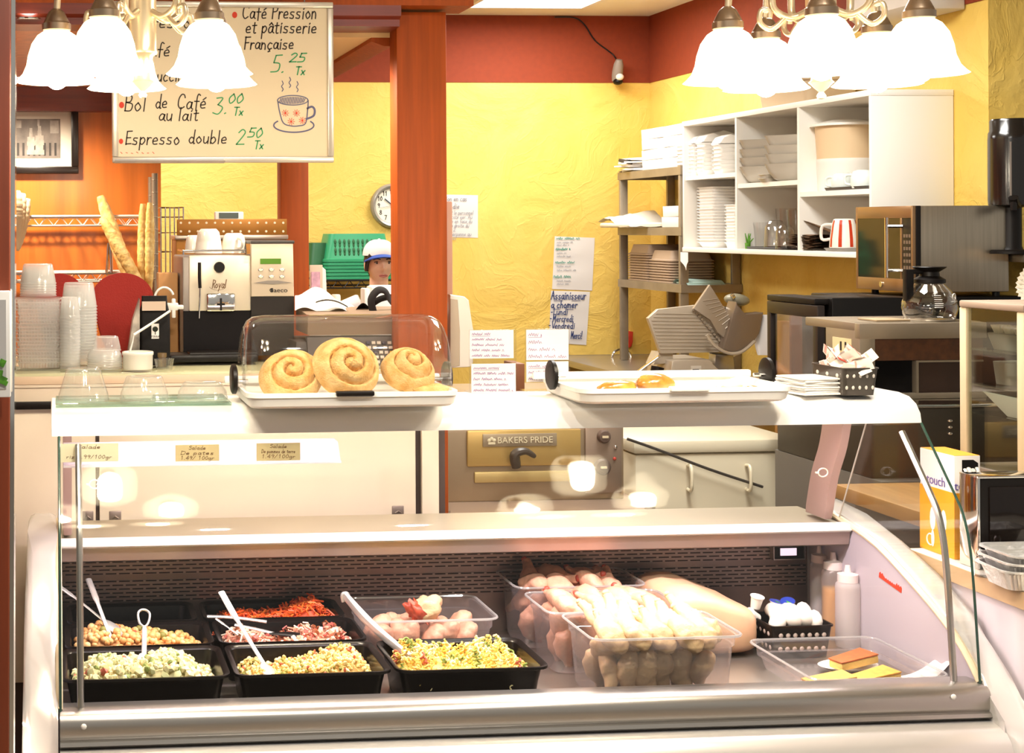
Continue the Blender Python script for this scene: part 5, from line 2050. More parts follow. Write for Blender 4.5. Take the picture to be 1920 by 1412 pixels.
# chrome wire rack in front of the panel with the loaves
Y = 5.95
t = thing('wire_rack', 'chrome wire bread rack in front of the orange wood panel', 'rack', (wx(160, Y), Y + .1, 0))
xa, xb = -.25, wx(292, Y, 420)
for (ya, yb) in ((406, 423), (512, 528)):
    za, zb = wz(ya, Y, 160), wz(yb, Y, 160)
    b = B()
    for yy in (Y, Y + .2):
        b.tube([(xa, yy, za), (xb, yy, za)], .0065, 8)
        b.tube([(xa, yy, zb), (xb, yy, zb)], .004, 8)
        n = 22
        b.tube([(xa + (xb - xa) * k / n, yy, za if k % 2 else zb) for k in range(n + 1)], .0028, 6)
    for k in range(12):
        x = xa + (xb - xa) * (k + .5) / 12
        b.tube([(x, Y, za), (x, Y + .2, za)], .0025, 6)
    obj('shelf', b, M('bright_wire', 'E2DCD6', .25, .35), t, True)
for (px, yt, Yp) in ((290, 325, Y), (283, 332, Y + .2)):
    b = B()
    p = W(px, yt, Yp)
    b.tube([(p.x, Yp, 0), (p.x, Yp, p.z)], .0125, 12)
    for k in range(12):
        b.lathe([(.0125, 0), (.0135, .002), (.0125, .004)], c=(p.x, Yp, p.z - .03 - k * .05), seg=12)
    obj('post', b, GALV, t, True)
b = B()
p = W(205, 456, Y - .01)
b.tube([(p.x - .012, Y - .01, wz(512, Y, 205)), (p.x - .004, Y - .01, p.z), (p.x + .004, Y - .01, p.z), (p.x + .008, Y - .01, wz(512, Y, 205))], .006, 8)
obj('divider', b, CHROME, t, True)
crust = M('baguette_crust', 'E6AE50', .6, var=.15, vscale=30, col2='F5DA92', bump=.2, bscale=60)


def baguette(p0, p1, r, label, mat, group, name='baguette'):
    a, c = Vector(p0), Vector(p1)
    b = B()
    n = 26
    pts = [a.lerp(c, k / n) for k in range(n + 1)]
    b.tube(pts, [r * max(.15, math.sin(PI * (.04 + .92 * k / n)) ** .35) * (1 + .05 * math.sin(k * 2.4)) for k in range(n + 1)], 14)
    return solo(name, b, mat, label, 'bread', group, smooth=70)


Yb_ = 5.88
baguette(W(188, 368, Yb_ + .06), W(250, 545, Yb_), .030, 'baguette leaning left against the rack, the taller of the crossed pair', crust, 'baguettes on the rack')
baguette(W(191, 408, Yb_ - .02), W(268, 545, Yb_ - .08), .026, 'baguette crossing behind the leaning one, the shorter of the pair', crust, 'baguettes on the rack')
baguette(W(268, 382, Yb_), W(266, 550, Yb_), .021, 'upright baguette furthest from the rack post', crust, 'baguettes on the rack')
baguette(W(281, 380, Yb_ - .01), W(279, 550, Yb_ - .01), .021, 'upright baguette touching the ribbed rack post', crust, 'baguettes on the rack')
paleb = M('floured_bread', 'E6D3B0', .8)
baguette(W(30, 357, Yb_ - .05), W(24, 470, Yb_ - .05), .034, 'pale floured loaf nearest the left door jamb on the rack', paleb, 'floured loaves on the rack')
baguette(W(41, 362, Yb_), W(26, 470, Yb_), .03, 'pale floured loaf between two others at the left of the rack', paleb, 'floured loaves on the rack')
baguette(W(51, 372, Yb_ + .05), W(30, 470, Yb_ + .05), .026, 'slim pale floured loaf leaning furthest right in its bunch', paleb, 'floured loaves on the rack')
# wire basket behind
X0, X1, Z0, Z1 = rect(302, 389, 344, 525, 5.6)
Z0 = .005
b = B()
for k in range(6):
    x = X0 + (X1 - X0) * k / 5
    b.tube([(x, 5.6, Z1), (x, 5.6, Z0)], .003, 6)
for k in range(17):
    z = Z1 - (Z1 - Z0) * (k / 16) ** 1.4
    b.tube([(X0, 5.6, z), (X1, 5.6, z), (X1, 5.75, z), (X0, 5.75, z)], .0028, 6, True)
solo('wire_basket', b, CHROME, 'tall wire basket left of the perforated metal cover', 'basket', smooth=60)
# perforated metal cover behind the machine, thermostat on it
X0, X1, Z0, Z1 = rect(332, 411, 538, 441, 5.0)
t = thing('perforated_cover', 'brown perforated metal cover standing behind the coffee machine', 'metal cover', ((X0 + X1) / 2, 5.05, 1.2))
b = B()
b.box(X0, X1, 5.0, 5.012, Z0, Z1, .002)
b.box(X0 - .004, X1, 5.0, 5.2, .001, Z0 - .001, .004)
obj('panel', b, M('brown_metal', '8E5F22', .45, .5, var=.1, vscale=4), t, True)
b = B()
for r_ in range(2):
    for k in range(13):
        p = W(339 + k * 16, 418 + r_ * 16, 5.0)
        b.ell((p.x, 4.9995, p.z), (.0042, .001, .0042), seg=8)
obj('holes', b, M('hole_pale', 'D8C8B0', .6), t, True)
b = B()
q = rect(328, 441, 540, 449, 4.995)
b.box(q[0], q[1], 4.99, 5.2, q[2], q[3], .002)
obj('steel_lip', b, STEEL, t, True)
X0, X1, Z0, Z1 = rect(403, 397, 456, 411, 5.08)
t = thing('digital_display', 'small white digital display on top of the perforated metal cover', 'display', ((X0 + X1) / 2, 5.08, Z0))
b = B()
b.box(X0, X1, 5.07, 5.11, Z0 - .02, Z1, .004)
obj('housing', b, WHITE, t, True)
b = B()
q = rect(411, 399, 447, 409, 5.068)
b.box(q[0], q[1], 5.066, 5.071, q[2], q[3])
obj('screen', b, M('screen_grey', '4E5A58', .3), t, True)
# leaflet holder and white device on the back work surface
X0, X1, Z0, Z1 = rect(581, 497, 605, 548, 6.4)
zbc = wz(590, 6.0, 700) - .1
b = B()
b.box(X0, X1, 6.4, 6.41, zbc + .001, Z1, .002)
b.mi = 1
b.box(X0 + .006, X1 - .012, 6.396, 6.399, Z0, Z1 - .03)
solo('leaflet_holder', b, [M('leaflet_tan', 'D8BFA4', .6), M('leaflet_pink', 'D9A6B4', .6, var=.3, vscale=40)], 'leaflet holder with a pink leaflet beside the far wooden pillar', 'leaflet holder')
b = B()
b.prism([(p.x, p.z if k not in (0, 4) else zbc + .001) for k, p in enumerate((W(598, 560, 6.5), W(598, 503, 6.5), W(604, 500, 6.5), W(611, 506, 6.5), W(616, 560, 6.5)))], 'Y', 6.5, 6.53, .004)
solo('cutting_board', b, WHITE, 'white rounded board standing behind the leaflet holder', 'board')
X0, X1, Z0, Z1 = rect(695, 536, 752, 590, 6.0)
t = thing('plastic_device', 'white plastic device with a rounded top below the face of the person', 'device', ((X0 + X1) / 2, 6.05, Z0 - .1))
b = B()
b.box(X0, X1, 6.0, 6.12, Z0 - .1, Z1, .02)
obj('housing', b, WHITE, t, True)
q = rect(683, 541, 694, 575, 6.0)
b = B()
b.box(q[0], q[1], 6.0, 6.08, q[2] - .1, q[3], .006)
obj('side_arm', b, WHITE, t, True)
b = B()
q = rect(625, 553, 643, 590, 6.0)
b.lathe([(.02, q[2] - .1), (.02, q[3] - .006), (.016, q[3])], c=((q[0] + q[1]) / 2, 6.05, 0), seg=20)
solo('plastic_tub', b, M('tub_white', 'E4DBC8', .4), 'small white tub left of the white rounded device', 'tub')
# cabinet that carries them
b = B()
zt = wz(590, 6.0, 700) - .1
b.box(wx(560, 6.25), wx(760, 6.25), 6.22, 6.6, 0, zt - .02, .004)
b.mi = 1
b.box(wx(560, 6.25) - .01, wx(760, 6.25) + .01, 5.95, 6.62, zt - .02, zt, .003)
solo('base_cabinet', b, [CREAM, STEEL], 'low cabinet behind the counter under the white device', 'cabinet')
# green baskets on a black wire shelf
Y = 8.75
X0, X1, Z0, Z1 = rect(600, 526, 700, 540, Y)
t = thing('wire_shelf', 'black wire shelf on the yellow wall under the green baskets', 'shelf', ((X0 + X1) / 2, 8.95, Z0))
b = B()
for yy in (Y, YB - .02):
    b.tube([(X0, yy, Z1), (X1 + .25, yy, Z1)], .006, 8)
    b.tube([(X0, yy, Z0), (X1 + .25, yy, Z0)], .005, 8)
n = 16
b.tube([(X0 + (X1 + .25 - X0) * k / n, Y, Z1 if k % 2 else Z0) for k in range(n + 1)], .004, 6)
for k in range(20):
    x = X0 + (X1 + .25 - X0) * k / 19
    b.tube([(x, Y, Z1), (x, YB - .02, Z1)], .003, 6)
obj('shelf', b, BLACKM, t, True)
gm = M('green_plastic', '2E9A6A', .4)
gmd = M('dark_green_plastic', '1F5C34', .5)
A0, A1, A2, A3 = rect(612, 452, 700, 498, Y)
shelfz = Z1 + .007


def green_basket(mat, holes):
    t = thing('plastic_basket', 'x', 'basket')
    w_, d_, h = (A1 - A0) + .14, .32, .17
    b = B()
    loft(b, [(w_, d_, .03, 0), (w_, d_, .03, .016), (w_ * .95, d_ * .94, .03, .018), (w_ * .82, d_ * .78, .04, h)], False, True)
    obj('body', b, mat, t)
    if holes:
        b = B()
        for r_ in range(2):
            for k in range(11):
                zz = h * (.42 + .3 * r_)
                yy = -d_ * (.47 + (.39 - .47) * (zz - .018) / (h - .018)) - .002
                b.ell((w_ * (-.33 + .066 * k), yy, zz), (.008, .004, .017), RE(-.15, 0, 0), 10)
        obj('holes', b, gmd, t)
    return t


g0 = green_basket(gm, True)
gx = (A0 + A1) / 2 + .06
for k in range(6):
    o = g0 if k == 0 else dup(g0, (0, 0, 0))
    o.location = (gx, 8.93, shelfz + k * .021)
    o['label'] = 'green perforated basket on top of the upturned stack, its holes showing' if k == 5 else 'green basket nested in the upturned stack on the black wire shelf'
    o['group'] = 'green baskets'
o = green_basket(gmd, False)
o.location = (wx(612, 9.0) + .02, 9.0, shelfz + .05)
o.rotation_euler = (0, 0, .3)
o['label'] = 'dark green basket behind the left end of the green stack'
bpy.context.view_layer.update()

# ================================================================== BACK WALL
# clock
p = W(736, 386, YB - .01)
R = .142
t = thing('wall_clock', 'round grey wall clock half hidden by the wooden pillar', 'clock', (p.x, YB - .002, p.z))
b = B()
b.lathe([(R * .78, .02), (R * .82, .036), (R * .9, .042), (R * .97, .034), (R, .02), (R, 0), (.001, 0)], seg=48, R=RE(PI / 2, 0, 0))
obj('rim', b, M('clock_grey', 'A09C94', .35, .3), t)
b = B()
b.lathe([(R * .8, .021), (.001, .021)], seg=40, R=RE(PI / 2, 0, 0))
fc = obj('dial', b, M('clock_face', 'EDE7D6', .6), t)
b = B()
for h in range(1, 13):
    a = PI / 2 - h * PI / 6
    s = str(h)
    write_3d(b, s, (R * .62 * math.cos(a) - .011 * len(s), -.0225, R * .62 * math.sin(a) - .011), (1, 0, 0), (0, 0, 1), .03, None, .0022, 0)
obj('numerals', b, DKGREY, fc, smooth=0)
b = B()
for (ang, L, wd) in ((math.radians(140), .07, .004), (math.radians(60), .095, .003)):
    d = Vector((math.cos(ang), 0, math.sin(ang)))
    b.tube([Vector((0, -.026, 0)) - d * .015, Vector((0, -.026, 0)) + d * L], wd, 6)
obj('hands', b, M('hand_blue', '2A3A4E', .4), t)
b = B()
b.tube([(.03, -.029, .006), (-.085, -.029, -.012)], .0014, 6)
obj('second_hand', b, GREY, t)


def notice(name, quad_px, Y, label, lines, mat=NOTE, tapes=()):
    """sheet of paper on the wall: quad in picture points tl, tr, br, bl; lines: (text, x, y, size, width, pen, ink)"""
    P = [W(px, py, Y) for px, py in quad_px]
    c = sum(P, Vector()) / 4
    t = thing(name, label, 'notice', (c.x, Y, P[2].z), group='notices on the yellow wall')
    b = B()

    def fn(u, v):
        q = P[3].lerp(P[2], u).lerp(P[0].lerp(P[1], u), v)
        return Vector((q.x, Y - .002 - .006 * math.sin(PI * u) * math.sin(2 * PI * v) ** 2, q.z))
    b.grid(6, 8, fn)
    obj('sheet', b, mat, t, True, smooth=60)
    by = {}
    for (s, x, y, size, wd, pen, ink) in lines:
        by.setdefault(ink.name, (ink, []))[1].append((s, x, y, size, wd, pen))
    for ink, ls in by.values():
        ls = [(s, x, y, size, wd, pen * .72) for (s, x, y, size, wd, pen) in ls]
        b = B()
        for (s, x, y, size, wd, pen) in ls:
            if size <= 6 or ink is INKT:
                scribble(b, x, y, size, Y - .0095, wd, pen)
            else:
                write_px(b, s, x, y, size, Y - .0095, wd, pen, .15)
        obj('lettering', b, ink, t, True, smooth=0)
    return t


pr = M('print_grey', '8C8E96', .8)
notice('notice', [(790, 364), (896, 366), (896, 446), (790, 444)], YB, 'printed fire notice beside the wooden pillar on the yellow wall',
       [('Evacuation en cas', 806, 377, 11, 70, .7, pr), ("d'incendie", 818, 391, 11, 44, .7, pr)] +
       [(s, 836, 402 + 8 * k, 8, wd, .5, pr) for k, (s, wd) in enumerate((('dont le personnel', 52), ('au cote ver. Au', 50), ('mise en face du', 50), ('ou a droite du', 44), ('no. 2', 18), ('le personne au', 48), ('appel', 20)))])
notice('notice', [(1040, 443), (1115, 446), (1110, 545), (1035, 542)], YB - .001, 'white list with teal headings taped above the handwritten notice',
       [('Salades / Potages', 1043, 449, 9, 44, .6, INKT), ('Sandwichs', 1042, 469, 9, 27, .7, INKT), ('Accompagnements', 1041, 494, 9, 36, .6, INKT), ('Pain, Sauces', 1038, 521, 9, 32, .6, INKT)] +
       [(s, 1044, y, 6, wd, .35, pr) for s, y, wd in (('carottes, choux', 456, 30), ('betteraves', 461, 22), ('jambon', 476, 18), ('poulet, thon', 482, 26), ('riz, patates', 501, 28), ('legumes du jour', 508, 36), ('mayonnaise', 528, 26), ('moutarde', 534, 22))])
notice('notice', [(1033, 545), (1106, 547), (1099, 647), (1029, 642)], YB - .002, 'handwritten Assainisseur notice with dark blue marker on the yellow wall',
       [('Assainisseur', 1033, 561, 17, 66, 1.15, INKN), ('a chomer', 1033, 577, 15, 50, 1.15, INKN), ('Lundi', 1037, 590, 14, 28, 1.0, INKN), ('Mercredi', 1036, 603, 14, 39, 1.0, INKN), ('Vendredi', 1034, 616, 14, 44, 1.0, INKN), ('Merci!', 1070, 635, 15, 22, 1.0, INKN),
        ('-', 1033, 589, 12, 4, 1.2, INKN), ('-', 1031, 601, 12, 4, 1.2, INKN), ('-', 1029, 614, 12, 4, 1.2, INKN), ('--', 1033, 567, 10, 66, .7, INKN), ('--', 1033, 583, 10, 50, .7, INKN)])
# security camera with its cable at the corner
p = W(1158, 135, YB - .08)
t = thing('security_camera', 'small grey security camera hanging in the corner under its black cable', 'camera', (p.x, YB - .08, p.z))
b = B()
b.lathe([(.001, .085), (.02, .08), (.03, .05), (.034, .0), (.033, -.03), (.028, -.06), (.001, -.062)], seg=20, R=RE(.35, 0, 0))
obj('housing', b, M('camera_grey', '8A7E72', .5), t)
b = B()
b.ell((0, -.036, -.035), (.026, .02, .022), seg=16)
obj('lens_cover', b, M('camera_dome', 'E0DAD0', .2), t)
b = B()
b.ell((0, -.004, -.062), (.03, .035, .022), seg=16)
obj('base_cap', b, BLACK, t)
b = B()
q = [W(1040, 32, YB - .02), W(1075, 33, YB - .02), W(1095, 45, YB - .015), W(1115, 75, YB - .012), W(1140, 95, YB - .012), W(1150, 103, YB - .02), W(1157, 114, YB - .05)]
b.tube(crom(q, 6), .0045, 6)
obj('cable', b, BLACK, t, True)

# ================================================================== RIGHT WALL: CABINET, RACK
XC = 3.45
yf_ = WXP(1280, 350, XC).y
yn_ = WXP(1634, 350, XC).y
zt_, zb_ = 2.28, 1.562
cab = thing('dish_cabinet', 'open white wall cabinet with six bays full of dishes on the right wall', 'cabinet', (3.63, (yf_ + yn_) / 2, zb_))
TH = .018
XB = XR - .004
b = B()
b.box(XC, XB, yn_, yn_ + TH, zb_, zt_, .001)
obj('side_panel', b, PWHITE, cab, True)
b = B()
b.box(XC, XB, yf_ - TH, yf_, zb_, zt_, .001)
obj('side_panel', b, PWHITE, cab, True)
b = B()
b.box(XB - .012, XB, yn_ + TH, yf_ - TH, zb_ + TH, zt_ - TH)
obj('back_panel', b, CREAM, cab, True)
b = B()
b.box(XC - .002, XB, yn_ - .002, yf_, zt_ - TH - .008, zt_, .001)
obj('top_board', b, PWHITE, cab, True)
b = B()
b.box(XC - .004, XB, yn_ + TH, yf_, zb_, zb_ + TH + .006, .001)
obj('bottom_board', b, PWHITE, cab, True)
d1, d2 = WXP(1380, 350, XC).y, WXP(1497, 350, XC).y
for d in (d1, d2):
    b = B()
    b.box(XC, XB, d - TH / 2, d + TH / 2, zb_ + TH, zt_ - TH)
    obj('divider', b, PWHITE, cab, True)
SH = []
for (ya, yb, px, py) in ((d1, yf_ - TH, 1330, 327), (d2, d1, 1440, 341), (yn_ + TH, d2, 1565, 357)):
    z = WXP(px, py, XC).z
    SH.append(z)
    b = B()
    b.box(XC + .004, XB, ya + .008, yb - .008, z - TH - .004, z)
    obj('shelf', b, PWHITE, cab, True)
ZBOT = zb_ + TH + .0065


def foam_unit(w_, d_, h):
    b = B()
    loft(b, [(w_ * .8, d_ * .8, .015, 0), (w_ * .95, d_ * .95, .02, h * .85), (w_, d_, .02, h * .87), (w_, d_, .02, h)], True, True)
    return b


def stack(name, proto, n, pitch, X, Yp, z, label, cat, group, first, jit=.002, flip=False):
    for k in range(n):
        o = proto if first and k == 0 else proto.copy()
        if not (first and k == 0):
            C.objects.link(o)
        o.location = (X + random.uniform(-jit, jit), Yp + random.uniform(-jit, jit), z + k * pitch + .0005)
        o.rotation_euler = (PI if flip else 0, 0, random.uniform(-.03, .03))
        tag(o, label, cat, group)


fo = obj('foam_container', foam_unit(.15, .1, .03), FOAM)
first = True
for (px, n, dx, lab) in ((1297, 8, .1, 'first stack from the far end'), (1315, 8, .1, 'second stack from the far end'), (1334, 8, .1, 'third stack from the far end'), (1353, 9, .2, 'taller stack at the back of the shelf'), (1366, 7, .09, 'stack against the first divider')):
    Yp = WXP(px, 320, XC + dx).y
    stack('foam_container', fo, n, .021, XC + dx, Yp, SH[0], 'white foam container on the upper cabinet shelf, ' + lab, 'foam container', 'foam containers on the upper shelf: ' + lab, first)
    first = False
    t = thing('foam_box', 'white foam box tipped on top, ' + lab, 'foam container', (XC + dx, Yp, SH[0] + n * .021 + .012))
    b = B()
    b.prism([(-.075, 0), (.075, 0), (.06, .03), (-.01, .05), (-.05, .035)], 'Y', -.055, .055, .008)
    obj('shell', b, FOAM, t)
fo2 = obj('foam_tray', foam_unit(.2, .2, .03), FOAM)
first = True
for (px, yt, dx, w2, lab) in ((1296, 395, .07, .55, 'short stack by the cabinet\'s far side'), (1312, 356, .16, 1, 'tall stack second from the far side'), (1340, 348, .1, 1.05, 'tallest and nearest full stack'), (1372, 384, .07, .6, 'narrow stack against the divider')):
    q = WXP(px, yt, XC + dx)
    n = int((q.z - ZBOT - .01) / .0165)
    for k in range(n):
        o = fo2 if first else fo2.copy()
        if not first:
            C.objects.link(o)
        first = False
        o.location = (XC + dx + .05 + random.uniform(-.002, .002), q.y + .01, ZBOT + .0005 + k * .0165)
        o.scale = (w2, w2, 1)
        tag(o, 'white foam tray in the lower far bay, ' + lab, 'foam tray', 'foam trays in the lower bay: ' + lab)


def square_bowl(w_, h):
    b = B()
    loft(b, [(w_ * .5, w_ * .5, .03, 0), (w_ * .7, w_ * .7, .04, h * .15), (w_ * .88, w_ * .88, .04, h * .55), (w_ * .98, w_ * .98, .03, h * .97), (w_, w_, .03, h), (w_ * .96, w_ * .96, .028, h), (w_ * .84, w_ * .84, .04, h * .5), (w_ * .5, w_ * .5, .03, h * .08)], True, True)
    return b


greyc = M('grey_glaze', 'BDB6A8', .18)
bo = obj('square_bowl', square_bowl(.21, .085), greyc, smooth=40)
first = True
for (px, lab, dx) in ((1436, 'near the middle bay\'s far divider', .13), (1486, 'against the middle bay\'s near divider', .09)):
    Yp = WXP(px, 335, XC + dx).y
    for k, z in enumerate((0, .045, .088, .135)):
        o = bo if first else bo.copy()
        if not first:
            C.objects.link(o)
        first = False
        o.location = (XC + dx, Yp, SH[1] + .0005 + z)
        o.rotation_euler = (0, 0, .75 + random.uniform(-.06, .06))
        tag(o, ('topmost ' if k == 3 else 'lowest ' if k == 0 else ['', 'second lowest ', 'third '][k]) + 'square grey bowl in the stack ' + lab, 'bowl', 'square bowls')
do = obj('small_dish', foam_unit(.13, .09, .018), greyc)
Yp = WXP(1446, 335, XC + .04).y
for k in range(2):
    o = do if k == 0 else do.copy()
    if k:
        C.objects.link(o)
    o.location = (XC + .052, Yp, SH[1] + .0005 + k * .019)
    tag(o, ('upper' if k else 'lower') + ' small rectangular dish in front of the square bowls', 'dish', 'small dishes')
# lower middle bay
trayb = M('tray_black', '2E2A28', .4)
ya, yb = WXP(1405, 474, XC + .05).y, WXP(1478, 474, XC + .05).y
b = B()
loft(b, [(.24, ya - yb - .03, .02, 0), (.26, ya - yb, .03, .012), (.25, ya - yb - .01, .03, .012), (.235, ya - yb - .03, .02, .003)], True, True, (XC + .15, (ya + yb) / 2, ZBOT))
solo('serving_tray', b, trayb, 'black tray of upturned glasses in the lower middle bay', 'tray')
gcl = CLEAR('drinking_glass', (.93, .92, .9), .1, .8)


def glass(px, dx, r, h, label, upside, handle=False, z=0):
    Yp = WXP(px, 465, XC + dx).y
    t = thing('drinking_glass', label, 'glass', (XC + dx, Yp, ZBOT + .004 + z), group='glasses in the lower middle bay')
    b = B()
    prof = [(r, 0), (r * .98, h * .3), (r * .9, h * .75), (r * .6, h * .97), (r * .4, h), (.001, h)] if upside else [(.001, 0), (r * .75, 0), (r * .8, h * .3), (r * .95, h * .85), (r, h)]
    b.shell(prof, seg=24)
    obj('bowl', b, gcl, t, smooth=60)
    if handle:
        b = B()
        b.tube(crom([(-.01, r * .9, h * .25), (-.02, r * 1.6, h * .3), (-.02, r * 1.6, h * .7), (-.01, r * .85, h * .75)], 4), .005, 8)
        obj('handle', b, gcl, t)


glass(1454, .08, .055, .14, 'largest upturned round glass on the black tray', True)
glass(1472, .05, .045, .115, 'upturned glass nearest the divider on the black tray', True)
glass(1428, .12, .04, .13, 'straight glass with a handle at the far end of the black tray', False, True)
glass(1474, .24, .05, .2, 'tall clear glass at the back of the lower middle bay', False)
glass(1492, .2, .045, .19, 'tall clear glass behind the near divider of the middle bay', False)
b = B()
Yp = WXP(1402, 470, XC + .04).y
for k in range(7):
    b.tube([(XC + .04, Yp, ZBOT + .02), (XC + .04 + random.uniform(-.02, .02), Yp + random.uniform(-.03, .03), ZBOT + random.uniform(.04, .085))], [.005, .002], 6)
b.lathe([(.012, 0), (.014, .03), (.01, .03)], c=(XC + .04, Yp, ZBOT), seg=10)
solo('green_sprig', b, M('sprig_green', '5E9A2E', .6), 'little green sprig at the far end of the black tray', 'plant')
# near bay
R = .135
Yp = max(WXP(1592, 345, XC + .2).y, yn_ + TH + R * 1.14 + .012)
t = thing('plastic_bucket', 'large white bucket with a flat lid in the upper near bay', 'bucket', (XC + .185, Yp, SH[2] + .001))
b = B()
b.lathe([(R * .88, 0), (R * .93, .13), (R * .935, .132), (R * .93, .15)], seg=40)
obj('body', b, PWHITE, t)
b = B()
b.lathe([(R * .91, .15), (R * .98, .3)], seg=40)
part_label(obj('upper_wall', b, M('bucket_tan', 'E0C49C', .6), t), 'tan upper part of the bucket')
b = B()
b.lathe([(R * 1.14, .3), (R * 1.14, .31), (R * .5, .33), (.001, .33)], seg=40)
obj('lid', b, PWHITE, t)
ya, yb = WXP(1560, 345, XC + .05).y, yn_ + TH + .02
b = B()
loft(b, [(.16, ya - yb - .02, .015, 0), (.17, ya - yb, .02, .014), (.16, ya - yb - .01, .02, .014), (.15, ya - yb - .02, .015, .004)], True, True, (XC + .09, (ya + yb) / 2, SH[2]))
solo('serving_tray', b, M('tray_dark', '4A4644', .4), 'dark tray of white mugs in the upper near bay', 'tray')
tealw = M('mug_white', 'DCE4DE', .15)
for (px, dx, r, h, lab) in ((1580, .07, .048, .075, 'rounded white mug at the far end of the dark tray'), (1617, .05, .048, .08, 'rounded white mug beside the cabinet end panel')):
    Yp = WXP(px, 330, XC + dx).y
    t = thing('mug', lab, 'mug', (XC + dx, Yp, SH[2] + .0055), group='white mugs in the cabinet')
    b = B()
    b.lathe([(r * .9, 0), (r, h * .2), (r * .98, h * .6), (r * .8, h * .92), (r * .5, h), (.001, h)], seg=28)
    obj('body', b, tealw, t, smooth=70)
    b = B()
    b.tube(crom([(-r * .6, r * .75, h * .2), (-r * .9, r * 1.25, h * .3), (-r * .9, r * 1.2, h * .7), (-r * .55, r * .7, h * .75)], 4), .006, 8)
    obj('handle', b, tealw, t)
brn = M('brown_paper', '7A5A3C', .85, var=.15, vscale=10)
Yp = WXP(1520, 475, XC + .07).y
b = B()
b.grid(8, 8, lambda u, v: Vector(((u - .5) * .16, (v - .5) * .22, .003 + .006 * math.sin(4 * u + 2 * v))))
b.grid(8, 8, lambda u, v: Vector(((u - .5) * .16, (v - .5) * .22, .0 + .006 * math.sin(4 * u + 2 * v))))
bn = obj('paper_bag', b, brn, smooth=60)
for k in range(9):
    o = bn if k == 0 else bn.copy()
    if k:
        C.objects.link(o)
    o.location = (XC + .095 + random.uniform(-.008, .008), Yp + random.uniform(-.02, .02), ZBOT + .006 + k * .0075)
    o.rotation_euler = (0, 0, random.uniform(-.15, .15))
    tag(o, 'flat brown paper bag in the pile beside the striped mug', 'paper bag', 'brown paper bags')
o = bn.copy()
C.objects.link(o)
o.location = (XC + .11, Yp - .04, ZBOT + .105)
o.rotation_euler = (.35, .1, .5)
tag(o, 'brown paper bag tilted up on top of the pile', 'paper bag', 'brown paper bags')
Yp = WXP(1583, 470, XC + .06).y
t = thing('mug', 'upturned white mug with red stripes beside the microwave', 'mug', (XC + .06, Yp, ZBOT + .016))
r, h = .062, .13
b = B()
b.lathe([(r, 0), (r * .97, h * .3), (r * .82, h * .8), (r * .72, h * .97), (r * .6, h), (.001, h)], seg=36)
obj('body', b, CERAM, t, smooth=60)
b = B()
for a0 in range(0, 360, 45):
    a1, a2 = math.radians(a0 - 7), math.radians(a0 + 7)
    pr_ = [(r, .004), (r * .97, h * .3), (r * .82, h * .8), (r * .73, h * .95)]
    for (ra, za), (rb, zb2) in zip(pr_, pr_[1:]):
        b.quad(*[Vector((rr * 1.012 * math.cos(aa), rr * 1.012 * math.sin(aa), zz)) for rr, zz, aa in ((ra, za, a1), (ra, za, a2), (rb, zb2, a2), (rb, zb2, a1))])
obj('stripes', b, M('stripe_red', 'B83A1E', .25), t)
b = B()
b.tube(crom([(-r * .7, r * .6, h * .3), (-r * 1.0, r * 1.25, h * .3), (-r * 1.0, r * 1.15, h * .75), (-r * .6, r * .5, h * .8)], 4), .007, 8)
obj('handle', b, CERAM, t)
b = B()
loft(b, [(.15, .16, .02, 0), (.17, .18, .02, .014), (.16, .17, .02, .015), (.14, .15, .02, .004)], True, True, (XC + .09, Yp, ZBOT))
solo('serving_tray', b, GREY, 'grey tray under the striped mug', 'tray')
# tub on the cabinet
q0, q1 = WXP(1440, 198, XC + .12), WXP(1536, 180, XC + .12)
b = B()
loft(b, [(.24, q0.y - q1.y - .04, .03, 0), (.27, q0.y - q1.y, .04, .11), (.29, q0.y - q1.y + .02, .04, .11), (.29, q0.y - q1.y + .02, .04, .13)], True, True, (XC + .19, (q0.y + q1.y) / 2, zt_))
solo('storage_tub', b, M('tub_beige', 'BFA98A', .6), 'beige storage tub on top of the open wall cabinet', 'tub')

# wall unit near the ceiling
q0, q1 = WXP(1592, 22, 3.62), WXP(1728, 12, 3.62)
t = thing('air_conditioner', 'white air conditioning unit high on the right wall behind the lamps', 'air conditioner', (3.7, (q0.y + q1.y) / 2, q0.z))
b = B()
zz = WXP(1690, 26, 3.62).z
b.prism([(3.62, zz + .03), (3.66, zz), (XR - .007, zz), (XR - .007, zz + .28), (3.62, zz + .28)], 'Y', q1.y, q0.y, .01)
obj('housing', b, M('unit_white', 'D8D0C4', .5), t, True)
b = B()
b.box(3.63, 3.7, q0.y - .16, q0.y + .006, zz + .03, zz + .2, .004)
obj('grille', b, M('unit_dark', '3A302A', .6), t, True)

# steel wire rack in the corner
RYF, RYN, RX0, RX1 = 8.82, 7.95, 3.49, 3.79
ZS = [W(1168, y, RYF).z for y in (324, 427, 524)]
ZW = .878
rack = thing('storage_rack', 'grey steel storage rack in the corner of the yellow walls', 'rack', (3.64, 8.4, ZW))
for (x, y) in ((RX0, RYF), (RX0, RYN), (RX1, RYF), (RX1, RYN)):
    b = B()
    b.box(x - .024, x + .024, y - .012, y + .012, ZW + .001, ZS[0] + .01, .002)
    obj('post', b, GALV, rack, True)
for z in ZS:
    b = B()
    b.box(RX0 - .025, RX1 + .025, RYN - .02, RYF + .02, z - .006, z, .002)
    for q in ((RX0 - .026, RX0 - .02, RYN - .02, RYF + .02), (RX1 + .02, RX1 + .026, RYN - .02, RYF + .02), (RX0 - .026, RX1 + .026, RYN - .026, RYN - .02), (RX0 - .026, RX1 + .026, RYF + .02, RYF + .026)):
        b.box(q[0], q[1], q[2], q[3], z - .045, z + .001)
    obj('shelf', b, GALV, rack, True)


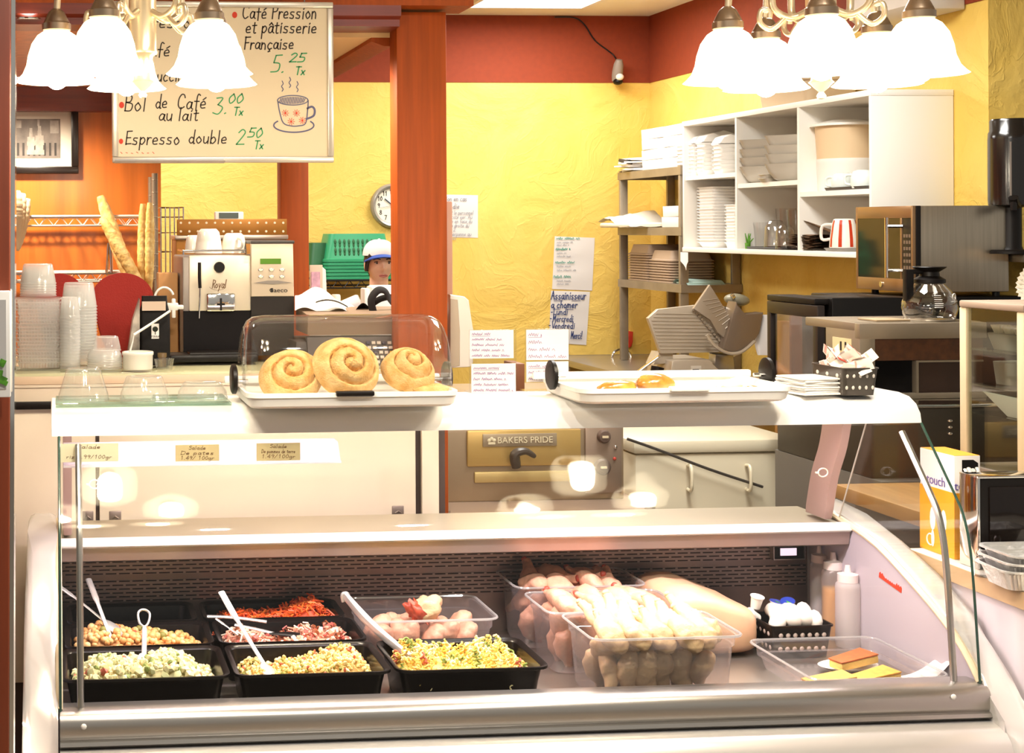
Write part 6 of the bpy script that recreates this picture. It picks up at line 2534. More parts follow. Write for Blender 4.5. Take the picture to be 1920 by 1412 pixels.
def paper_box(w_, d_, h):
    b = B()
    b.prism([(-d_ / 2, 0), (d_ / 2, 0), (d_ / 2 * 1.04, h), (-d_ / 2 * 1.04, h)], 'X', -w_ / 2, w_ / 2, .003)
    return b


pb = obj('paper_box', paper_box(.22, .3, .06), M('box_white', 'EDE6DC', .7))
first = True
for (px, n, z, Yk, lab) in ((1256, 4, ZS[0], 8.12, 'pale paper box in the front stack on the top rack shelf'), (1215, 4, ZS[0], 8.42, 'white paper box in the rear stack on the top rack shelf'), (1262, 2, ZS[1], 8.12, 'paper box of two at the near end of the middle rack shelf')):
    for k in range(n):
        o = pb if first else pb.copy()
        if not first:
            C.objects.link(o)
        first = False
        o.location = (3.62, Yk + random.uniform(-.01, .01), z + .001 + k * .062)
        o.rotation_euler = (0, 0, random.uniform(-.06, .06))
        tag(o, lab, 'box', 'paper boxes: ' + lab)
b = B()
for k in range(8):
    b.cbox((3.56 + random.uniform(-.02, .02), 8.72 + random.uniform(-.03, .03), ZS[0] + .008 + k * .011), (.2, .18, .009), RE(random.uniform(-.06, .06), random.uniform(-.06, .06), random.uniform(-.3, .3)), .001)
b.mi = 1
b.cbox((3.47, 8.70, ZS[0] + .062), (.06, .1, .02), RE(.2, .1, .3), .002)
solo('paper_pile', b, [PAPER, DKGREY], 'loose pile of papers with dark clips at the far end of the top rack shelf', 'papers', kind='stuff')
b = B()
b.grid(16, 10, lambda u, v: Vector((3.36 + .3 * v, 8.9 - .52 * u, ZS[1] + .006 + (.11 * math.sin(PI * min(1, u * 1.5 + .12)) ** .7 * (.55 + .45 * v)) * (1 - .45 * u) + .012 * noise.noise(Vector((u * 9, v * 7, 2))))))
b.box(3.36, 3.62, 8.40, 8.88, ZS[1] + .001, ZS[1] + .03, .01)
solo('paper_pack', b, M('paper_wrap', 'E8E0D0', .6), 'crumpled white paper pack hanging over the far end of the middle rack shelf', 'paper pack', smooth=60)
tubm = M('tub_taupe', 'A8917A', .6)
tb = B()
loft(tb, [(.22, .26, .02, 0), (.25, .3, .03, .05), (.27, .32, .03, .055), (.27, .32, .03, .062), (.25, .3, .03, .062), (.22, .26, .02, .006)], True, True)
tb = obj('plastic_basket', tb, tubm)
first = True
for (Yk, n, lab) in ((8.6, 11, 'taupe basket nested in the far stack on the low rack shelf'), (8.28, 9, 'taupe basket nested in the near stack on the low rack shelf')):
    for k in range(n):
        o = tb if first else tb.copy()
        if not first:
            C.objects.link(o)
        first = False
        o.location = (3.62, Yk, ZS[2] + .001 + k * .0155 + .062)
        o.rotation_euler = (PI, 0, 0)
        tag(o, lab, 'basket', 'taupe baskets: ' + lab)
b = B()
b.grid(10, 5, lambda u, v: Vector((3.5 + .22 * v, 8.12 - .2 * u, ZS[2] + .004 + .03 * math.sin(PI * u) * (1 - v * .5) + .006 * math.sin(11 * u))))
b.box(3.51, 3.7, 7.93, 8.1, ZS[2] + .001, ZS[2] + .012, .004)
solo('folded_cloth', b, M('cloth_teal', 'A9C4BC', .8), 'pale teal cloth folded at the near end of the low rack shelf', 'cloth', smooth=60)
b = B()
q = WXP(1293, 490, 3.46)
b.grid(6, 6, lambda u, v: Vector((q.x - .03 + .01 * math.sin(5 * u), q.y + .05 - .12 * u, q.z + .05 - .1 * v * (1 - abs(u - .5)))))
solo('hanging_rag', b, PAPER, 'small white rag hanging under the far end of the wall cabinet', 'rag', smooth=60)

# ------------------------------------------------------------------ steel worktop along the walls, slicer
t = thing('steel_worktop', 'grey steel worktop along the yellow walls under the storage rack', 'worktop', (3.45, 7.8, 0))
b = B()
b.box(3.15, XR - .002, 6.7, YB - .003, ZW - .04, ZW, .003)
b.box(3.15, XR - .002, YB - .02, YB - .003, ZW, ZW + .002)
obj('top', b, STEEL, t, True)
for (x, y) in ((3.2, 6.75), (3.76, 6.75), (3.2, 9.1), (3.76, 9.1)):
    b = B()
    b.tube([(x, y, 0), (x, y, ZW - .04)], .02, 10)
    obj('leg', b, STEEL, t, True)
b = B()
b.box(3.17, 3.8, 6.75, 9.1, .2, .22)
obj('undershelf', b, STEEL, t, True)

Y = 7.3
slm = M('slicer_metal', 'C4B8A6', .38, .4, var=.06, vscale=6)
sld = M('slicer_plate', 'AC9E8C', .42, .4)
t = thing('meat_slicer', 'large grey meat slicer with a ribbed plate on the steel worktop', 'slicer', (W(1320, 700, Y).x, Y, ZW))


def px_plate(pts, Yp, th, bev=.002):
    b = B()
    P3 = [W(px, py, Yp) for px, py in pts]
    b.prism([(p.x, p.z) for p in P3], 'Y', Yp, Yp + th, bev)
    return b


o = obj('ribbed_plate', px_plate([(1215, 597), (1234, 580), (1316, 571), (1334, 606), (1352, 638), (1372, 660), (1239, 663)], Y - .02, .03), slm, t, True)
b = B()
for k in range(11):
    y = 588 + k * 6.6
    xl = 1219 + (abs(k - 2) * 1.9 if k > 2 else (2 - k) * 4)
    xr3 = 1318 + k * 4.3
    p, q = W(xl + 3, y, Y - .022), W(xr3, y + 1, Y - .022)
    b.tube([p, q], .0035, 6)
obj('ribs', b, slm, o, True)
b = B()
for k in range(14):
    px, py = 1302 + k * 4.6, 582 + k * 5.6
    p = W(px, py, Y - .03)
    b.cbox(p, (.012, .012, .01), RE(0, .9, 0))
obj('toothed_edge', b, sld, o, True)
obj('gauge_plate', px_plate([(1300, 579), (1331, 534), (1346, 558), (1376, 606), (1361, 636), (1344, 622), (1333, 600)], Y - .06, .02), sld, t, True)
b = B()
for k in range(8):
    p, q = W(1318 + k * 6, 570 + k * 7.5 - 6, Y - .063), W(1345 + k * 4.2, 560 + k * 6, Y - .063)
    b.tube([p, q], .002, 5)
obj('gauge_ribs', b, slm, t, True)
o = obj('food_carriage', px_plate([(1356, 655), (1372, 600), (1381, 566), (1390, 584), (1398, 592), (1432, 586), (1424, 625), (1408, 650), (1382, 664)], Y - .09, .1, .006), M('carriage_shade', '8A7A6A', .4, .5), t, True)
b = B()
b.tube(crom([W(1325, 628, Y - .1), W(1340, 648, Y - .1), W(1365, 662, Y - .1), W(1390, 660, Y - .1), W(1415, 640, Y - .09)], 5), .009, 8)
obj('blade_guard', b, slm, t, True)
b = B()
p = W(1362, 625, Y - .03)
b.lathe([(.001, -.01), (.13, -.008), (.135, 0), (.13, .008), (.001, .01)], c=(p.x + .02, Y + .03, p.z), seg=40, R=RE(PI / 2, 0, 0))
obj('blade', b, CHROME, t, True)
b = B()
p = W(1390, 563, Y)
b.ell((p.x, Y + .05, p.z), (.066, .05, .032), RE(0, .12, 0), 20)
obj('sharpener', b, M('sharpener_grey', '8E8A76', .4), t, True)
b = B()
q = W(1372, 557, Y)
b.tube([q, q + Vector((.012, 0, .006))], .014, 10)
obj('knob', b, CHROME, t, True)
zc_ = lambda y: W(1320, y, Y).z
b = px_plate([(1256, 713), (1260, 678), (1264, 675), (1330, 674), (1338, 680), (1346, 697), (1405, 700), (1405, 713)], Y - .08, .3, .008)
obj('body', b, slm, t, True)
b = B()
b.box(W(1250, 700, Y).x, W(1430, 700, Y).x, Y - .07, Y + .24, ZW + .02, zc_(712) + .004, .01)
for px in (1265, 1400):
    for yy in (Y - .03, Y + .2):
        b.lathe([(.02, 0), (.018, .022)], c=(W(px, 700, Y).x, yy, ZW + .001), seg=12)
obj('base', b, slm, t, True)
obj('rail_support', px_plate([(1342, 665), (1375, 665), (1378, 700), (1340, 700)], Y - .04, .08, .003), SATIN, t, True)
b = B()
q = rect(1296, 686, 1315, 702, Y - .085)
b.box(q[0], q[1], Y - .0835, Y - .0795, q[2], q[3])
bd = obj('maker_plate', b, M('plate_pale', 'CFC6B8', .4), t, True)
b = B()
q = rect(1299, 692, 1311, 697, Y - .086)
b.box(q[0], q[1], Y - .0845, Y - .083, q[2], q[3])
obj('plate_mark', b, M('plate_ink', '5A544C', .5), bd, True)
p = W(1232, 695, Y - .1)
b = B()
b.lathe([(.001, -.02), (.03, -.02), (.032, -.012), (.032, .02), (.001, .022)], c=(p.x, Y - .1, p.z), seg=20, R=RE(0, .2, 0))
obj('gauge_knob', b, BLACK, t, True)
b = B()
b.tube([W(1236, 668, Y - .05), W(1182, 708, Y - .12)], .012, 8, flat=.5)
obj('guide_bar', b, CHROME, t, True)
obj('tray_plate', px_plate([(1236, 660), (1262, 662), (1262, 680), (1225, 684)], Y, .1), slm, t, True)
# chrome ring handle and red clip at the rack post
b = B()
p = W(1165, 668, 9.0)
b.tube([(p.x + .062 * math.cos(a), 9.0, p.z - .01 + .055 * math.sin(a)) for a in [k * PI / 14 for k in range(28)]], .008, 8, True)
solo('metal_ring', b, CHROME, 'chrome ring standing behind the foot of the storage rack', 'ring')
b = B()
q0 = [(1179, 652), (1177, 632), (1181, 621), (1187, 622), (1186, 640), (1184, 650)]
b.prism([(W(px, py, 9.17).x, W(px, py, 9.17).z) for px, py in q0], 'Y', 9.165, 9.197, .004)
solo('red_clip', b, M('clip_red', 'B8301C', .4), 'red clip hanging on the yellow wall behind the rack post', 'clip')
b = B()
b.grid(8, 10, lambda u, v: W(1434 + 22 * math.cos(PI * (1 - u)) * (.55 + .45 * math.sin(PI * (.2 + .75 * v))), 590 + 76 * v, 7.24 + .03 * math.sin(7 * u)))
solo('hanging_towel', b, M('towel_white', 'EDE8E4', .9), 'white cloth hanging beside the black oven door', 'towel', smooth=60)

# ------------------------------------------------------------------ black oven, microwave, wood worktop, brewer
XM = 2.95
yo_n = 5.50
yo_f = WXP(1438, 600, XM).y
OZ = 1.42
WTZ = .87
t = thing('wood_worktop', 'brown wooden worktop on a dark cabinet behind the right end of the case', 'worktop', (3.0, 4.9, 0))
b = B()
b.box(2.49, XR - .01, 4.0, 4.54, WTZ - .045, WTZ, .004)
obj('top', b, WOODB, t, True)
b = B()
b.box(2.56, XR - .03, 4.05, 4.54, .001, WTZ - .045)
obj('body', b, M('dark_body', '5A544E', .5), t, True)
b = B()
b.box(2.66, XR - .03, 4.56, 5.27, .001, WTZ, .003)
b.box(2.92, XR - .03, 5.27, 5.73, .001, WTZ, .003)
solo('dark_cabinet', b, M('dark_cabinet_paint', '57524C', .5, var=.08, vscale=5), 'dark grey cabinet under the coffee brewer and the black oven', 'cabinet')
oven = thing('convection_oven', 'black convection oven with an open glass door under the microwave', 'oven', (3.35, 5.75, WTZ))
b = B()
b.box(XM + .06, XR - .02, yo_n, yo_n + .235, WTZ + .01, OZ, .006)
b.box(XM + .2, XR - .02, yo_n + .23, yo_f + .02, 1.05, OZ, .006)
obj('body', b, BLACKM, oven, True)
b = B()
zd0, zd1 = WTZ + .06, OZ - .03
for (ya, yb, za, zb2) in ((yo_n - .002, yo_n + .035, zd0, zd1), (yo_f - .03, yo_f, zd0, zd1), (yo_n, yo_f, zd1 - .05, zd1), (yo_n, yo_f, zd0, zd0 + .04)):
    b.box(XM, XM + .03, ya, yb, za, zb2, .003)
dr = obj('door', b, M('oven_frame', '2E2622', .35, .4), oven, True)
b = B()
b.box(XM + .012, XM + .018, yo_n + .03, yo_f - .03, zd0 + .04, zd1 - .05)
obj('pane', b, CLEAR('oven_pane', (.82, .8, .76), .1, .5), dr, True)
b = B()
for z in (zd1 - .09, zd1 - .14):
    b.ell((XM + .055, yo_n - .003, z), (.008, .004, .008), seg=10)
obj('screws', b, CHROME, oven, True)
b = B()
b.box(XM, XM + .12, yo_n + .02, yo_f, OZ - .028, OZ - .004, .004)
obj('vent_trim', b, BLACK, oven, True)
for (xa, xb, yt, Yp, mm, lab) in ((1456, 1481, 602, 6.35, M('board_wood', 'C08A48', .6, var=.15, vscale=4, stretch=(8, 8, .6)), 'upright wooden board seen through the oven door'), (1484, 1528, 592, 6.4, M('board_brown', '7A4A2C', .6, var=.12, vscale=4), 'brown panel standing behind the oven door')):
    q = rect(xa, yt, xb, 730, Yp)
    b = B()
    b.box(q[0], q[1], Yp, Yp + .02, ZW - .2, q[3], .003)
    solo('wooden_board', b, mm, lab, 'board')
b = B()
b.box(3.15, 3.7, 6.28, 6.55, .001, ZW - .2, .004)
solo('low_cabinet', b, M('low_grey', '6A6058', .6), 'low grey cabinet under the upright boards', 'cabinet')

XMW = 3.34
yw_n, yw_f = 5.50, WXP(1605, 470, XMW).y
MZ0, MZ1 = OZ + .018, 1.778
mw = thing('microwave', 'stainless steel microwave oven with a bar handle on the black oven', 'microwave', (3.54, 5.7, OZ))
b = B()
b.box(XMW + .03, 3.735, yw_n, yw_f - .004, MZ0, MZ1, .004)
obj('casing', b, STEELH, mw, True)
b = B()
b.box(XMW + .012, XMW + .032, yw_n - .003, yw_f - .002, MZ0, MZ1, .002)
part_label(obj('black_edge', b, BLACK, mw, True), 'black edge behind the door')
fr = M('microwave_bronze', '9A7A58', .3, .75)
b = B()
yk = yw_n + .075
for (ya, yb, za, zb2) in ((yw_n, yw_f, MZ1 - .048, MZ1), (yw_n, yw_f, MZ0, MZ0 + .05), (yw_n, yw_n + .012, MZ0, MZ1), (yk, yk + .012, MZ0 + .05, MZ1 - .048), (yw_f - .014, yw_f, MZ0, MZ1)):
    b.box(XMW, XMW + .014, ya, yb, za, zb2, .001)
d = obj('door', b, fr, mw, True)
b = B()
b.box(XMW + .002, XMW + .01, yk + .012, yw_f - .014, MZ0 + .05, MZ1 - .048)
obj('window', b, M('window_dark', '241812', .06, spec=.8), d, True)
b = B()
yh = yk + .03
b.tube([(XMW - .045, yh, MZ0 + .055), (XMW - .045, yh, MZ1 - .045)], .008, 10)
for z in (MZ0 + .085, MZ1 - .08):
    b.tube([(XMW - .045, yh, z), (XMW + .004, yh - .03, z)], .0065, 8)
obj('handle', b, CHROME, d, True)
b = B()
b.box(XMW + .003, XMW + .011, yw_n + .012, yk, MZ0 + .05, MZ1 - .048)
kp = obj('keypad', b, M('keypad_dark', '1E1612', .3), mw, True)
for r_ in range(7):
    for c_ in range(3):
        b = B()
        b.box(XMW + .001, XMW + .004, yw_n + .018 + c_ * .018, yw_n + .03 + c_ * .018, MZ0 + .065 + r_ * .025, MZ0 + .078 + r_ * .025)
        obj('key', b, M('key_bronze', '6A5644', .4) if r_ == 0 and c_ == 0 else bpy.data.materials['key_bronze'], kp, True)
b = B()
b.lathe([(.012, 0), (.012, .004), (.001, .004)], c=(XMW - .001, yw_n + .22, MZ0 + .025), seg=20, R=RE(0, -PI / 2, 0), aspect=.8)
obj('maker_badge', b, CHROME, mw, True)
for (x, y) in ((XMW + .06, yw_n + .03), (3.7, yw_n + .03), (XMW + .06, yw_f - .04), (3.7, yw_f - .04)):
    b = B()
    b.lathe([(.014, 0), (.014, .02)], c=(x, y, OZ - .001), seg=12)
    obj('foot', b, BLACK, mw, True)

# box with louvres, coffee brewer on it, glass carafe
LBX0, LBY = 2.66, 4.62
LBZ = wz(757, LBY, 1760)
t = thing('metal_box', 'dark metal box with three louvres under the coffee brewer', 'metal box', (2.95, 4.9, WTZ))
b = B()
b.box(LBX0, 3.25, LBY, 5.25, WTZ + .001, LBZ - .012, .004)
obj('body', b, M('box_dark', '4A443C', .4, .6), t, True)
b = B()
b.box(LBX0 - .006, 3.26, LBY - .012, 5.26, LBZ - .012, LBZ, .003)
obj('lid', b, CHROME, t, True)
b = B()
for k in range(3):
    p = W(1781, 789 + k * 12, LBY)
    b.ell((p.x, LBY - .001, p.z), (.009, .007, .006), seg=10)
obj('louvres', b, CHROME, t, True)
BX0, BY0 = wx(1612, 4.75, 680), 4.75
BZ1 = wz(605, BY0, 1700)
BX1 = BX0 + .45
brs = M('brewer_steel', '9E917E', .35, .6)
t = thing('coffee_brewer', 'stainless coffee brewer with dark brown panels holding the glass carafe', 'coffee brewer', (BX0 + .2, 4.95, LBZ))
b = B()
b.box(BX0, BX1, BY0, BY0 + .03, BZ1 - .055, BZ1 - .002, .002)
b.box(BX0, BX0 + .055, BY0, BY0 + .22, LBZ + .001, BZ1 - .002, .003)
b.box(BX0, BX1, BY0 + .03, BY0 + .36, BZ1 - .03, BZ1, .003)
b.box(BX0, BX1, BY0, BY0 + .03, LBZ + .001, LBZ + .02, .002)
obj('frame', b, brs, t, True)
q = rect(1630, 628, 1800, 676, BY0)
b = B()
b.box(BX0 + .05, BX1 - .01, BY0 + .008, BY0 + .03, q[2], q[3])
obj('upper_panel', b, M('brewer_brown', '4A2A12', .5, var=.3, vscale=40), t, True)
q = rect(1724, 676, 1800, 752, BY0)
b = B()
b.box(q[0], BX1 - .01, BY0 + .012, BY0 + .03, LBZ + .02, q[3] - .004)
obj('side_panel', b, M('brewer_dark', '2E1A0C', .5), t, True)
b = B()
b.box(q[0] - .008, q[0], BY0 + .004, BY0 + .03, LBZ + .02, q[3])
b.box(q[0], BX1 - .01, BY0 + .004, BY0 + .03, q[3] - .006, q[3])
obj('panel_trim', b, brs, t, True)
b = B()
b.box(BX0 + .055, BX1 - .01, BY0 + .2, BY0 + .21, LBZ + .001, BZ1 - .03)
obj('back', b, M('brewer_black', '120B07', .6), t, True)
b = B()
q = rect(1576, 634, 1608, 664, BY0 + .1)
b.box(BX0 - .002, BX0, BY0 + .05, BY0 + .17, q[2], q[3])
st = obj('sticker', b, M('sticker_cream', 'E8D2A0', .6), t, True)
b = B()
for k in range(2):
    b.box(BX0 - .003, BX0 - .0018, BY0 + .08 + k * .03, BY0 + .09 + k * .03, q[2] + .012, q[3] - .012)
obj('sticker_mark', b, INKB, st, True)
Yp = 4.86
p = W(1743, 600, Yp)
r = (wx(1790, Yp) - wx(1696, Yp)) / 2
t = thing('coffee_carafe', 'glass coffee carafe with a black handle on the brewer', 'carafe', (p.x, Yp, BZ1 + .001))
hz = wz(500, Yp, 1743) - BZ1
b = B()
b.shell([(.001, .004), (r * .86, .004), (r * .9, .01), (r, hz * .22), (r * .97, hz * .34), (r * .78, hz * .54), (r * .5, hz * .68), (r * .46, hz * .74)], seg=40)
obj('body', b, CLEAR('carafe_glass', (.86, .84, .8), .12, .8, power=2), t, smooth=70)
b = B()
b.lathe([(r * .88, 0), (r * .9, .006), (r * .86, .008)], seg=36)
obj('base_ring', b, CHROME, t)
b = B()
b.lathe([(r * .5, hz * .68), (r * .56, hz * .7), (r * .56, hz * .76), (r * .36, hz * .82), (r * .34, hz * .9), (r * .6, hz * .985), (r * .58, hz), (.001, hz * .95)], seg=32)
obj('collar', b, BLACK, t, smooth=50)
b = B()
b.box(-r * .98, -r * .3, -.012, .012, hz * .86, hz * .95, .004)
b.prism([(-r * 1.0, hz * .95), (-r * .68, hz * .95), (-r * .7, hz * .42), (-r * 1.0, hz * .36)], 'Y', -.013, .013, .005)
obj('handle', b, BLACK, t)
b = B()
for k in range(7):
    zz = hz * (.26 + .035 * k)
    rr = r * (1.005 if k < 3 else .93 if k < 5 else .84)
    a0 = -1.95
    b.tube([(rr * math.cos(a0 + .1 * j), rr * math.sin(a0 + .1 * j), zz) for j in range(4)], .0012, 5)
rr = r * .9
b.tube([(rr * math.cos(-.95 + .16 * math.cos(a)), rr * math.sin(-.95 + .16 * math.cos(a)), hz * .44 + .012 * math.sin(a)) for a in [k * PI / 8 for k in range(16)]], .0018, 5, True)
b.tube([(rr * 1.04 * math.cos(-1.25 + .12 * j), rr * 1.04 * math.sin(-1.25 + .12 * j), hz * .36) for j in range(6)], .0016, 5)
obj('markings', b, WHITE, t)
b = B()
q = W(1660, 600, 4.85)
b.box(q.x - .06, q.x + .06, 4.8, 4.92, BZ1 + .001, BZ1 + .007, .001)
solo('flat_lid', b, M('lid_tan', 'A58E6E', .5), 'flat tan lid lying left of the glass carafe on the brewer', 'lid')

# stainless wall shelf and coffee urn at the right edge
SXE = 3.74
pf = WXP(1811, 474, SXE)
sz = pf.z
t = thing('wall_shelf', 'stainless wall shelf under the tall black coffee urn', 'shelf', (SXE + .3, 5.3, sz - .03))
b = B()
b.box(SXE, 4.4, 4.4, 5.745, sz - .032, sz, .003)
obj('board', b, STEELH, t, True)
for x in (4.0, 4.35):
    b = B()
    b.prism([(5.745, sz - .033), (5.3, sz - .033), (5.745, sz - .25)], 'X', x, x + .008)
    obj('bracket', b, STEEL, t, True)
UY = 5.52
p = W(1895, 470, UY)
r = (wx(1930, UY) - wx(1858, UY)) / 2
t = thing('coffee_urn', 'tall black coffee dispenser on the stainless wall shelf at the right edge', 'coffee dispenser', (p.x, UY, sz + .001))
zk = lambda y: wz(y, UY, 1890) - sz
b = B()
b.lathe([(r * .98, zk(385)), (r, zk(375)), (r, zk(262)), (r * .98, zk(250)), (r * .92, zk(246)), (r * .92, zk(228)), (r * .88, zk(224)), (.001, zk(223))], seg=36)
obj('body', b, M('urn_black', '14100E', .2, coat=.4), t, smooth=40)
b = B()
b.lathe([(.001, 0), (r * 1.3, 0), (r * 1.3, .01), (r * 1.2, .016), (.001, .016)], seg=36)
b.lathe([(r * .55, .016), (r * .5, .03), (r * .5, zk(390)), (r * .9, zk(384))], seg=28)
obj('stand', b, BLACK, t)
b = B()
b.tube([(-r * .3, -r * .9, zk(385)), (-r * .7, -r * 1.3, zk(380)), (-r * .8, -r * 1.4, zk(372))], .018, 10)
b.tube([(-r * .78, -r * 1.38, zk(378)), (-r * .78, -r * 1.38, zk(395))], .012, 8)
obj('tap', b, BLACK, t)
b = B()
b.tube([(-r * .55, -r * .86, zk(268)), (-r * .55, -r * .86, zk(368))], .004, 6)
obj('gauge', b, M('gauge_grey', '6A6058', .3), t)

# glass showcase with cream posts: its long glass side faces the aisle
GX = 2.85
sf, sn = WXP(1805, 700, GX).y, WXP(1913, 700, GX).y
SZ0 = WTZ + .001
SZ1 = WXP(1805, 563, GX).z
ZLOW = WXP(1805, 868, GX).z
t = thing('glass_showcase', 'small glass display cabinet with cream posts at the right edge', 'display cabinet', (GX + .2, (sf + sn) / 2, SZ0))
pw = .034
b = B()
b.box(GX - .004, GX + .42, sn - .02, sf + .012, SZ1 - .022, SZ1, .005)
obj('top', b, M('showcase_top', 'B8A290', .4, .2), t, True)
for (xa, ya) in ((GX, sn), (GX, sf), (GX + .39, sn), (GX + .39, sf)):
    b = B()
    b.box(xa, xa + .02, ya - pw / 2, ya + pw / 2, ZLOW - .02, SZ1 - .022, .004)
    obj('post', b, CREAMFR, t, True)
b = B()
b.box(GX + .006, GX + .011, sn, sf, ZLOW, SZ1 - .022)
obj('side_pane', b, CLEAR('showcase_pane', (.86, .88, .84), .07, .5), t, True)
b = B()
b.box(GX + .01, GX + .4, sn + .004, sn + .009, ZLOW, SZ1 - .022)
obj('front_pane', b, CLEAR('showcase_front', (.86, .88, .84), .07, .5), t, True)
b = B()
b.box(GX + .395, GX + .4, sn, sf, ZLOW, SZ1 - .022)
obj('back_pane', b, M('showcase_back', '8A8676', .5), t, True)
b = B()
b.box(GX - .002, GX + .41, sn - .015, sf + .01, SZ0, ZLOW, .003)
obj('plinth', b, M('plinth_taupe', '7A6C5E', .5), t, True)
shz = [WXP(1860, y, GX + .05).z for y in (655, 722, 775)]
for z in shz:
    b = B()
    b.box(GX + .015, GX + .39, sn + .012, sf - .01, z - .004, z)
    obj('shelf', b, CLEAR('shelf_glass', (.8, .86, .82), .12, .6), t, True)
ym = (sn + sf) / 2
for (yy, w_, d_, h_, z, lab, nm, mm) in ((ym, .17, .2, .05, shz[0], 'grey covered cake box on the upper glass shelf of the display cabinet', 'cake_box', M('cakebox', '9C988E', .3)),
                                         (ym + .07, .11, .1, .07, shz[1], 'grey tub at the far end of the middle glass shelf of the display cabinet', 'plastic_tub', M('tub_grey', '9A958A', .4)),
                                         (ym - .06, .11, .1, .065, shz[1], 'grey tub at the near end of the middle glass shelf of the display cabinet', 'plastic_tub', M('tub_grey2', '8A8478', .4))):
    b = B()
    loft(b, [(w_ * .85, d_ * .85, .02, 0), (w_, d_, .03, h_ * .8), (w_ * 1.02, d_ * 1.02, .03, h_), (w_ * .96, d_ * .96, .03, h_)], True, True, (GX + .13, yy, z + .0005))
    solo(nm, b, mm, lab, 'container')
fl = B()
fl.lathe([(.018, 0), (.026, .024), (.024, .024), (.017, .003), (.001, .003)], seg=28, wave=lambda a, i: 1 + .08 * math.cos(14 * a) * (i > 0))
fl = obj('muffin_paper', fl, M('muffin_paper', 'D8CCB8', .7))
for k in range(4):
    o = fl if k == 0 else fl.copy()
    if k:
        C.objects.link(o)
    o.location = (GX + .085, ym - .078 + .052 * k, shz[0] + .051)
    tag(o, 'pleated paper muffin case in the row on the grey cake box', 'muffin case', 'muffin cases in the display cabinet')
b = B()
b.prism([(ym + .1, shz[2] + .065), (ym - .11, shz[2] + .06), (ym - .11, shz[2] + .001), (ym - .02, shz[2] + .001)], 'X', GX + .04, GX + .05, .001)
solo('folded_paper', b, PAPER, 'white folded paper on the lowest glass shelf of the display cabinet', 'paper')
# pleated coffee filters on the showcase
b = B()
for k in range(7):
    r = .07
    b.shell([(.02, 0), (.045, .004), (r, .06)], c=(GX + .12 + .014 * k, sn + .03, SZ1 + .045), seg=56, R=RE(.3, -1.15, 0), wave=lambda a, i: 1 + (.05 * math.cos(28 * a) if i else 0))
cf = solo('coffee_filters', b, M('filter_white', 'E9E3D6', .8), 'stack of white pleated coffee filters lying on the display cabinet', 'coffee filters', kind='stuff', smooth=40)
cf.location.z = SZ1 + .001

# ------------------------------------------------------------------ near counter at the right with its things
NX = max(WZ(1810, 1080, .87).x, CX1 + .08)
t = thing('side_counter', 'white side counter with a wood edged top at the right of the case', 'counter', (NX + .4, 3.0, 0))
yfar = WZ(1700, 1030, .87).y
b = B()
b.box(NX + .004, NX + .75, 2.3, yfar, .866, .872, .001)
obj('top', b, M('counter_white', 'F0E9DC', .35), t, True)
b = B()
b.box(NX, NX + .004, 2.3, yfar, .832, .872)
b.box(NX, NX + .75, yfar - .001, yfar + .003, .832, .872)
b.box(NX + .004, NX + .75, 2.3, yfar, .832, .866)
part_label(obj('edge_band', b, EDGEB, t, True), 'wood edge band')
b = B()
b.box(NX + .012, NX + .74, 2.3, yfar - .01, .04, .832)
obj('body', b, M('counter_body', 'D8CFD4', .4), t, True)
CZ = .8725
# orange and white box of straws: the corner points at the case
p0 = W(1790, 1037, 3.47)
BXX, BYN = p0.x, 3.47
BYF = WXP(1726, 1030, BXX).y
BX2 = wx(1838, 3.47, 950)
zb1 = wz(855, BYN, 1800)
t = thing('cutlery_box', 'orange and white cardboard box with white plastic cutlery poking out', 'box', ((BXX + BX2) / 2, (BYN + BYF) / 2, CZ))
b = B()
b.box(BXX, BX2, BYN, BYF, CZ, zb1, .001)
bx = obj('carton', b, M('carton_white', 'EDE6E2', .55), t, True)
zor = wz(925, BYN, 1790)
orange = M('carton_orange', 'F0A018', .5)
b = B()
b.box(BXX - .0008, BX2 + .0008, BYN - .0008, BYF + .0008, CZ + .0005, zor)
part_label(obj('orange_band', b, orange, bx, True), 'orange printed band')
b = B()
b.box(BXX + .001, BX2 - .001, BYN + .001, BYF - .001, zb1, zb1 + .0008)
part_label(obj('orange_top', b, orange, bx, True), 'orange top flap')
b = B()
for fx in (.35, .75):
    xx = BXX + (BX2 - BXX) * fx
    b.ell((xx, BYN - .0012, CZ + .075), (.008, .0008, .034), seg=10)
    b.ell((xx, BYN - .0012, CZ + .03), (.005, .0008, .022), seg=10)
for fy in (.3, .62):
    yy = BYN + (BYF - BYN) * fy
    b.ell((BXX - .0012, yy, CZ + .085), (.0008, .012, .03), seg=10)
    b.ell((BXX - .0012, yy, CZ + .035), (.0008, .007, .022), seg=10)
b.tube([(BXX - .0014, BYF - .045 + .014 * math.cos(a), CZ + .03 + .014 * math.sin(a)) for a in [k * PI / 10 for k in range(20)]], .002, 5, True)
obj('cutlery_print', b, M('print_white', 'F6F0E6', .5), bx, True)
vio = M('print_violet', '6A5AA0', .5)
type_text('lettering', 'touch', vio, bx, (BXX + .034, BYN - .0012, zor + .008), (PI / 2, 0, 0), .03, .0003)
type_text('lettering', 'touch', vio, bx, (BXX - .0012, BYN + .075, zor + .008), (PI / 2, 0, -PI / 2), .034, .0003)
b = B()
b.ell((BXX + .018, BYN - .001, zor + .038), (.004, .0008, .012), seg=8)
obj('drop_mark', b, orange, bx, True)
b = B()
b.box(BXX + .012, BXX + .04, BYN - .0016, BYN - .0006, CZ + .085, CZ + .096)
obj('small_label', b, M('print_brown', '8A4A1E', .5), bx, True)
hx0, hx1, hz0, hz1 = BXX + .02, BX2 - .006, zb1 - .052, zb1 - .01
b = B()
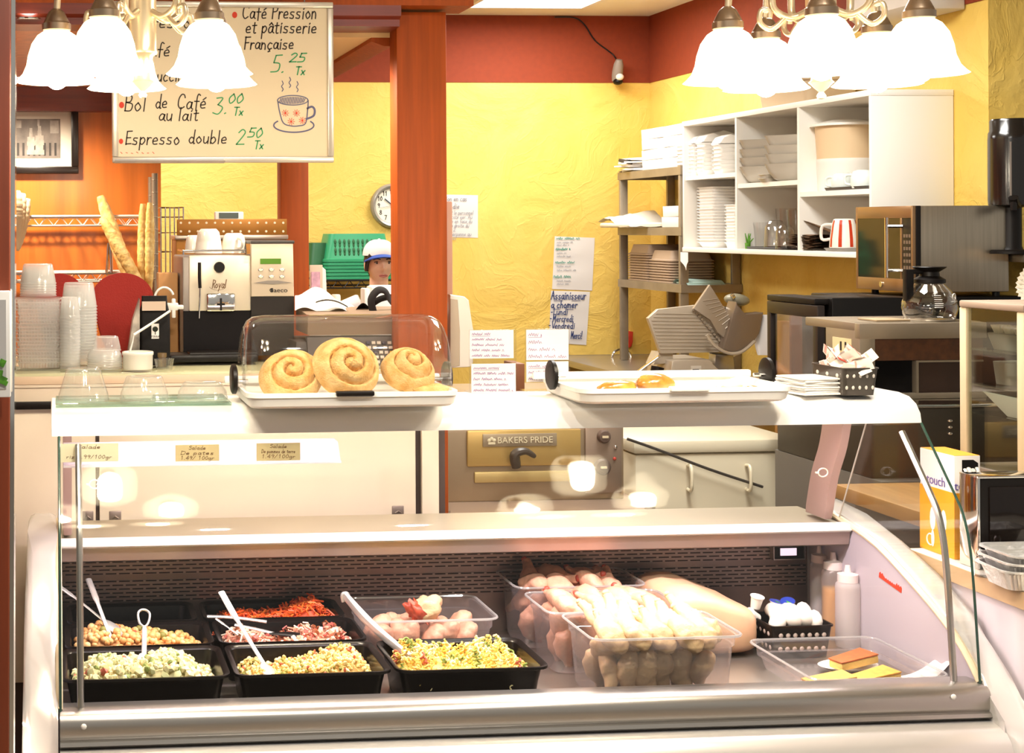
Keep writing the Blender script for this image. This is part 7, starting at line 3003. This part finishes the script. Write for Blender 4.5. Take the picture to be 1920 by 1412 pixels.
b.prism([(hx0, hz0 + .012), (hx0 + .01, hz0), (hx1, hz0), (hx1, hz1 - .008), (hx1 - .012, hz1), (hx0, hz1)], 'Y', BYN - .0014, BYN + .008)
obj('opening', b, BLACK, bx, True)
fk = None
for k in range(4):
    b = B()
    b.tube([(0, .03, .016), (0, 0, .01), (0, -.016, -.016)], [.005, .005, .0045], 8, flat=.6)
    o = obj('plastic_fork', b, WHITE, smooth=60) if fk is None else fk.copy()
    if fk is not None:
        b.bm.free()
        C.objects.link(o)
    fk = o
    o.location = (hx0 + .006 + .0105 * k, BYN - .004, hz0 + .008 + .003 * (k % 2))
    o.rotation_euler = (0, random.uniform(-.1, .1), 0)
    tag(o, 'white plastic cutlery handle poking out of the orange box', 'plastic cutlery', 'plastic cutlery in the orange box')
# napkin dispenser
NYd = 3.36
p = W(1833, 1000, NYd)
zt = wz(893, NYd, 1880)
t = thing('napkin_dispenser', 'black and chrome napkin dispenser beside the orange box', 'napkin dispenser', (p.x + .09, NYd + .08, CZ))
b = B()
b.box(p.x + .004, p.x + .2, NYd + .004, NYd + .07, CZ, zt - .004, .004)
obj('body', b, BLACK, t, True)
b = B()
b.box(p.x, p.x + .008, NYd, NYd + .072, CZ, zt, .003)
b.box(p.x, p.x + .205, NYd, NYd + .072, zt - .005, zt, .002)
b.box(p.x + .197, p.x + .205, NYd, NYd + .072, CZ, zt, .003)
obj('chrome_frame', b, CHROME, t, True)
b = B()
b.box(p.x + .03, p.x + .17, NYd - .002, NYd + .006, CZ + .03, zt - .025, .003)
obj('face_plate', b, M('face_gloss', '1A1412', .08, .3), t, True)
for (px, lab) in ((1842, 'glass shaker nearest the orange box'), (1880, 'glass shaker in front of the napkin dispenser'), (1912, 'glass shaker at the right edge of the photo')):
    q = W(px, 1010, 3.30)
    t = thing('salt_shaker', lab, 'shaker', (q.x, 3.30, CZ), group='glass shakers')
    b = B()
    b.lathe([(.001, 0), (.017, 0), (.018, .03), (.014, .045), (.001, .045)], seg=20, wave=lambda a, i: 1 + .04 * math.cos(10 * a))
    obj('jar', b, CLEAR('shaker_glass', (.9, .9, .9), .2, .6), t)
    b = B()
    b.lathe([(.0145, .045), (.0145, .055), (.009, .064), (.001, .065)], seg=20)
    obj('cap', b, CHROME, t)
# foil trays
ftp = B()
loft(ftp, [(.19, .11, .02, 0), (.215, .135, .025, .04), (.235, .155, .03, .042), (.235, .155, .03, .046), (.222, .142, .028, .046), (.19, .11, .02, .004)], True, True)
for k in range(26):
    x = -.09 + .18 * k / 25
    ftp.tube([(x, -.056, .003), (x * 1.12, -.0675, .039)], .0022, 5)
ft = obj('foil_tray', ftp, FOIL)
q = W(1880, 1072, 3.17)
for k in range(3):
    o = ft if k == 0 else ft.copy()
    if k:
        C.objects.link(o)
    o.location = (NX + .075 + .012 * k, 3.2 + .012 * k, CZ + .001 + k * .016)
    o.rotation_euler = (random.uniform(-.02, .02), 0, -.12 + .06 * k)
    tag(o, ['lowest', 'middle', 'topmost'][k] + ' crimped foil tray in the stack at the end of the side counter', 'foil tray', 'crimped foil trays')

# ------------------------------------------------------------------ pizza oven and chest behind the case
Y = 5.6
q = rect(838, 760, 1172, 940, Y)
OT = 1.035
t = thing('pizza_oven', 'steel pizza oven with a nameplate and dials seen through the case glass', 'oven', ((q[0] + q[1]) / 2, Y + .3, q[2]))
osm = M('oven_steel', 'A8947A', .4, .5, var=.08, vscale=4)
b = B()
b.box(q[0], q[1], Y + .012, Y + .55, q[2], OT, .006)
obj('body', b, osm, t, True)
d_ = rect(876, 806, 1090, 874, Y)
b = B()
b.box(d_[0], d_[1], Y, Y + .014, d_[2], d_[3], .008)
dr = obj('door', b, M('oven_door', 'C9A866', .35, .45), t, True)
n_ = rect(905, 813, 1044, 837, Y - .002)
b = B()
b.box(n_[0], n_[1], Y - .004, Y + .002, n_[2], n_[3], .002)
npl = obj('nameplate', b, M('nameplate_grey', 'A8977E', .4, .4), dr, True)
type_text('lettering', 'BAKERS PRIDE', M('plate_letters', 'E6D9B8', .5), npl, ((n_[0] + n_[1]) / 2 + .02, Y - .0052, n_[2] + .014), (PI / 2, 0, 0), .034, .0008, width=(n_[1] - n_[0]) * .74)
b = B()
ex = n_[0] + .035
for k in range(3):
    b.ell((ex - .01 + .01 * k, Y - .005, n_[2] + .026 + .006 * (k == 1)), (.007, .001, .007), seg=8)
b.box(ex - .014, ex + .014, Y - .0058, Y - .004, n_[2] + .01, n_[2] + .018)
obj('chef_emblem', b, bpy.data.materials['plate_letters'], npl, True)
b = B()
b.tube(crom([W(968, 876, Y - .04), W(966, 852, Y - .05), W(985, 846, Y - .05), W(1003, 856, Y - .04)], 5), [.018, .018, .02, .02, .02, .019, .018, .017, .016, .015, .014, .013, .012, .011, .01, .008][:16], 10)
obj('handle', b, M('handle_grey', '4A4038', .4), dr, True)
d_ = rect(890, 884, 1094, 904, Y)
b = B()
b.box(d_[0], d_[1], Y, Y + .014, d_[2], d_[3], .004)
obj('lower_panel', b, M('oven_lower', 'C8AE74', .4, .4), t, True)
d_ = rect(1098, 800, 1166, 925, Y)
b = B()
b.box(d_[0], d_[1], Y, Y + .014, d_[2], d_[3], .004)
pn = obj('control_panel', b, M('control_grey', '9A8676', .4, .5), t, True)
for (px, py, rr) in ((1131, 818, .026), (1128, 875, .033)):
    p = W(px, py, Y)
    b = B()
    b.lathe([(rr, 0), (rr, .012), (rr * .8, .02), (.001, .02)], c=(p.x, Y, p.z), seg=28, R=RE(PI / 2, 0, 0))
    k_ = obj('dial', b, M('dial_dark', '5E4C44', .5), pn, True)
    b = B()
    b.box(p.x - .012, p.x + .012, Y - .026, Y - .018, p.z - .004, p.z + .004)
    obj('pointer', b, M('pointer_pale', 'D8C8A8', .5), k_, True)
for (px, py, mm) in ((1154, 838, CHROME), (1152, 860, M('led_red', 'B8382C', .3))):
    p = W(px, py, Y)
    b = B()
    b.ell((p.x, Y - .002, p.z), (.007, .005, .007), seg=10)
    obj('indicator', b, mm, pn, True)
sq = rect(826, 938, 1243, 972, 5.35)
t = thing('equipment_stand', 'steel stand under the pizza oven', 'stand', ((sq[0] + sq[1]) / 2, 5.7, 0))
b = B()
b.box(sq[0], sq[1], 5.35, 6.2, sq[3] - .05, q[2] - .001, .003)
b.box(sq[0], sq[1], 5.35, 5.37, sq[2], q[2] - .001, .002)
obj('top', b, M('stand_steel', '9A8474', .4, .4), t, True)
for (x, y) in ((sq[0] + .03, 5.4), (sq[1] - .03, 5.4), (sq[0] + .03, 6.15), (sq[1] - .03, 6.15)):
    b = B()
    b.tube([(x, y, 0), (x, y, sq[3] - .04)], .02, 10)
    obj('leg', b, STEEL, t, True)
q = rect(966, 682, 984, 745, 5.75)
b = B()
b.box(q[0], q[1], 5.75, 5.9, OT + .001, q[3], .003)
solo('brown_canister', b, M('canister_brown', '7A4A2C', .5), 'brown canister standing on the pizza oven between the two tag stands', 'canister')
t = thing('reflection_chest', 'pale cream chest standing in for a reflection in the case glass, right of the pizza oven', 'freezer', (2.8, 6.2, 0))  # made-up chest standing in for a pale reflection in the glass
b = B()
b.box(2.42, 3.12, 6.0, 6.62, .03, .74, .012)
obj('body', b, M('chest_cream', 'D9CDB4', .35), t, True)
b = B()
b.box(2.41, 3.13, 5.99, 6.63, .745, .80, .012)
obj('lid', b, M('chest_lid', 'E0D5BC', .35), t, True)
for px in (1290, 1400):
    p = W(px, 895, 5.99)
    b = B()
    b.tube(crom([(p.x, 5.995, p.z + .05), (p.x, 5.955, p.z + .045), (p.x, 5.955, p.z - .045), (p.x, 5.995, p.z - .05)], 4), .007, 8)
    obj('handle', b, M('chest_handle', 'EADFC4', .3), t, True)
b = B()
b.tube(crom([W(1176, 823, 5.97), W(1230, 842, 5.97), W(1330, 880, 5.97), W(1430, 913, 5.97)], 6), .006, 8)
solo('power_cord', b, DKGREY, 'dark power cord slanting across the front of the cream chest', 'cord')

# ================================================================== MENU BOARD
YBD = 4.08
t = thing('menu_board', 'whiteboard coffee menu with coloured handwriting hanging behind the left chandelier', 'menu board', W(418, 305, YBD))
X0, X1, Z0, Z1 = rect(210, 3, 625, 305, YBD)
b = B()
b.box(X0 + .01, X1 - .01, YBD, YBD + .01, Z0 + .01, Z1 - .01)
bd = obj('panel', b, M('board_white', 'DCC8A2', .45), t, True)
b = B()
fw = .017
for k in ((X0, X1, Z1 - fw, Z1), (X0, X1, Z0, Z0 + fw), (X0, X0 + fw, Z0 + fw, Z1 - fw), (X1 - fw, X1, Z0 + fw, Z1 - fw)):
    b.box(k[0], k[1], YBD - .006, YBD + .012, k[2], k[3], .003)
obj('frame', b, M('board_frame', 'CFC4B2', .3, .5), t, True)
b = B()
xa, xb = wx(214, YBD, 300), wx(419, YBD, 300)
b.prism([(YBD - .045, Z0 + .004), (YBD - .04, Z0 - .002), (YBD - .005, Z0 - .002), (YBD - .005, Z0 + .014), (YBD - .008, Z0 + .004)], 'X', xa, xb)
obj('marker_ledge', b, SATIN, t, True)
b = B()
for x in (X0 + .08, X1 - .08):
    b.tube([(x, YBD + .006, Z1 - .004), (x, YBD + .006, 2.36)], .002, 6)
obj('wires', b, STEEL, t, True)
YT = YBD - .001
for (s, x, y, size, wd) in (('Café Pression', 453, 35, 29, 142), ('et pâtisserie', 460, 62, 28, 135), ('Française', 457, 92, 26, 95), ('Café', 262, 105, 27, 58), ('Cappuccino', 246, 152, 26, 110),
                            ('Espresso', 240, 52, 27, 118), ('Bol', 232, 208, 34, 43), ('de', 291, 203, 28, 24), ('Café', 331, 204, 30, 57), ('au lait', 297, 226, 27, 76), ('Espresso', 234, 271, 29, 104), ('double', 353, 269, 27, 74)):
    bk = B()
    write_px(bk, s, x, y, size, YT, wd, 1.15, .14)
    obj('lettering', bk, INKW, bd, True, smooth=0)
for (s, x, y, size, wd) in (('5.', 506, 136, 36, 30), ('25', 541, 117, 19, 31), ('Tx', 553, 140, 17, 20), ('3.', 397, 214, 36, 32), ('00', 426, 194, 20, 30), ('Tx', 437, 216, 17, 20), ('2', 441, 272, 32, 18), ('50', 463, 258, 20, 29), ('Tx', 476, 279, 17, 19)):
    gr = B()
    write_px(gr, s, x, y, size, YT, wd, 1.1, .2)
    obj('lettering', gr, INKG, bd, True, smooth=0)
rd = B()


def disc_px(b, x, y, r, Yd):
    b.bm.faces.new([b.bm.verts.new(W(x + r * .8 * math.cos(a), y + r * math.sin(a), Yd)) for a in [k * PI / 8 for k in range(16)]])


for (x, y, r) in ((440, 28, 6), (228, 197, 6), (227, 265, 5)):
    disc_px(rd, x, y, r, YT)
for (x, y) in ((535, 212), (556, 212), (546, 228), (567, 226)):
    disc_px(rd, x, y, 2.4, YT - .0003)
    for k in range(9):
        a = k * 2 * PI / 9
        ribbon(rd, [(x + 3.5 * math.cos(a), y + 3.5 * math.sin(a)), (x + 6.5 * math.cos(a), y + 6.5 * math.sin(a))], .5, lambda u, v: W(u, v, YT - .0003))
for k in range(7):
    x = 226 + k * 10
    ribbon(rd, [(x, 285 + (k % 3)), (x + 3, 288 - (k % 2))], .5, lambda u, v: W(u, v, YT))
obj('red_marks', rd, INKR, bd, True, smooth=0)
cup = B()
PL = lambda u, v: W(u, v, YT - .0002)
EL = lambda cx_, cy_, rx, ry, a0=0, a1=360, n=24: [(cx_ + rx * math.cos(math.radians(a0 + (a1 - a0) * k / n)), cy_ + ry * math.sin(math.radians(a0 + (a1 - a0) * k / n))) for k in range(n + 1)]
ribbon(cup, EL(549, 188, 28.5, 9), .9, PL)
ribbon(cup, [(521, 190), (524, 208), (531, 230), (545, 236), (560, 236), (573, 231), (577, 205), (578, 189)], 1.0, PL)
ribbon(cup, [(577, 203), (585, 200), (590, 206), (588, 217), (575, 223)], 1.9, PL)
ribbon(cup, EL(551, 235, 37.5, 13, -32, 215), 1.3, PL)
for x0_, y0_ in ((529, 152), (543, 145), (557, 153)):
    ribbon(cup, [(x0_, y0_), (x0_ + 2, y0_ + 5), (x0_ - 1, y0_ + 10), (x0_ + 2, y0_ + 15), (x0_, y0_ + 19)], .8, PL)
for k in range(16):
    x = 527 + 3 * k
    hh = 7 * math.sqrt(max(0, 1 - ((x - 549) / 27) ** 2))
    ribbon(cup, [(x, 188 - hh * .8), (x - 3, 188 + hh * .9)], .8, PL)
obj('cup_drawing', cup, M('violet_marker', '5A5A78', .7), bd, True, smooth=0)

# ================================================================== CHANDELIERS
shade_m = GLOW('frosted_shade', (1, .82, .52), 3.2)
bulb_m = GLOW('bulb_glow', (1, .9, .7), 22)
CHY = 2.88


def chandelier(px, py, a0, label):
    p = W(px, py, CHY)
    t = thing('chandelier', label, 'chandelier', p, group='five-armed chandeliers')
    k = p.length and (Vector((0, CHY, 0)).length * 1.0) / F
    k = (rgt.length) * ((W(px + 1, py, CHY) - p).length)
    u = lambda v: v * k                                            # picture points -> metres at this depth
    b = B()
    b.lathe([(.001, 0), (u(6), u(1)), (u(8), u(6)), (u(6), u(10)), (u(4), u(13)), (u(12), u(20)), (u(18), u(27)), (u(22), u(30)), (u(18), u(34)), (u(15), u(55)), (u(20), u(78)), (u(27), u(82)), (u(28), u(86)), (u(26), u(90)), (u(26), u(200)), (u(30), u(205)), (u(10), u(240)), (u(5), u(250))], seg=32)
    obj('column', b, SATINB, t, smooth=50)
    b = B()
    b.tube([(0, 0, u(245)), (0, 0, CEIL - p.z - .02)], .006, 8)
    b.lathe([(.06, CEIL - p.z - .03), (.065, CEIL - p.z - .002), (.001, CEIL - p.z - .001)], seg=28)
    obj('hanging_rod', b, NICKEL, t)
    R = u(163)
    for i in range(5):
        a = math.radians(a0 + 72 * i)
        d = Vector((math.cos(a), math.sin(a), 0))
        z_cap = u(165)
        b = B()
        pts = [d * u(22) + Vector((0, 0, u(160))), d * u(52) + Vector((0, 0, u(148))), d * u(82) + Vector((0, 0, u(165))), d * u(88) + Vector((0, 0, u(205))), d * u(115) + Vector((0, 0, u(245))), d * u(152) + Vector((0, 0, u(240))), d * (R - u(4)) + Vector((0, 0, u(205))), d * R + Vector((0, 0, u(162)))]
        b.tube(crom(pts, 6), u(6.5), 8)
        obj('arm', b, SATINB, t, smooth=70)
        b = B()
        sc_ = [d * u(60) + Vector((0, 0, u(150))), d * u(86) + Vector((0, 0, u(128))), d * u(106) + Vector((0, 0, u(140))), d * u(104) + Vector((0, 0, u(162))), d * u(90) + Vector((0, 0, u(160))), d * u(90) + Vector((0, 0, u(148)))]
        b.tube(crom(sc_, 5), u(5), 8)
        obj('scroll', b, SATINB, t, smooth=70)
        b = B()
        b.tube([d * u(84) + Vector((0, 0, u(196))), d * u(84) + Vector((0, 0, u(206)))], u(9), 10)
        obj('collar', b, SATINB, t, smooth=70)
        c = d * R
        b = B()
        b.lathe([(u(8), u(170)), (u(15), u(164)), (u(24), u(146)), (u(25), u(143)), (u(27), u(142)), (u(27), u(130)), (u(24), u(128))][::-1], c=c, seg=28)
        obj('socket_cap', b, NICKEL, t, smooth=50)
        b = B()
        prof = [(u(24), u(128)), (u(36), u(120)), (u(47), u(104)), (u(54), u(82)), (u(57), u(64)), (u(63), u(48)), (u(72), u(38)), (u(78), u(33))]
        b.shell(prof + [(r - .002, z - .001) for r, z in prof[::-1]], c=c, seg=48, wave=lambda an, j: 1 + (.012 * math.cos(12 * an) if 5 <= j <= 10 else 0))
        sh = obj('shade', b, shade_m, t, smooth=60)
        b = B()
        b.ell(c + Vector((0, 0, u(46))), (u(24), u(24), u(28)), seg=16)
        obj('bulb', b, bulb_m, sh, smooth=80)
        l = bpy.data.lights.new('chandelier_lamp', 'POINT')
        l.energy, l.color, l.shadow_soft_size = 6, (1, .86, .66), .035
        o = bpy.data.objects.new('chandelier_lamp', l)
        C.objects.link(o)
        o.location = p + c + Vector((0, 0, u(10)))
    return t


chandelier(268, 184, -118, 'glowing chandelier with five bell shades in front of the menu board')
chandelier(1540, 186, -118, 'glowing chandelier with five bell shades in front of the white wall cabinet')

# ================================================================== THE PERSON BEHIND THE COUNTER
PYD = 7.85
ctr_ = W(718, 494, PYD)                                            # between the eyes
per = thing('person', 'person in a white cap with dark hair looking over the register, half behind the pillar', 'person', (ctr_.x, PYD + .09, 0))
ez = ctr_.z
sk = M('skin', 'E0B294', .5, var=.05, vscale=20, sub=.2)
b = B()
L = lambda x, y, z: Vector((x, y, z))
# local frame: x right (picture), y away from the camera, z up; the head centre is above the origin
hz = ez
EX = .032


def headpt(u, v):
    a, ph = 2 * PI * u, PI * (v - .5)
    x, y, z = math.cos(ph) * math.sin(a), -math.cos(ph) * math.cos(a), math.sin(ph)
    X, Yy, Z = x * .074, y * .095, z * .115
    if z < 0:                                                      # narrow to the chin
        k = 1 - .36 * (-z) ** 1.6
        X *= k
        if y < 0:
            Yy *= 1 - .1 * (-z)
        else:
            Yy *= 1 - .35 * (-z)
    g = lambda cx_, cz_, sx_, sz_: math.exp(-((X - cx_) / sx_) ** 2 - ((Z - cz_) / sz_) ** 2) if y < 0 else 0
    Yy -= .022 * g(0, -.034, .011, .016) + .010 * g(0, -.012, .007, .022)      # nose
    Yy += .011 * (g(-EX, .002, .016, .011) + g(EX, .002, .016, .011))          # sockets
    Yy -= .005 * (g(-EX, .022, .02, .008) + g(EX, .022, .02, .008))            # brow
    Yy -= .006 * (g(-.04, -.03, .02, .02) + g(.04, -.03, .02, .02))            # cheeks
    Yy -= .006 * g(0, -.066, .02, .007) - .004 * g(0, -.0655, .022, .0022)     # lips
    Yy -= .006 * g(0, -.1, .018, .014)                                         # chin
    return Vector((X, Yy - .01, hz + Z))


b.grid(64, 44, headpt)
bmesh.ops.remove_doubles(b.bm, verts=b.bm.verts[:], dist=.0004)
for s in (-1, 1):
    b.ell((s * .076, .004, hz - .012), (.009, .02, .032), RE(0, 0, s * .4), 12)
sh = hz - .235                                                     # shoulder height
b.tube([L(0, .012, hz - .07), L(0, .016, hz - .13), L(0, .022, hz - .19)], [.052, .052, .064], 16)
b.tube([L(0, .022, sh + .06), L(0, .02, sh), L(0, .01, sh - .15), L(0, .015, sh - .3), L(0, .02, sh - .42), L(0, .02, sh - .52)], [.07, .135, .15, .125, .15, .15], 20, flat=.62)
for s in (-1, 1):
    el, wr = L(s * .215, .03, sh - .31), L(s * .16, -.17, sh - .40)
    b.tube([L(s * .1, .02, sh + .005), L(s * .17, .02, sh - .02), L(s * .195, .025, sh - .12), el, L(s * .19, -.06, sh - .35), wr], [.05, .05, .045, .037, .035, .026], 12)
    hand = wr + L(-s * .01, -.045, -.012)
    b.tube([wr, wr.lerp(hand, .5), hand, hand + L(0, -.03, -.004)], [.026, .03, .034, .03], 10, flat=.5)
    for j, (dx, ln) in enumerate(((-.024, .06), (-.008, .07), (.008, .066), (.024, .05))):
        f0 = hand + L(dx, -.025, -.004)
        b.tube([f0, f0 + L(dx * .1, -ln * .5, -.006), f0 + L(dx * .15, -ln * .85, -.022), f0 + L(dx * .15, -ln, -.034)], [.0092, .0088, .008, .0065], 8)
    th0 = hand + L(-s * .026, .01, 0)
    b.tube([th0, th0 + L(-s * .022, -.02, -.008), th0 + L(-s * .028, -.045, -.014)], [.011, .0098, .008], 8)
    hip = L(s * .085, .02, sh - .52)
    b.tube([hip, L(s * .09, .015, sh - .7), L(s * .088, .005, .47), L(s * .086, .02, .3), L(s * .085, .035, .09)], [.1, .085, .056, .054, .036], 14)
    b.tube([L(s * .086, .06, .045), L(s * .088, -.02, .045), L(s * .092, -.13, .03)], [.04, .042, .03], 10)
body = obj('body', b, sk, per, smooth=180)
rm = body.modifiers.new('join', 'REMESH')
rm.mode = 'VOXEL'
rm.voxel_size = .0075
rm.use_smooth_shade = True
sm_ = body.modifiers.new('smooth', 'SMOOTH')
sm_.iterations = 2
sm_.factor = .5
for s in (-1, 1):
    b = B()
    b.ell((s * EX, -.079, hz + .002), (.0125, .011, .0075), seg=14)
    e = obj('eye', b, M('eye_white', 'D9C9BC', .3), per)
    b = B()
    b.ell((s * EX + .001, -.0885, hz + .002), (.0058, .0025, .0058), seg=12)
    obj('iris', b, M('iris_dark', '2A1A12', .2), e)
    b = B()
    b.tube([L(s * (EX - .014), -.0895, hz + .007), L(s * EX, -.0925, hz + .0105), L(s * (EX + .015), -.087, hz + .007)], .0022, 6)
    obj('eyelash', b, M('lash', '2E1C14', .7), per)
    b = B()
    b.tube(crom([L(s * (EX - .018), -.099, hz + .021), L(s * EX, -.1, hz + .026), L(s * (EX + .02), -.09, hz + .021)], 4), .0032, 6)
    obj('eyebrow', b, M('brow', '3A241A', .8), per)
b = B()
b.tube(crom([L(-.022, -.0955, hz - .066), L(-.008, -.1035, hz - .0625), L(0, -.104, hz - .064), L(.008, -.1035, hz - .0625), L(.022, -.0955, hz - .066)], 4), .0035, 8)
b.tube(crom([L(-.02, -.0955, hz - .068), L(0, -.1045, hz - .0725), L(.02, -.0955, hz - .068)], 4), .0042, 8)
obj('lips', b, M('lips', 'A55A4E', .45), per, smooth=80)
hair = M('hair_dark', '2E1A14', .6, var=.3, vscale=60, stretch=(8, 8, 1))
b = B()


def hairpt(u, v):
    a = 2 * PI * u
    ph = PI * (v * .62 - .12)
    x, y, z = math.cos(ph) * math.sin(a), -math.cos(ph) * math.cos(a), math.sin(ph)
    return Vector((x * .084, y * .1 + .006, hz + z * .124))


b.grid(36, 14, lambda u, v: hairpt(.17 + .66 * u, v))
b.ell((0, .105, hz - .05), (.04, .035, .045), seg=14)
for s in (-1, 1):
    b.tube(crom([L(s * .06, -.07, hz + .045), L(s * .076, -.05, hz + .01), L(s * .078, -.025, hz - .04)], 4), [.014, .014, .013, .013, .012, .012, .011, .01, .006], 8)
obj('hair', b, hair, per, smooth=80)
# cap with its visor
capm_ = M('cap_white', 'E9E2DA', .8)
b = B()
b.grid(40, 12, lambda u, v: Vector((math.cos(v * PI / 2 * .98) ** .8 * .09 * math.sin(2 * PI * u), -math.cos(v * PI / 2 * .98) ** .8 * .106 * math.cos(2 * PI * u) + .002, hz + .042 + .088 * math.sin(v * PI / 2))))
b.lathe([(.006, 0), (.007, .004), (.001, .006)], c=(0, .002, hz + .129), seg=12)
cp_ = obj('cap', b, capm_, per, smooth=70)
b = B()
b.grid(20, 6, lambda u, v: Vector((math.sin((u - .5) * 2.5) * (.09 + .012 * v), -math.cos((u - .5) * 2.5) * (.1 + .05 * v * math.cos((u - .5) * 2.2)) - .004, hz + .05 - .014 * v - .03 * ((u - .5) * 2) ** 2)))
b.grid(20, 6, lambda u, v: Vector((math.sin((u - .5) * 2.5) * (.09 + .012 * v), -math.cos((u - .5) * 2.5) * (.1 + .05 * v * math.cos((u - .5) * 2.2)) - .004, hz + .046 - .014 * v - .03 * ((u - .5) * 2) ** 2)))
part_label(obj('visor', b, M('visor_blue', '24489A', .7), cp_, smooth=70), 'blue visor')
# shirt, apron, trousers, shoes
b = B()
b.tube([L(0, .02, sh + .075), L(0, .02, sh + .045), L(0, .02, sh), L(0, .01, sh - .15), L(0, .015, sh - .3), L(0, .02, sh - .45), L(0, .02, sh - .54)], [.066, .1, .15, .166, .145, .168, .172], 24, flat=.66)
for s in (-1, 1):
    b.tube([L(s * .1, .02, sh + .01), L(s * .17, .02, sh - .015), L(s * .2, .025, sh - .12), L(s * .215, .03, sh - .22)], [.06, .064, .06, .054], 14)
o = obj('shirt', b, M('shirt_white', 'E6E2DE', .85), per, smooth=180)
rm = o.modifiers.new('join', 'REMESH')
rm.mode = 'VOXEL'
rm.voxel_size = .012
rm.use_smooth_shade = True
b = B()
b.grid(12, 14, lambda u, v: Vector(((u - .5) * .3 * (1 + .3 * v), -.09 - .03 * math.cos((u - .5) * PI) - .004, sh - .12 - .62 * v)))
b.grid(12, 14, lambda u, v: Vector(((u - .5) * .3 * (1 + .3 * v), -.086 - .03 * math.cos((u - .5) * PI) - .004, sh - .12 - .62 * v)))
obj('apron', b, M('apron_white', 'DAD4CC', .85), per, smooth=70)
b = B()
for s in (-1, 1):
    b.tube([L(s * .07, .02, sh - .48), L(s * .088, .02, sh - .58), L(s * .092, .015, sh - .72), L(s * .09, .01, .45), L(s * .088, .025, .25), L(s * .087, .035, .08)], [.1, .108, .094, .07, .066, .062], 16)
o = obj('trousers', b, M('trousers_dark', '2A2A32', .85), per, smooth=180)
rm = o.modifiers.new('join', 'REMESH')
rm.mode = 'VOXEL'
rm.voxel_size = .012
rm.use_smooth_shade = True
for s in (-1, 1):
    b = B()
    b.tube([L(s * .086, .075, .05), L(s * .088, -.02, .05), L(s * .092, -.14, .036)], [.046, .05, .036], 12, flat=.95)
    b.box(s * .088 - .045, s * .088 + .045, -.16, .11, 0, .016, .006)
    obj('shoe', b, BLACK, per)
